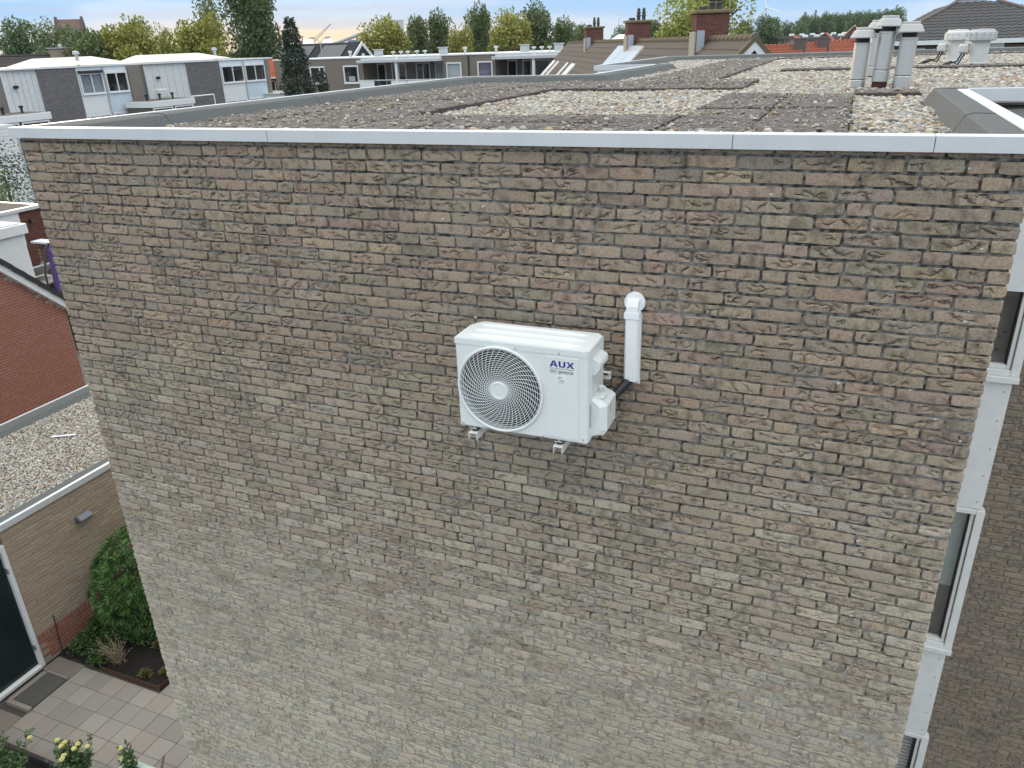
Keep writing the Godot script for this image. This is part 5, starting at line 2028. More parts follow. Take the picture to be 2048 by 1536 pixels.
	for q in [["small leafy bush in front of folded purple parasol", Vector3(-21.2, 1.2, -12.45), 0.45, 400, Color(0.07, 0.11, 0.03), 0.09], ["bright round bush behind low gravel roof", Vector3(-34.2, 2.9, -19.6), 1.2, 900, Color(0.10, 0.14, 0.04), 0.13], ["dark tall shrub growing before white boarded wall", Vector3(-37.5, 3.4, -22.6), 1.5, 1100, Color(0.05, 0.075, 0.03), 0.16], ["olive hedge bush at the left of the dark shrub", Vector3(-36.5, 2.6, -20.3), 1.4, 900, Color(0.085, 0.10, 0.03), 0.15]]:
		var t := thing("bush", q[0], "bush", Vector3(q[1].x, 0, q[1].z))
		var m := MB.new()
		for k in int(q[3]):
			var d := Vector3(rng.randfn(), rng.randfn() * 1.1, rng.randfn()).normalized() * pow(rng.randf(), 0.35) * float(q[2]) * (1.0 + 0.35 * sin(k * 0.37))
			var w := rng.randf_range(0.7, 1.3)
			var c: Color = q[4]
			leaf(m, q[1] + d, Vector3(rng.randfn(), rng.randfn(), rng.randfn()).normalized(), q[5], q[5] * 0.5, Color(c.r * w, c.g * w, c.b * w))
		part(t, "foliage", m, K.leaf)
		var tr := MB.new()
		tr.tube([Vector3(q[1].x, 0, q[1].z), q[1]], [0.08, 0.04], 6)
		part(t, "trunk", tr, K.bark)

# ---------------------------------------------------------------- white and brick terrace that runs away on the left
func terrace_house(label: String, z0: float, low_z: Array, is_second: bool) -> void:
	var x := -48.0
	var L := 10.9 if not is_second else 13.85
	var t := thing("terrace_house", label, "house", Vector3(-52, 0, z0 - L / 2), "white and brick terrace houses")
	var f := facing(Vector3.RIGHT, Vector3(x, 0, 0))        # local x = -z
	var u0 := -z0
	var a := u0 + (2.42 if not is_second else 4.2)          # white panels end, brick begins
	var b := a + (2.85 if not is_second else 3.58)          # windows begin
	var e := b + (4.2 if not is_second else 5.65)           # side wall
	var core := MB.new()
	core.xf = f
	core.col = Color(0.20, 0.18, 0.165)
	core.box(Vector3(u0 - (0.0 if not is_second else 0.25), 0, -9), Vector3(e + 1.1, 7.95, -3.4))
	core.box(Vector3(u0 - (0.0 if not is_second else 0.25), 0, -3.39), Vector3(a, 7.95, -0.22))
	part(t, "core", core, K.plain_brick)
	# concrete panels
	var n := 6
	for k in n:
		var m := MB.new()
		m.xf = f
		m.box(Vector3(lerpf(u0, a, float(k) / n) + 0.012, 2.6, -0.2), Vector3(lerpf(u0, a, float(k + 1) / n) - 0.012, 7.93, -0.12), 0.01)
		part(t, "wall_panel", m, grainy([0.68, 0.68, 0.66], 0.85, noises["soft"], 0.5))
	# brick bay, courses drawn as real ledges
	var bm := MB.new()
	bm.xf = f
	for r in 78:
		var y := 7.9 - r * 0.0625
		var x2 := a
		var w := 0.1 if r % 2 else 0.21
		while x2 < b - 0.02:
			var q := rng.randf_range(0.75, 1.25)
			bm.col = Color(0.185 * q, 0.172 * q, 0.170 * q)
			bm.quad(Vector3(x2, y - 0.025, 0), Vector3(minf(b, x2 + w), y - 0.025, 0), Vector3(minf(b, x2 + w), y + 0.026, 0), Vector3(x2, y + 0.026, 0))
			x2 += w + 0.011
			w = 0.21
	bm.col = Color(0.28, 0.27, 0.262)
	bm.box(Vector3(a, 0, -0.2), Vector3(b, 7.95, -0.008))
	part(t, "brick_bay", bm, K.plain_brick)
	# window bay
	var wb := MB.new()
	wb.xf = f
	wb.col = Color(0.72, 0.75, 0.76)
	var mid := (b + e) / 2
	var holes := []
	for s in 2:
		holes.append([b + 0.12, mid - 0.1, 6.25 - s * 2.68, 7.56 - s * 2.68])
		holes.append([mid + 0.14, e - 0.12, 6.25 - s * 2.68, 7.56 - s * 2.68])
	pierced(wb, b, e, 0, 7.93, -0.2, -0.02, holes)
	part(t, "window_bay", wb, K.far)
	for s in 2:
		for q in 2:
			var lo := b + 0.12 if q == 0 else mid + 0.14
			var hi := mid - 0.1 if q == 0 else e - 0.12
			var cur: Material = K.curtain_grey if (q + s) % 2 == 0 and not is_second else null
			win(t, f, lo, hi, 6.25 - s * 2.68, 7.56 - s * 2.68, [(lo + hi) / 2], 0.085, cur)
			var pm := MB.new()
			pm.xf = f
			pm.box(Vector3(lo - 0.06, 4.98 - s * 2.68, -0.019), Vector3(hi + 0.06, 6.17 - s * 2.68, 0.0), 0.004)
			part(t, "spandrel_panel", pm, K.white if q == 0 else K.pale_blue)
	if not is_second:
		var sh := MB.new()
		sh.xf = f
		sh.box(Vector3(b + 0.08, 7.57, 0.0), Vector3(mid - 0.08, 7.74, 0.22), 0.03)
		part(t, "shutter_box", sh, mat([0.03, 0.03, 0.032], 0.5))
	var dp := MB.new()
	dp.xf = f
	dp.tube([Vector3(mid + 0.03, 0, 0.06), Vector3(mid + 0.03, 7.9, 0.06)], 0.05, 8)
	part(t, "drainpipe", dp, K.plastic_grey)
	# brick side wall beyond the windows
	var sw := MB.new()
	sw.xf = f
	sw.col = Color(0.25, 0.215, 0.18)
	sw.box(Vector3(e, 0, -0.25), Vector3(e + (1.1 if not is_second else 0.45), 7.95, 0.12))
	part(t, "side_wall", sw, K.plain_brick)
	var tr := MB.new()
	tr.xf = f
	tr.box(Vector3(u0 - 0.05, 7.951, -9), Vector3(e + 1.15, 8.06, 0.06))
	part(t, "roof_trim", tr, K.white)
	# pale roof sheet, pitched a little
	var rs := MB.new()
	rs.xf = f
	rs.col = Color(0.62, 0.60, 0.50)
	var r0 := u0 + (3.2 if not is_second else 1.0)
	var r1 := e + 0.5 if not is_second else u0 + 9.6
	rs.quad(Vector3(r0, 8.09, -0.2), Vector3(r1, 8.14, -0.2), Vector3(r1 + 0.3, 8.62, -4.0), Vector3(r0 + 2.2, 8.58, -4.0))
	rs.quad(Vector3(r0, 8.09, -0.2), Vector3(r0 + 2.2, 8.58, -4.0), Vector3(r0, 8.09, -4.0), Vector3(r0, 8.09, -3.0))
	rs.quad(Vector3(r1, 8.14, -0.2), Vector3(r1, 8.09, -4.0), Vector3(r1 + 0.3, 8.62, -4.0), Vector3(r1, 8.14, -0.2))
	part(t, "roof_sheet", rs, K.far)
	var vt := MB.new()
	vt.lathe([Vector2(0.12, 8.06), Vector2(0.12, 8.75), Vector2(0.24, 8.78), Vector2(0.2, 8.95), Vector2(0, 9.0)], Vector3(-50.2, 0, -(b + 2.2)), 12)
	part(t, "roof_vent", vt, K.galv)
	# low flat extension in front of the panels
	var lx := -45.5
	var g := facing(Vector3.RIGHT, Vector3(lx, 0, 0))
	var em := MB.new()
	em.xf = g
	em.col = Color(0.17, 0.155, 0.14)
	var half: float = (low_z[0] + low_z[1]) / 2.0
	pierced(em, low_z[0], low_z[1], 0, 5.15, -0.3, -0.1, [[low_z[0] + 0.1, half - 0.1, 4.3, 5.12], [half + 0.1, low_z[1] - 0.1, 4.3, 5.12]])
	em.box(Vector3(low_z[0], 0, -2.3), Vector3(low_z[0] + 0.09, 5.15, -0.301))
	em.box(Vector3(low_z[1] - 0.09, 0, -2.3), Vector3(low_z[1], 5.15, -0.301))
	part(t, "extension_wall", em, K.plain_brick)
	var ef := MB.new()
	ef.xf = g
	ef.box(Vector3(low_z[0] - 0.1, 5.151, -2.3), Vector3(low_z[1] + 0.1, 5.56, 0.1), 0.01)
	part(t, "extension_fascia", ef, K.white)
	var eg := MB.new()
	eg.xf = g
	eg.box(Vector3(low_z[0], 5.561, -2.3), Vector3(low_z[1], 5.575, 0.0))
	part(t, "extension_roof", eg, K.gravel_base)
	win(t, g, low_z[0] + 0.1, half - 0.1, 4.3, 5.12, [], 0.09, null, "window", 2.0)
	win(t, g, half + 0.1, low_z[1] - 0.1, 4.3, 5.12, [], 0.09, null, "window", 2.0)
	for k in 3:
		var pv := MB.new()
		pv.xf = g
		var c := Vector3(lerpf(low_z[0], low_z[1], 0.15 + 0.3 * k), 5.575, -0.9)
		pv.tube([c, c + Vector3(0, 0.3, 0)], 0.07, 8)
		pv.tube([c + Vector3(0, 0.3, 0), c + Vector3(0, 0.42, 0)], 0.12, 8)
		part(t, "roof_pipe", pv, K.rubber)
	if is_second:
		var rl := MB.new()
		rl.xf = g
		for q in [low_z[1] + 0.2, low_z[1] + 2.6]:
			rl.tube([Vector3(q, 4.4, -0.3), Vector3(q, 5.62, -0.3)], 0.05, 6)
		rl.tube([Vector3(low_z[1] + 0.2, 5.62, -0.3), Vector3(low_z[1] + 2.6, 5.62, -0.3)], 0.05, 6)
		part(t, "railing", rl, K.white)
		var ac := MB.new()
		ac.xf = g
		ac.box(Vector3(half + 0.1, 5.68, -1.6), Vector3(half + 1.0, 6.25, -1.2), 0.03)
		tag(part(self, "heat_pump", ac, K.plastic_white), "small pale heat pump on the low terrace roof", "heat pump")
	var lp := MB.new()
	lp.xf = f
	var lz := u0 + (0.7 if not is_second else 1.1)
	lp.box(Vector3(lz - 0.12, 6.9, -0.11), Vector3(lz + 0.12, 7.08, 0.12), 0.03)
	part(t, "wall_light", lp, K.rubber)

func build_terrace() -> void:
	K.curtain_grey = mat([0.36, 0.40, 0.44], 0.9)
	K.pale_blue = grainy([0.60, 0.69, 0.74], 0.6, noises["soft"], 0.8)
	terrace_house("terrace house with black shutter box over its window and pale roof sheet", -31.6, [28.0, 32.1], false)
	terrace_house("terrace house farther along with white railing beside its low roof", -42.75, [40.2, 44.3], true)
	# white boarded lean-to in front
	var wc := thing("boarded_outbuilding", "white horizontally boarded outbuilding below the terrace", "outbuilding", Vector3(-46, 0, -26))
	for k in 26:
		var m := MB.new()
		m.box(Vector3(-47.5, 0.2 * k, -28.5), Vector3(-44.0 + 0.012 * (k % 2), 0.2 * k + 0.19, -20))
		part(wc, "board", m, K.white)
	bx(wc, "corner_post", Vector3(-44.1, 0, -28.62), Vector3(-43.96, 5.2, -28.505), K.plastic_grey)
	# dark tiled roof with chimney behind the terrace
	var dh := thing("tiled_house", "house with long dark tiled roof and one pale chimney behind the terrace", "house", Vector3(-72, 0, -50))
	var bm := MB.new()
	bm.col = Color(0.2, 0.17, 0.14)
	bm.box(Vector3(-75, 0, -62), Vector3(-66, 5.3, -36))
	part(dh, "wall", bm, K.plain_brick)
	var s := Vector3(-1, 0.85, 0).normalized()
	tile_slope(dh, "roof_tiles", Vector3(-65.6, 5.1, -36), Vector3(0, 0, -1), s, 26, 5.9, 0.30, 0.36, 0.04, Color(0.075, 0.058, 0.052))
	tile_slope(dh, "roof_tiles", Vector3(-74.6, 5.1, -36), Vector3(0, 0, -1), Vector3(1, 0.85, 0).normalized(), 26, 5.9, 0.30, 0.36, 0.04, Color(0.075, 0.058, 0.052))
	bx(dh, "ridge", Vector3(-70.25, 8.80, -62), Vector3(-69.95, 8.99, -36), mat([0.06, 0.05, 0.045], 0.9), 0.06)
	var ch := bx(dh, "chimney", Vector3(-69.6, 7.6, -54.6), Vector3(-68.6, 9.42, -52.7), grainy([0.36, 0.29, 0.22], 0.9, noises["mottled"], 0.8), 0.02)
	bx(ch, "cap", Vector3(-69.7, 9.421, -54.7), Vector3(-68.5, 9.5, -52.6), K.plastic_grey)
	bx(ch, "flashing", Vector3(-68.9, 7.5, -54.8), Vector3(-68.3, 8.2, -52.5), mat([0.25, 0.28, 0.32], 0.5))
	var pt := MB.new()
	pt.lathe([Vector2(0.16, 9.5), Vector2(0.2, 9.7), Vector2(0, 9.8)], Vector3(-69.1, 0, -53.6), 10)
	part(ch, "pot", pt, K.galv)

# ---------------------------------------------------------------- brick block with galleries
func build_gallery_block() -> void:
	var z := -60.0
	var f := facing(Vector3.BACK, Vector3(0, 0, z))
	var t := thing("gallery_block", "low brown brick block with white gallery canopies and many roof vents", "building", Vector3(-35, 0, -65))
	var brown := grainy([0.235, 0.20, 0.162], 0.92, noises["mottled"], 0.9)
	var m := MB.new()
	m.xf = f
	# wall left open at the galleries
	pierced(m, -50.0, -40.4, 0, 7.72, -0.3, 0.0, [[-46.05, -44.45, 5.68, 7.14], [-42.47, -40.90, 5.68, 7.16]])
	pierced(m, -32.5, -27.65, 0, 7.72, -0.3, 0.0, [[-32.17, -30.76, 5.2, 7.19], [-29.27, -27.90, 5.2, 7.22]])
	m.box(Vector3(-20.9, 0, -0.3), Vector3(-19.5, 7.72, 0.0))
	m.box(Vector3(-40.399, 0, -0.3), Vector3(-32.501, 5.0, 0.0))
	m.box(Vector3(-27.649, 0, -0.3), Vector3(-20.901, 5.0, 0.0))
	var doors := [[-40.3, -39.4], [-38.8, -37.3], [-36.3, -34.9], [-34.4, -33.4], [-27.5, -26.6], [-26.1, -25.3], [-25.0, -22.4]]
	var gaps := []
	for d in doors:
		gaps.append([d[0], d[1], 5.1, 7.2])
	pierced(m, -40.4, -32.5, 5.0, 7.72, -2.5, -2.2, gaps)
	pierced(m, -27.65, -20.9, 5.0, 7.72, -2.5, -2.2, gaps)
	for q in [-40.4, -32.6, -27.65, -21.0]:
		m.box(Vector3(q, 5.0, -2.2), Vector3(q + 0.1, 7.72, -0.301))
	m.box(Vector3(-50, 0, -9), Vector3(-19.5, 7.72, -6.0))
	part(t, "wall", m, brown)
	var tr := MB.new()
	tr.xf = f
	tr.box(Vector3(-50.1, 7.721, -9.1), Vector3(-19.4, 7.82, 0.06))
	part(t, "roof_trim", tr, K.white)
	win(t, f, -46.05, -44.45, 5.68, 7.14, [-45.0], 0.11, null)
	win(t, f, -42.47, -40.90, 5.68, 7.16, [], 0.12, null)
	win(t, f, -32.17, -30.76, 5.2, 7.19, [], 0.11, K.curtain_pale)
	win(t, f, -29.27, -27.90, 5.2, 7.22, [], 0.11, K.curtain_violet)
	var mo := MB.new()
	mo.xf = f
	mo.box(Vector3(-42.1, 5.85, -0.19), Vector3(-41.45, 6.25, -0.17))
	part(t, "computer_screen", mo, K.white)
	var dp := MB.new()
	dp.xf = f
	dp.tube([Vector3(-30.07, 0, 0.06), Vector3(-30.07, 7.7, 0.06)], 0.06, 6)
	part(t, "drainpipe", dp, K.rubber)
	for g in [[-40.5, -32.5, -36.62], [-27.6, -20.9, -24.0]]:
		var c := MB.new()
		c.xf = f
		c.box(Vector3(g[0], 7.33, -2.2), Vector3(g[1], 7.56, 0.9), 0.01)
		c.box(Vector3(g[0] + 0.05, 7.561, -2.2), Vector3(g[1] - 0.05, 7.70, 0.2))
		part(t, "canopy", c, grainy([0.60, 0.62, 0.63], 0.7, noises["mottled"], 0.5))
		var p := MB.new()
		p.xf = f
		p.box(Vector3(g[2] - 0.11, 3.0, 0.55), Vector3(g[2] + 0.11, 7.8, 0.8), 0.01)
		part(t, "post", p, K.white)
		var b := MB.new()
		b.xf = f
		b.box(Vector3(g[0], 4.9, -2.2), Vector3(g[1], 5.08, 0.8))
		part(t, "gallery_floor", b, K.plastic_grey)
		var n := 5
		for k in n:
			var q := MB.new()
			q.xf = f
			q.box(Vector3(lerpf(g[0], g[1], float(k) / n) + 0.05, 5.12, 0.7), Vector3(lerpf(g[0], g[1], float(k + 1) / n) - 0.05, 5.86, 0.74), 0.004)
			part(t, "balustrade_panel", q, K.white if k != 1 else K.dark_glass)
		var r := MB.new()
		r.xf = f
		r.tube([Vector3(g[0], 5.92, 0.72), Vector3(g[1], 5.92, 0.72)], 0.035, 6)
		part(t, "hand_rail", r, K.white)
	var back := facing(Vector3.BACK, Vector3(0, 0, z - 2.2))
	for d in doors:
		win(t, back, d[0], d[1], 5.1, 7.2, [(d[0] + d[1]) / 2] if d[1] - d[0] > 1.3 else [], 0.09, K.curtain_pale if d[0] > -35 and d[0] < -33 else null, "door")
	# vents, one thing each
	for q in [[-42.9, 0], [-39.9, 1], [-38.4, 2], [-37.6, 2], [-36.9, 2], [-36.0, 2], [-35.2, 2], [-33.4, 1], [-31.3, 0], [-28.4, 0], [-25.8, 1], [-25.0, 2], [-24.3, 2], [-23.6, 2], [-22.8, 1]]:
		var v := MB.new()
		var at := Vector3(q[0], 7.822, z - 2.0)
		var lab := "slim white roof pipe on the brick gallery block"
		if q[1] == 0:
			v.lathe([Vector2(0.11, 0), Vector2(0.11, 0.35), Vector2(0.2, 0.38), Vector2(0.16, 0.52), Vector2(0, 0.55)], at, 10)
		elif q[1] == 1:
			v.box(at + Vector3(-0.3, 0, -0.3), at + Vector3(0.3, 0.5, 0.3), 0.03)
			v.box(at + Vector3(-0.36, 0.5, -0.36), at + Vector3(0.36, 0.58, 0.36), 0.01)
			lab = "square grey vent housing on the brick gallery block"
		else:
			v.lathe([Vector2(0.07, 0), Vector2(0.07, 0.22), Vector2(0.2, 0.24), Vector2(0.2, 0.33), Vector2(0.14, 0.37), Vector2(0, 0.38)], at, 10)
			lab = "mushroom-capped vent in a row on the gallery block"
		tag(part(self, "roof_vent", v, K.plastic_grey if q[1] != 1 else K.galv), lab, "roof vent", "vents on the gallery block roof %d" % q[1])
	# house with black roof behind
	var bh := thing("black_roofed_house", "house with black solar-panelled roof and white gable edge", "house", Vector3(-58, 0, -78))
	var hb := MB.new()
	hb.col = Color(0.05, 0.05, 0.052)
	hb.box(Vector3(-61.5, 0, -82), Vector3(-52.4, 7.2, -76))
	part(bh, "wall", hb, K.plain_brick)
	var sl := Vector3(0, 0.7, -1).normalized()
	tile_slope(bh, "roof_tiles", Vector3(-61.8, 6.8, -75.6), Vector3.RIGHT, sl, 9.2, 4.2, 0.3, 0.36, 0.03, Color(0.034, 0.034, 0.037))
	tile_slope(bh, "roof_tiles", Vector3(-61.8, 6.8, -82.6), Vector3.RIGHT, Vector3(0, 0.7, 1).normalized(), 9.2, 4.2, 0.3, 0.36, 0.03, Color(0.034, 0.034, 0.037))
	for k in [[-60.4, -58.3], [-57.0, -53.9]]:
		var sp := MB.new()
		var o := Vector3(k[0], 7.0, -75.8) + Vector3(0, 0.08, 0.05)
		sp.quad(o, o + Vector3(k[1] - k[0], 0, 0), o + Vector3(k[1] - k[0], 0, 0) + sl * 3.3, o + sl * 3.3)
		part(bh, "solar_panel", sp, mat([0.06, 0.055, 0.06], 0.35))
	var gm := MB.new()
	gm.xf = facing(Vector3.RIGHT, Vector3(-52.45, 0, 0))
	gm.prism(PackedVector2Array([Vector2(75.4, 6.7), Vector2(79.1, 9.25), Vector2(82.8, 6.7), Vector2(82.4, 6.5), Vector2(79.1, 8.85), Vector2(75.8, 6.5)]), 0.0, 0.12)
	part(bh, "barge_board", gm, K.white)
	var gt := MB.new()
	gt.xf = gm.xf
	gt.col = Color(0.05, 0.05, 0.052)
	gt.prism(PackedVector2Array([Vector2(75.8, 6.5), Vector2(79.1, 8.85), Vector2(82.4, 6.5)]), -0.1, -0.01)
	part(bh, "gable", gt, K.plain_brick)
	bx(bh, "shutter", Vector3(-52.44, 7.2, -79.5), Vector3(-52.40, 8.0, -78.9), K.white)
	# small house with orange-red roof
	var rh := thing("red_roofed_house", "small brick house with orange red roof and two white windows", "house", Vector3(-51, 0, -64))
	var rm := MB.new()
	rm.col = Color(0.10, 0.065, 0.055)
	rm.box(Vector3(-58, 0, -68), Vector3(-49.5, 6.3, -65.4))
	rm.xf = facing(Vector3.BACK, Vector3(0, 0, -62))
	pierced(rm, -58, -49.5, 0, 6.3, -0.3, 0.0, [[-52.35, -51.65, 4.85, 5.95], [-51.0, -50.3, 4.85, 5.95]])
	part(rh, "wall", rm, K.plain_brick)
	tile_slope(rh, "roof_tiles", Vector3(-58.2, 6.25, -61.6), Vector3.RIGHT, Vector3(0, 0.75, -1).normalized(), 9.0, 2.6, 0.28, 0.34, 0.05, Color(0.40, 0.10, 0.045))
	bx(rh, "gutter", Vector3(-58.2, 6.14, -61.6), Vector3(-49.3, 6.28, -61.45), K.white)
	var rf := facing(Vector3.BACK, Vector3(0, 0, -62))
	win(rh, rf, -52.35, -51.65, 4.85, 5.95, [], 0.10)
	win(rh, rf, -51.0, -50.3, 4.85, 5.95, [], 0.10)
	bx(rh, "roof_light", Vector3(-51.1, 7.25, -62.7), Vector3(-50.5, 7.4, -62.2), K.plastic_white, 0.04)
	var wg := thing("white_garage", "flat white garage below the red roofed house", "garage", Vector3(-50, 0, -56))
	bx(wg, "body", Vector3(-53, 0, -60), Vector3(-46.5, 5.05, -55.5), K.white)
	bx(wg, "roof", Vector3(-53.1, 5.051, -60.1), Vector3(-46.4, 5.15, -55.4), K.plastic_grey)
	# two-armed street lamp
	var sl2 := thing("street_lamp", "two-armed street lamp rising behind the gallery block", "street lamp", Vector3(-42.6, 0, -57.5 - 14))
	var pm := MB.new()
	var at := Vector3(-53.0, 0, -72.0)
	sl2.position = at
	pm.tube([at, at + Vector3(0, 9.2, 0)], [0.09, 0.06], 8)
	part(sl2, "pole", pm, K.galv)
	for q in [-1.0, 1.0]:
		var am := MB.new()
		am.tube([at + Vector3(0, 9.2, 0), at + Vector3(q * 0.4, 9.55, 0), at + Vector3(q * 1.0, 9.72, 0)], 0.035, 6)
		part(sl2, "arm", am, K.galv)
		var hm := MB.new()
		hm.box(at + Vector3(q * 1.0 - 0.32, 9.66, -0.12), at + Vector3(q * 1.0 + 0.32, 9.80, 0.12), 0.05)
		part(sl2, "lamp_head", hm, K.galv)

# ---------------------------------------------------------------- long row with the brown tiled roof and three chimneys
func chimney(h: Node3D, frame: Transform3D, s: float, y1: float) -> void:    # frame: x along the ridge, z down the visible slope
	var c := Node3D.new()
	c.name = "chimney"
	h.add_child(c, true)
	c.position = -h.position
	var m := MB.new()
	var x0 := s - 0.30
	var x1 := s + 0.30
	m.col = Color(0.26, 0.20, 0.165)
	m.xf = frame
	m.box(Vector3(x0 + 0.01, 7.4, -0.54), Vector3(x1 - 0.01, y1 - 0.001, 0.54))
	var y := 7.5
	var r := 0
	while y < y1 - 0.03:
		for side in 2:
			var local := Transform3D(Basis.IDENTITY, Vector3(x0, 0, 0.54)) if side == 0 else facing(Vector3.RIGHT, Vector3(x1 - 0.01, 0, 0.54))
			m.xf = frame * local
			var len := x1 - x0 if side == 0 else 1.08
			var x := 0.0
			var w := 0.11 if r % 2 else 0.21
			while x < len - 0.02:
				var q := rng.randf_range(0.75, 1.2)
				m.col = Color(0.185 * q, 0.075 * q, 0.058 * q)
				m.box(Vector3(x, y, -0.01), Vector3(minf(len, x + w), y + 0.052, 0.012))
				x += w + 0.012
				w = 0.21
		y += 0.0645
		r += 1
	part(c, "brickwork", m, K.plain_brick)
	var cap := MB.new()
	cap.xf = frame
	cap.box(Vector3(x0 - 0.08, y1, -0.63), Vector3(x1 + 0.08, y1 + 0.11, 0.63), 0.02)
	part(c, "capstone", cap, grainy([0.22, 0.19, 0.10], 0.95, noises["mottled"], 1.2))
	var f := MB.new()
	f.xf = frame
	f.box(Vector3(x0 - 0.02, 7.7, 0.542), Vector3(x1 + 0.02, 8.62, 0.60), 0.01)
	part(c, "rendered_foot", f, mat([0.36, 0.33, 0.25], 0.85))
	var l := MB.new()
	l.xf = frame
	l.box(Vector3(x1 + 0.003, 8.0, 0.26), Vector3(x1 + 0.02, 8.66, 0.52))
	part(c, "lead_flashing", l, mat([0.38, 0.41, 0.45], 0.5))
	for p in [-0.02, -0.26]:
		var q := MB.new()
		q.xf = frame
		q.lathe([Vector2(0.085, 0), Vector2(0.085, 0.15), Vector2(0.11, 0.19), Vector2(0.07, 0.26), Vector2(0.10, 0.31), Vector2(0.06, 0.39), Vector2(0.085, 0.43), Vector2(0.04, 0.51), Vector2(0, 0.53)], Vector3(s, y1 + 0.11, p), 10)
		part(c, "flue_pot", q, K.flue)
	var b := MB.new()
	b.xf = frame
	b.box(Vector3(s - 0.12, y1 + 0.11, 0.15), Vector3(s + 0.12, y1 + 0.22, 0.42), 0.02)
	part(c, "flue_base", b, K.flue)

func build_dark_roof_house() -> void:
	K.flue = mat([0.05, 0.05, 0.052], 0.7)
	var u := Vector3(0.436, 0, 0.9).normalized()
	var n := Vector3(-u.z, 0, u.x)
	var mid := Vector3(-9.833, 0, -35.773)
	var frame := Transform3D(Basis(u, Vector3.UP, n), mid)
	var h := thing("row_of_houses", "long brown ribbed tile roof with three brick chimneys and solar panels toned pale like reflected sky", "houses", mid)
	var s0 := -24.7
	var s1 := 16.2
	var m := MB.new()
	m.xf = frame
	m.col = Color(0.20, 0.085, 0.065)
	m.box(Vector3(s0 + 0.3, 0, -4.0), Vector3(s1 - 0.35, 4.3, 4.0))
	m.xf = frame * facing(Vector3.RIGHT, Vector3(s1 - 0.3, 0, 0))
	m.prism(PackedVector2Array([Vector2(-4.0, 4.2), Vector2(0, 8.2), Vector2(4.0, 4.2)]), -0.3, 0.0)
	part(h, "wall", m, K.plain_brick)
	var down := (Vector3.DOWN + n).normalized()
	var foot := mid + u * s0 + Vector3(0, 8.38, 0) + down * 6.2
	tile_slope(h, "roof_tiles", foot, u, -down, s1 - s0, 6.2, 0.30, 0.36, 0.045, Color(0.135, 0.108, 0.086))
	var bk := MB.new()
	bk.xf = frame
	bk.col = Color(0.135, 0.108, 0.086)
	bk.quad(Vector3(s1, 3.9, -4.5), Vector3(s0, 3.9, -4.5), Vector3(s0, 8.38, 0), Vector3(s1, 8.38, 0))
	part(h, "rear_slope", bk, K.rooftile)
	var moss := grainy([0.155, 0.125, 0.075], 0.95, noises["mottled"], 1.0)
	var count := int((s1 - s0) / 0.42)
	for k in count:
		var r := MB.new()
		r.xf = frame
		var a := s0 + (s1 - s0) * k / count
		r.tube([Vector3(a, 8.375, 0), Vector3(a + (s1 - s0) / count + 0.01, 8.39, 0)], [0.11, 0.125], 8)
		part(h, "ridge_tile", r, moss)
	var g := frame * facing(Vector3.RIGHT, Vector3(s1, 0, 0))     # local x runs to the rear side
	var b := MB.new()
	b.xf = g
	b.prism(PackedVector2Array([Vector2(-4.6, 3.70), Vector2(0, 8.31), Vector2(4.6, 3.70), Vector2(4.35, 3.70), Vector2(0, 8.07), Vector2(-4.35, 3.70)]), 0.0, 0.04)
	part(h, "barge_board", b, K.white)
	var v := MB.new()
	v.xf = g
	v.prism(PackedVector2Array([Vector2(-4.8, 3.74), Vector2(0, 8.46), Vector2(4.8, 3.74), Vector2(4.62, 3.70), Vector2(0, 8.315), Vector2(-4.62, 3.70)]), -0.12, 0.07)
	part(h, "verge", v, moss)
	for c in [11.8, 0.35, -12.6]:
		chimney(h, frame, c, 9.16)
	for k in 3:
		var p := MB.new()
		p.xf = frame
		var a := -2.55 + k * 2.0
		p.quad(Vector3(a + 0.03, 8.42 - 1.25, 1.35), Vector3(a + 1.97, 8.42 - 1.25, 1.35), Vector3(a + 1.97, 8.42 - 0.22, 0.36), Vector3(a + 0.03, 8.42 - 0.22, 0.36))
		p.quad(Vector3(a + 1.97, 8.42 - 1.25, 1.35), Vector3(a + 1.97, 8.42 - 1.40, 1.30), Vector3(a + 1.97, 8.42 - 0.36, 0.30), Vector3(a + 1.97, 8.42 - 0.22, 0.36))
		part(h, "solar_sheet", p, mat([0.55, 0.56, 0.55], 0.15))  # pale base colour paints in the sky reflected by the panels
	for q in [[-23.5, -22.0], [-20.6, -19.7], [-15.3, -14.5], [-13.0, -11.2]]:
		var p := MB.new()
		p.xf = frame
		p.quad(Vector3(q[0], 8.42 - 2.7, 2.85), Vector3(q[1], 8.42 - 2.7, 2.85), Vector3(q[1], 8.42 - 1.2, 1.35), Vector3(q[0], 8.42 - 1.2, 1.35))
		p.quad(Vector3(q[1], 8.42 - 2.7, 2.85), Vector3(q[1], 8.42 - 2.85, 2.80), Vector3(q[1], 8.42 - 1.35, 1.30), Vector3(q[1], 8.42 - 1.2, 1.35))
		part(h, "roof_light_frame", p, mat([0.62, 0.60, 0.55], 0.4))

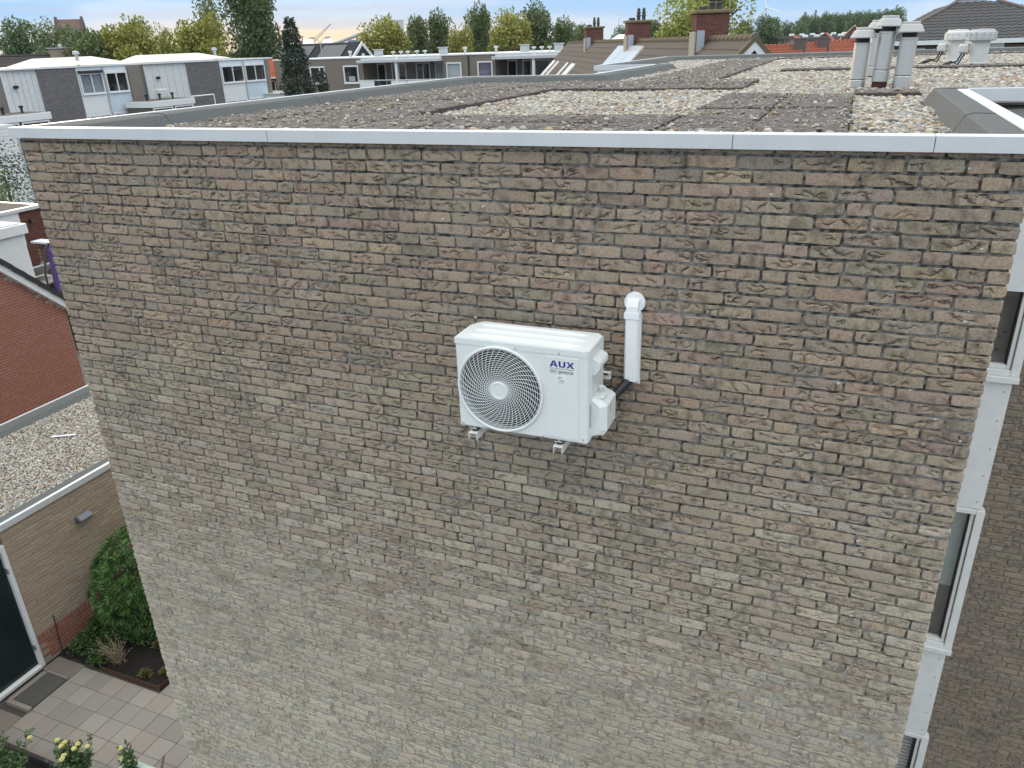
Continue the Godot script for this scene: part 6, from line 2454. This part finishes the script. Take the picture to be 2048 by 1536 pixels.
# ---------------------------------------------------------------- right: hipped roof and the red roofs behind
func build_far_right() -> void:
	var h := thing("hipped_house", "big house with dark grey hipped tile roof and white eaves", "house", Vector3(6, 0, -45))
	var m := MB.new()
	m.col = Color(0.23, 0.165, 0.115)
	m.box(Vector3(1.5, 0, -52), Vector3(12, 7.75, -41.6))
	m.xf = facing(Vector3.BACK, Vector3(0, 0, -38.3))
	pierced(m, 1.5, 12.0, 0, 7.75, -0.3, 0.0, [[2.28, 2.68, 6.3, 7.70]])
	m.xf = Transform3D.IDENTITY
	m.box(Vector3(1.5, 0, -41.59), Vector3(1.6, 7.75, -38.601))
	part(h, "wall", m, K.plain_brick)
	bx(h, "eaves_board", Vector3(0.9, 7.82, -52.5), Vector3(12.5, 8.0, -37.7), K.white)
	bx(h, "soffit_panel", Vector3(3.45, 7.35, -38.25), Vector3(5.7, 7.819, -38.0), K.white)
	# front slope narrows to a short ridge
	var rise := Vector3(0, 1.5, -3.3)
	var lenr := rise.length()
	var s := rise.normalized()
	tile_slope(h, "roof_tiles", Vector3(1.0, 8.0, -37.8), Vector3.RIGHT, s, 8.6, lenr, 0.30, 0.30, 0.05, Color(0.088, 0.084, 0.080), func(u, v): return u > 2.85 * v / lenr - 0.05 and u < 8.6 - 4.1 * v / lenr + 0.05)
	var left := Vector3(2.85, 1.5, -3.3)
	tile_slope(h, "roof_tiles", Vector3(1.0, 8.0, -52), Vector3.BACK, Vector3(2.85, 1.5, 0).normalized(), 14.2, 3.2, 0.30, 0.30, 0.05, Color(0.088, 0.084, 0.080), func(u, v): return u < 14.2 - 3.3 * v / 3.2)
	var hp := MB.new()
	hp.tube([Vector3(1.0, 8.02, -37.8), Vector3(3.85, 9.54, -41.1)], 0.09, 8)
	hp.tube([Vector3(9.6, 8.02, -37.8), Vector3(5.5, 9.54, -41.1)], 0.09, 8)
	part(h, "hip_tiles", hp, mat([0.14, 0.115, 0.095], 0.9))
	bx(h, "chimney", Vector3(3.9, 9.2, -42.6), Vector3(5.0, 10.6, -41.2), mat([0.13, 0.075, 0.055], 0.9), 0.02)
	bx(h, "chimney_flashing", Vector3(3.8, 9.35, -42.7), Vector3(5.1, 9.62, -41.1), mat([0.36, 0.36, 0.36], 0.6))
	win(h, facing(Vector3.BACK, Vector3(0, 0, -38.3)), 2.28, 2.68, 6.3, 7.70, [], 0.07, K.curtain_pale)
	# rows of orange-red roofs
	var lab := ["long orange red roof with two dark pipes on ridge", "orange red roof between grey chimneys", "orange red roof with white gable, lowest in the row"]
	var i := 0
	for q in [[-8.2, -4.7, -74.0, 7.55, 4.0], [-4.9, -2.9, -77.0, 7.62, 4.0], [-3.0, 0.2, -80.0, 7.7, 4.5]]:
		var t := thing("red_roof_house", lab[i], "house", Vector3((q[0] + q[1]) / 2, 0, q[2]), "orange red roofed row houses")
		i += 1
		var w := MB.new()
		w.col = Color(0.16, 0.06, 0.045)
		w.box(Vector3(q[0], 0, q[2] - 3), Vector3(q[1], q[3] - 3.0, q[2] + 3))
		part(t, "wall", w, K.plain_brick)
		tile_slope(t, "roof_tiles", Vector3(q[0] - 0.2, q[3] - 3.2, q[2] + 4.2), Vector3.RIGHT, Vector3(0, 0.78, -1).normalized(), q[1] - q[0] + 0.4, 5.3, 0.25, 0.33, 0.06, Color(0.33, 0.092, 0.052))
		tile_slope(t, "roof_tiles", Vector3(q[0] - 0.2, q[3] - 3.2, q[2] - 4.2), Vector3.RIGHT, Vector3(0, 0.78, 1).normalized(), q[1] - q[0] + 0.4, 5.3, 0.25, 0.33, 0.06, Color(0.33, 0.092, 0.052))
		var rg := MB.new()
		rg.tube([Vector3(q[0] - 0.2, q[3] + 0.02, q[2]), Vector3(q[1] + 0.2, q[3] + 0.02, q[2])], 0.11, 6)
		for k in int((q[1] - q[0]) / 0.35):
			rg.box(Vector3(q[0] + k * 0.35, q[3] + 0.08, q[2] - 0.12), Vector3(q[0] + k * 0.35 + 0.12, q[3] + 0.15, q[2] + 0.13))
		part(t, "ridge_tiles", rg, mat([0.46, 0.15, 0.08], 0.85))
		bx(t, "chimney", Vector3(q[1] - 0.65, 6.8, q[2] - 0.5), Vector3(q[1] + 0.35, 8.06, q[2] + 0.6), mat([0.14, 0.115, 0.10], 0.9), 0.02)
		bx(t, "chimney_cap", Vector3(q[1] - 0.7, 8.062, q[2] - 0.55), Vector3(q[1] + 0.4, 8.12, q[2] + 0.65), mat([0.2, 0.19, 0.17], 0.9))
		for k in 2:
			var p := MB.new()
			p.tube([Vector3(q[0] + 1.4 + k * 0.5, q[3], q[2]), Vector3(q[0] + 1.4 + k * 0.5, q[3] + 0.42, q[2])], 0.06, 6)
			part(t, "roof_pipe", p, K.rubber)
	# farther gables
	for q in [["distant gable with dark grey wall and red slope", -7.0, -95.0, 8.2, 2.6, [0.30, 0.27, 0.23]], ["distant grey gable left of unfinished rafters", -3.9, -100.0, 8.42, 2.4, [0.14, 0.14, 0.145]], ["distant red house topped by bare timber rafters", -0.9, -105.0, 8.7, 3.0, [0.20, 0.19, 0.18]]]:
		var t := thing("gabled_house", q[0], "house", Vector3(q[1], 0, q[2]), "distant gabled houses")
		var w := MB.new()
		var c: Array = q[5]
		w.col = Color(c[0], c[1], c[2])
		w.prism(PackedVector2Array([Vector2(q[1] - q[4], 0), Vector2(q[1] + q[4], 0), Vector2(q[1] + q[4], q[3] - q[4] * 0.9), Vector2(q[1], q[3]), Vector2(q[1] - q[4], q[3] - q[4] * 0.9)]), q[2] - 8, q[2])
		part(t, "wall", w, K.far)
		var r := MB.new()
		for sd in [-1.0, 1.0]:
			r.col = Color(0.36, 0.10, 0.06)
			var a := Vector3(q[1], q[3] + 0.06, q[2] + 0.15)
			var e := Vector3(q[1] + sd * (q[4] + 0.3), q[3] - q[4] * 0.9 - 0.22, q[2] + 0.15)
			r.quad(a, e, e + Vector3(0, 0, -8.2), a + Vector3(0, 0, -8.2))
			r.quad(a, e, e + Vector3(0, -0.14, 0), a + Vector3(0, -0.14, 0))
		part(t, "roof", r, K.rooftile)
		if q[3] > 8.6:
			for k in 5:
				var f := MB.new()
				var z: float = q[2] + 1.0 - k * 1.5
				f.tube([Vector3(q[1] - 3.2, 5.9, z), Vector3(q[1], 9.15, z), Vector3(q[1] + 3.2, 5.9, z)], 0.075, 4)
				part(t, "rafter", f, mat([0.62, 0.50, 0.30], 0.85))
			var g := MB.new()
			g.tube([Vector3(q[1], 9.15, q[2] + 1), Vector3(q[1], 9.15, q[2] - 5)], 0.06, 4)
			part(t, "ridge_beam", g, mat([0.62, 0.50, 0.30], 0.85))
	# long flat dark roofs with white vents
	for q in [[-9.0, 1.5, -125.0, 7.9, "far flat roof with white vents before the wood"], [-12.0, -2.0, -140.0, 8.1, "farthest flat roof, lower edge pale, before the wood"]]:
		var t := thing("flat_roofed_block", q[4], "building", Vector3(-4, 0, q[2]))
		bx(t, "body", Vector3(q[0], 0, q[2] - 8), Vector3(q[1], q[3] - 0.4, q[2]), mat([0.16, 0.15, 0.14], 0.9))
		bx(t, "roof_edge", Vector3(q[0] - 0.2, q[3] - 0.399, q[2] - 8.2), Vector3(q[1] + 0.2, q[3], q[2] + 0.2), mat([0.11, 0.105, 0.10], 0.9))
		for k in 6:
			bx(t, "roof_vent", Vector3(q[0] + 1.0 + k * 1.6, q[3], q[2] - 3), Vector3(q[0] + 1.8 + k * 1.6, q[3] + 0.35, q[2] - 2.3), K.white, 0.08)
	var wh := thing("white_house", "far white gabled house seen between two brick chimneys", "house", Vector3(-36, 0, -133))
	var wm := MB.new()
	wm.col = Color(0.72, 0.74, 0.75)
	wm.box(Vector3(-39, 0, -138), Vector3(-34.2, 7.6, -131))
	wm.col = Color(0.80, 0.81, 0.80)
	wm.quad(Vector3(-39.8, 7.4, -130.6), Vector3(-33.9, 7.5, -130.6), Vector3(-34.4, 9.3, -134.0), Vector3(-37.4, 9.3, -134.0))
	part(wh, "body", wm, K.far)
	bx(wh, "garage_door", Vector3(-37.6, 6.3, -131.0), Vector3(-35.8, 7.2, -130.9), mat([0.45, 0.45, 0.44], 0.7))

func build_far_left() -> void:
	# hall, crane, conveyor and silo at the harbour
	var hl := thing("white_hall", "low white industrial hall behind the black roofed house", "hall", Vector3(-140, 0, -180))
	bx(hl, "body", Vector3(-152, 0, -200), Vector3(-126, 9.4, -180), mat([0.62, 0.62, 0.58], 0.8))
	bx(hl, "roof_edge", Vector3(-152.3, 9.401, -200.3), Vector3(-125.7, 9.9, -179.7), mat([0.72, 0.70, 0.62], 0.8))
	for k in 4:
		bx(hl, "hatch", Vector3(-149 + k * 6, 9.9, -186), Vector3(-147 + k * 6, 11.2, -184), K.far)
	var hr := thing("white_warehouse", "white ribbed warehouse wall behind white gable edge", "warehouse", Vector3(-92, 0, -150))
	for k in 9:
		bx(hr, "cladding", Vector3(-108, k * 1.0, -160), Vector3(-88 + 0.03 * (k % 2), k * 1.0 + 0.94, -140), mat([0.60, 0.62, 0.63], 0.7))
	var bl := thing("harbour_crane", "distant lattice crane with long slanting jib against the evening sky", "crane", Vector3(-407, 0, -566))
	var cm := MB.new()
	cm.tube([Vector3(-408, 0, -566), Vector3(-408, 14, -566)], 1.0, 6)
	part(bl, "tower", cm, K.crane)
	var jm := MB.new()
	jm.tube([Vector3(-408, 13, -566), Vector3(-393.5, 27.5, -575)], [0.35, 0.2], 5)
	jm.tube([Vector3(-408, 15.5, -566), Vector3(-393.5, 27.8, -575)], [0.2, 0.15], 5)
	for k in 8:
		jm.tube([Vector3(-408, 13, -566).lerp(Vector3(-393.5, 27.5, -575), k / 8.0), Vector3(-408, 15.5, -566).lerp(Vector3(-393.5, 27.8, -575), (k + 0.5) / 8.0)], 0.1, 4)
	part(bl, "jib", jm, K.crane)
	var py := thing("shear_legs", "distant pair of leaning mast legs left of the crane", "mast", Vector3(-295, 0, -400))
	var pm := MB.new()
	pm.tube([Vector3(-297.5, 0, -400), Vector3(-295, 16, -400)], 0.3, 5)
	pm.tube([Vector3(-292.5, 0, -401), Vector3(-295.2, 16, -400)], 0.3, 5)
	pm.tube([Vector3(-296.5, 15.5, -400), Vector3(-294, 16.2, -400)], 0.35, 5)
	part(py, "legs", pm, K.crane)
	var cv := thing("conveyor", "long sloping conveyor gallery rising behind the trees at harbour", "conveyor", Vector3(-215, 0, -332))
	var v := MB.new()
	v.tube([Vector3(-227, 10.2, -326), Vector3(-203, 18.5, -339)], 0.75, 6)
	part(cv, "gallery", v, mat([0.42, 0.40, 0.36], 0.8))
	var cl := MB.new()
	cl.tube([Vector3(-215, 0, -332.5), Vector3(-215, 14, -332.5)], 0.25, 5)
	cl.tube([Vector3(-205, 0, -338), Vector3(-205, 17.5, -338)], 0.25, 5)
	part(cv, "support", cl, K.crane)
	var bb := thing("blue_tank", "blue grey tank below the conveyor gallery", "tank", Vector3(-212, 0, -324))
	var tk := MB.new()
	tk.lathe([Vector2(2.2, 0), Vector2(2.2, 11.8), Vector2(1.9, 12.4), Vector2(0, 12.5)], Vector3(-213, 0, -325), 18)
	part(bb, "shell", tk, mat([0.12, 0.17, 0.24], 0.6))
	var si := thing("silo", "pale concrete silo half hidden by a yellow green tree", "silo", Vector3(-248, 0, -430))
	var sm := MB.new()
	sm.lathe([Vector2(2.9, 0), Vector2(2.9, 22.6), Vector2(3.0, 22.7), Vector2(3.0, 23.2), Vector2(0, 23.3)], Vector3(-248.5, 0, -430), 20)
	part(si, "shell", sm, mat([0.58, 0.58, 0.56], 0.8))
	# old building on the mound
	var ch := thing("old_hall", "old brick hall with stepped gables above far trees", "building", Vector3(-251, 0, -211))
	var d := Vector3(0.77, 0, -0.64)
	var om := MB.new()
	om.col = Color(0.16, 0.10, 0.08)
	om.xf = Transform3D(Basis(d, Vector3.UP, d.cross(Vector3.UP)), Vector3(-254.0, 0, -207.5))
	om.box(Vector3(0, 0, -3), Vector3(8, 17.8, 3))
	part(ch, "wall", om, K.far)
	var orf := MB.new()
	orf.col = Color(0.15, 0.085, 0.065)
	orf.xf = om.xf
	orf.quad(Vector3(0, 17.7, 3.2), Vector3(8, 17.7, 3.2), Vector3(8, 21.0, 0), Vector3(0, 21.0, 0))
	orf.quad(Vector3(8, 17.7, -3.2), Vector3(0, 17.7, -3.2), Vector3(0, 21.0, 0), Vector3(8, 21.0, 0))
	part(ch, "roof", orf, K.far)
	for q in [0.0, 8.0]:
		var gm := MB.new()
		gm.col = Color(0.17, 0.12, 0.10)
		gm.xf = om.xf
		for k in 5:
			gm.box(Vector3(q - 0.35, 15.5, -3.2 + k * 0.6), Vector3(q + 0.35, 18.2 + k * 0.9, 3.2 - k * 0.6))
		part(ch, "stepped_gable", gm, K.far)

# ---------------------------------------------------------------- trees
func crown_mesh(seed_: int, lobes: int, leaves: int, size: float, tone: Color, second: Color, airy: float) -> ArrayMesh:   # fits a box of 1 x 1 x 1, centre at 0
	var r := RandomNumberGenerator.new()
	r.seed = seed_
	var mb := MB.new()
	var balls := []
	for k in lobes:
		var y := r.randf_range(-0.42, 0.40)
		var w := 0.34 * sqrt(maxf(0.05, 1.0 - pow((y + 0.08) / 0.58, 2.0)))
		var an := r.randf() * TAU
		balls.append([Vector3(cos(an) * w * r.randf(), y, sin(an) * w * r.randf()), r.randf_range(0.09, 0.19)])
	for k in leaves:
		var b: Array = balls[r.randi_range(0, lobes - 1)]
		var d := Vector3(r.randfn(), r.randfn(), r.randfn()).normalized()
		var p: Vector3 = b[0] + d * float(b[1]) * pow(r.randf(), 0.22 + airy)
		mb.col = tone.lerp(second, r.randf())
		var dir := (d + Vector3(r.randfn(), r.randfn(), r.randfn()) * 0.7).normalized()
		var side := dir.cross(Vector3(r.randfn(), r.randfn(), r.randfn())).normalized()
		var l := size * r.randf_range(0.7, 1.3)
		mb.tri(p, p + dir * l * 0.55 + side * l * 0.32, p + dir * l)
		mb.tri(p, p + dir * l, p + dir * l * 0.55 - side * l * 0.32)
	return mb.mesh()

func tree(called: String, label: String, group: String, x: float, z: float, top: float, width: float, m: Mesh, low := 0.22) -> void:
	var t := thing(called, label, "tree", Vector3(x, 0, z), group)
	var c := MeshInstance3D.new()
	c.name = "crown"
	c.mesh = m
	c.material_override = K.leaf
	var h := top * (1.0 - low)
	c.transform = Transform3D(Basis(Vector3.UP, rng.randf() * TAU) * Basis.from_scale(Vector3(width * 1.18, h * 1.06, width * 1.18)), Vector3(0, top - h * 0.5, 0))
	t.add_child(c)
	var tr := MB.new()
	var b := Vector3(x, 0, z)
	tr.tube([b, b + Vector3(0, top * 0.4, 0), b + Vector3(0.1, top * 0.8, 0)], [width * 0.05, width * 0.035, width * 0.012], 7)
	for k in 6:
		var an := k * 1.1 + rng.randf()
		var y := top * (0.3 + 0.07 * k)
		tr.tube([b + Vector3(0, y, 0), b + Vector3(cos(an) * width * 0.2, y + top * 0.13, sin(an) * width * 0.2), b + Vector3(cos(an) * width * 0.34, y + top * 0.22, sin(an) * width * 0.34)], [width * 0.02, width * 0.012, width * 0.006], 5)
	part(t, "trunk", tr, K.bark)

func build_trees() -> void:
	var yg := [crown_mesh(1, 40, 12000, 0.034, Color(0.254, 0.261, 0.055), Color(0.384, 0.351, 0.081), 0.05), crown_mesh(2, 36, 12000, 0.034, Color(0.242, 0.258, 0.057), Color(0.368, 0.337, 0.078), 0.05)]
	var dk := [crown_mesh(3, 38, 11000, 0.036, Color(0.104, 0.138, 0.046), Color(0.169, 0.194, 0.062), 0.08), crown_mesh(4, 34, 11000, 0.036, Color(0.111, 0.143, 0.052), Color(0.153, 0.183, 0.057), 0.08)]
	var hz := [crown_mesh(5, 34, 7000, 0.046, Color(0.111, 0.158, 0.068), Color(0.153, 0.202, 0.085), 0.1), crown_mesh(6, 30, 7000, 0.046, Color(0.104, 0.149, 0.065), Color(0.146, 0.191, 0.081), 0.1)]
	var airy := crown_mesh(7, 30, 5200, 0.036, Color(0.131, 0.158, 0.058), Color(0.184, 0.209, 0.073), 0.30)
	var big := crown_mesh(8, 60, 22000, 0.027, Color(0.261, 0.284, 0.065), Color(0.414, 0.419, 0.104), 0.04)
	var tall := crown_mesh(9, 50, 14000, 0.032, Color(0.080, 0.113, 0.039), Color(0.123, 0.149, 0.049), 0.06)
	var list := [
		[-119.1, -87.6, 13.5, 8.2, 0, "hazy tree at the end of far wood beside the pale chimney"], [-128.0, -100.5, 14.5, 8.5, 3, "sparse airy tree with evening sky showing through its crown"], [-132.7, -110.5, 13.0, 11.5, 0, "hazy round tree below the old brick hall"], [-140.9, -123.8, 13.2, 9.0, 0, "hazy tree right of the old brick hall"], [-144.5, -134.7, 14.8, 9.0, 0, "hazy tree behind the spiky yellow green tree"],
		[-67.7, -55.7, 10.2, 6.0, 1, "dark bushy tree beside the spiky yellow green one"], [-65.3, -58.3, 11.6, 7.4, 2, "yellow green tree with two thin spikes above its crown"], [-70.2, -67.6, 10.8, 5.2, 2, "small yellow green tree between two larger ones of its kind"], [-64.0, -66.6, 12.0, 7.4, 2, "broad yellow green tree in front of tall airy one"], [-79.8, -86.1, 15.8, 6.6, 3, "tall airy tree rising behind broad yellow green one"], [-66.4, -77.7, 16.2, 8.6, 5, "tallest dark tree at the end of white terrace"],
		[-56.2, -90.9, 11.9, 8.2, 2, "round yellow green tree above the gallery block, right of conveyor"], [-56.7, -99.9, 11.9, 5.2, 1, ""], [-55.7, -104.9, 12.3, 6.2, 1, ""], [-47.8, -95.5, 10.5, 4.8, 2, "small yellow green tree among dark ones behind gallery block"], [-51.9, -110.1, 13.1, 6.0, 1, ""], [-41.1, -96.2, 12.1, 7.4, 2, "large yellow green tree behind the mushroom vents"], [-41.6, -106.8, 12.7, 7.0, 1, ""], [-40.2, -114.8, 11.0, 6.2, 1, ""], [-45.2, -139.4, 10.7, 5.4, 1, ""],
		[-67.0, -247.6, 11.5, 8.5, 0, "far tree beyond the small white house"], [-58.0, -262.0, 11.0, 9.0, 0, "far low tree right behind the small white house"], [-42.4, -181.6, 11.8, 7.0, 1, "dark tree left of the great bright tree"], [-12.7, -70.3, 12.4, 9.4, 4, "great bright yellow green tree behind the largest chimney"], [-20.8, -165.1, 10.8, 5.4, 1, "dark tree right of the great bright tree"], [-23.3, -235.3, 12.4, 9.6, 0, "domed far tree under the nearest wind turbine"], [-19.7, -245.6, 11.0, 6.0, 0, "small far tree right of the domed one"], [-16.9, -255.8, 10.8, 5.6, 0, "smallest far tree before the wood begins"], [24.1, -164.7, 10.6, 5.0, 0, "far tree at the right end of hipped roof"],
	]
	for q in list:
		var m: Mesh = [hz[0], dk[0], yg[0], airy, big, tall][q[4]]
		if rng.randf() < 0.5 and q[4] < 3:
			m = [hz[1], dk[1], yg[1]][q[4]]
		var label: String = q[5] if q[5] else "dark green tree in the row behind the gallery block"
		tree("deciduous_tree", label, "dark trees behind the gallery block" if not q[5] else "", q[0], q[1], q[2], q[3], m)
	# spikes of the spiky tree
	# the wood on the right
	for k in 19:
		var x := -20.5 + k * 1.75
		var z := -305.0 - 40.0 * fposmod(k * 0.618, 1.0)
		tree("poplar_tree", "far poplar in the dense wood on the horizon", "poplars of the far wood", x * (z / -320.0), z, 12.9 + 1.3 * k / 18.0 + rng.randf_range(-0.7, 0.6), 7.0, hz[k % 2], 0.1)
	# conifers before the gallery block
	for q in [["tall ragged spruce in front of the brick gallery block", -34.75, -42.8, 10.6, 1.75, 6500], ["small slim conifer beside the tall spruce", -32.85, -43.0, 7.3, 0.62, 1800]]:
		var t := thing("spruce_tree", q[0], "tree", Vector3(q[1], 0, q[2]))
		var tr := MB.new()
		tr.tube([t.position, t.position + Vector3(0, q[3], 0)], [0.2, 0.02], 6)
		part(t, "trunk", tr, K.bark)
		var m := MB.new()
		for k in int(q[5]):
			var y: float = q[3] * (1.0 - pow(rng.randf(), 0.72) * 0.94)
			var rad: float = q[4] * pow((q[3] - y) / q[3], 0.75) * (0.75 + 0.5 * absf(sin(y * 2.1 + 0.4 * sin(k * 1.3)))) + 0.10
			if q[4] < 1.0:
				rad = minf(rad, 0.42)
			var an := rng.randf() * TAU
			var dir := Vector3(cos(an), -0.25, sin(an))
			var at: Vector3 = t.position + Vector3(0, y, 0) + dir * rad * pow(rng.randf(), 0.4)
			var w := rng.randf_range(0.7, 1.3)
			for s in 2:
				leaf(m, at, (dir + Vector3(rng.randfn(), rng.randfn() - 0.2, rng.randfn()) * 0.5).normalized(), rng.randf_range(0.16, 0.30), 0.09, Color(0.045 * w, 0.066 * w, 0.040 * w))
		part(t, "crown", m, K.leaf)

# ---------------------------------------------------------------- turbines, stacks and low woods on the horizon
func build_horizon() -> void:
	for q in [["faint wind turbine beyond the dark trees, blades turned edge on", -835.0, -2458.0, 85.0, 30.0, 0.3, 1.1], ["distant wind turbine between two brick chimneys, one blade straight up", -577.0, -2119.0, 64.0, 30.0, 0.0, 1.45], ["distant wind turbine above the great bright tree", -427.0, -1950.0, 62.0, 32.0, 0.15, 0.5], ["nearest wind turbine standing over the domed far tree", -153.0, -1488.0, 50.0, 34.0, -0.25, 0.5]]:
		var at := Vector3(q[1], 0, q[2])
		var t := thing("wind_turbine", q[0], "wind turbine", at, "wind turbines on the horizon")
		var tm := MB.new()
		tm.tube([at, at + Vector3(0, q[3], 0)], [1.9, 1.1], 10)
		part(t, "tower", tm, K.turbine)
		var hub := at + Vector3(0, q[3], 2.0)
		var nm := MB.new()
		nm.box(hub + Vector3(-1.3, -1.2, -5), hub + Vector3(1.3, 1.2, 1), 0.3)
		part(t, "nacelle", nm, K.turbine)
		for k in 3:
			var an: float = q[5] + TAU * k / 3
			var d := Vector3(sin(an) * cos(q[6]), cos(an), sin(an) * sin(q[6]))
			var b := MB.new()
			b.tube([hub + d * 0.6, hub + d * q[4] * 0.25, hub + d * q[4]], [0.8, 1.15, 0.2], 6)
			part(t, "blade", b, K.turbine)
	for q in [["left of two distant grey factory stacks", -78.4, 36.5, 2.0], ["right of two distant factory stacks, slimmer and darker", -64.5, 38.5, 1.5]]:
		var st := thing("factory_stack", q[0], "chimney stack", Vector3(q[1], 0, -1294), "factory stacks on the horizon")
		var m := MB.new()
		m.tube([st.position, st.position + Vector3(0, q[2], 0)], [q[3] * 1.15, q[3]], 12)
		part(st, "shaft", m, mat([0.24, 0.235, 0.23], 0.8))
		if q[3] > 1.8:
			var m2 := MB.new()
			m2.tube([st.position + Vector3(4.2, 0, 0), st.position + Vector3(4.2, q[2] - 5, 0)], [1.3, 1.2], 10)
			part(st, "side_flue", m2, mat([0.30, 0.29, 0.28], 0.8))
	# low woods that close the horizon: one mass
	var mb := MB.new()
	for k in 16000:
		var az := deg_to_rad(rng.randf_range(-66.0, 16.0))
		var r := rng.randf_range(420, 640)
		var h := 7.6 + 2.0 * sin(az * 31.0) * sin(az * 13.0) + 0.8 * sin(az * 87.0)
		var p := Vector3(sin(az) * r, rng.randf_range(0.5, 1.0) * h, -cos(az) * r)
		var w := rng.randf_range(0.75, 1.25)
		leaf(mb, p, Vector3(rng.randfn(), rng.randfn() + 0.3, rng.randfn()).normalized(), 2.6, 1.8, Color(0.055 * w, 0.075 * w, 0.038 * w))
	var o := part(self, "far_wood", mb, K.leaf)
	tag(o, "low far wood closing the horizon all round", "wood", "", "stuff")
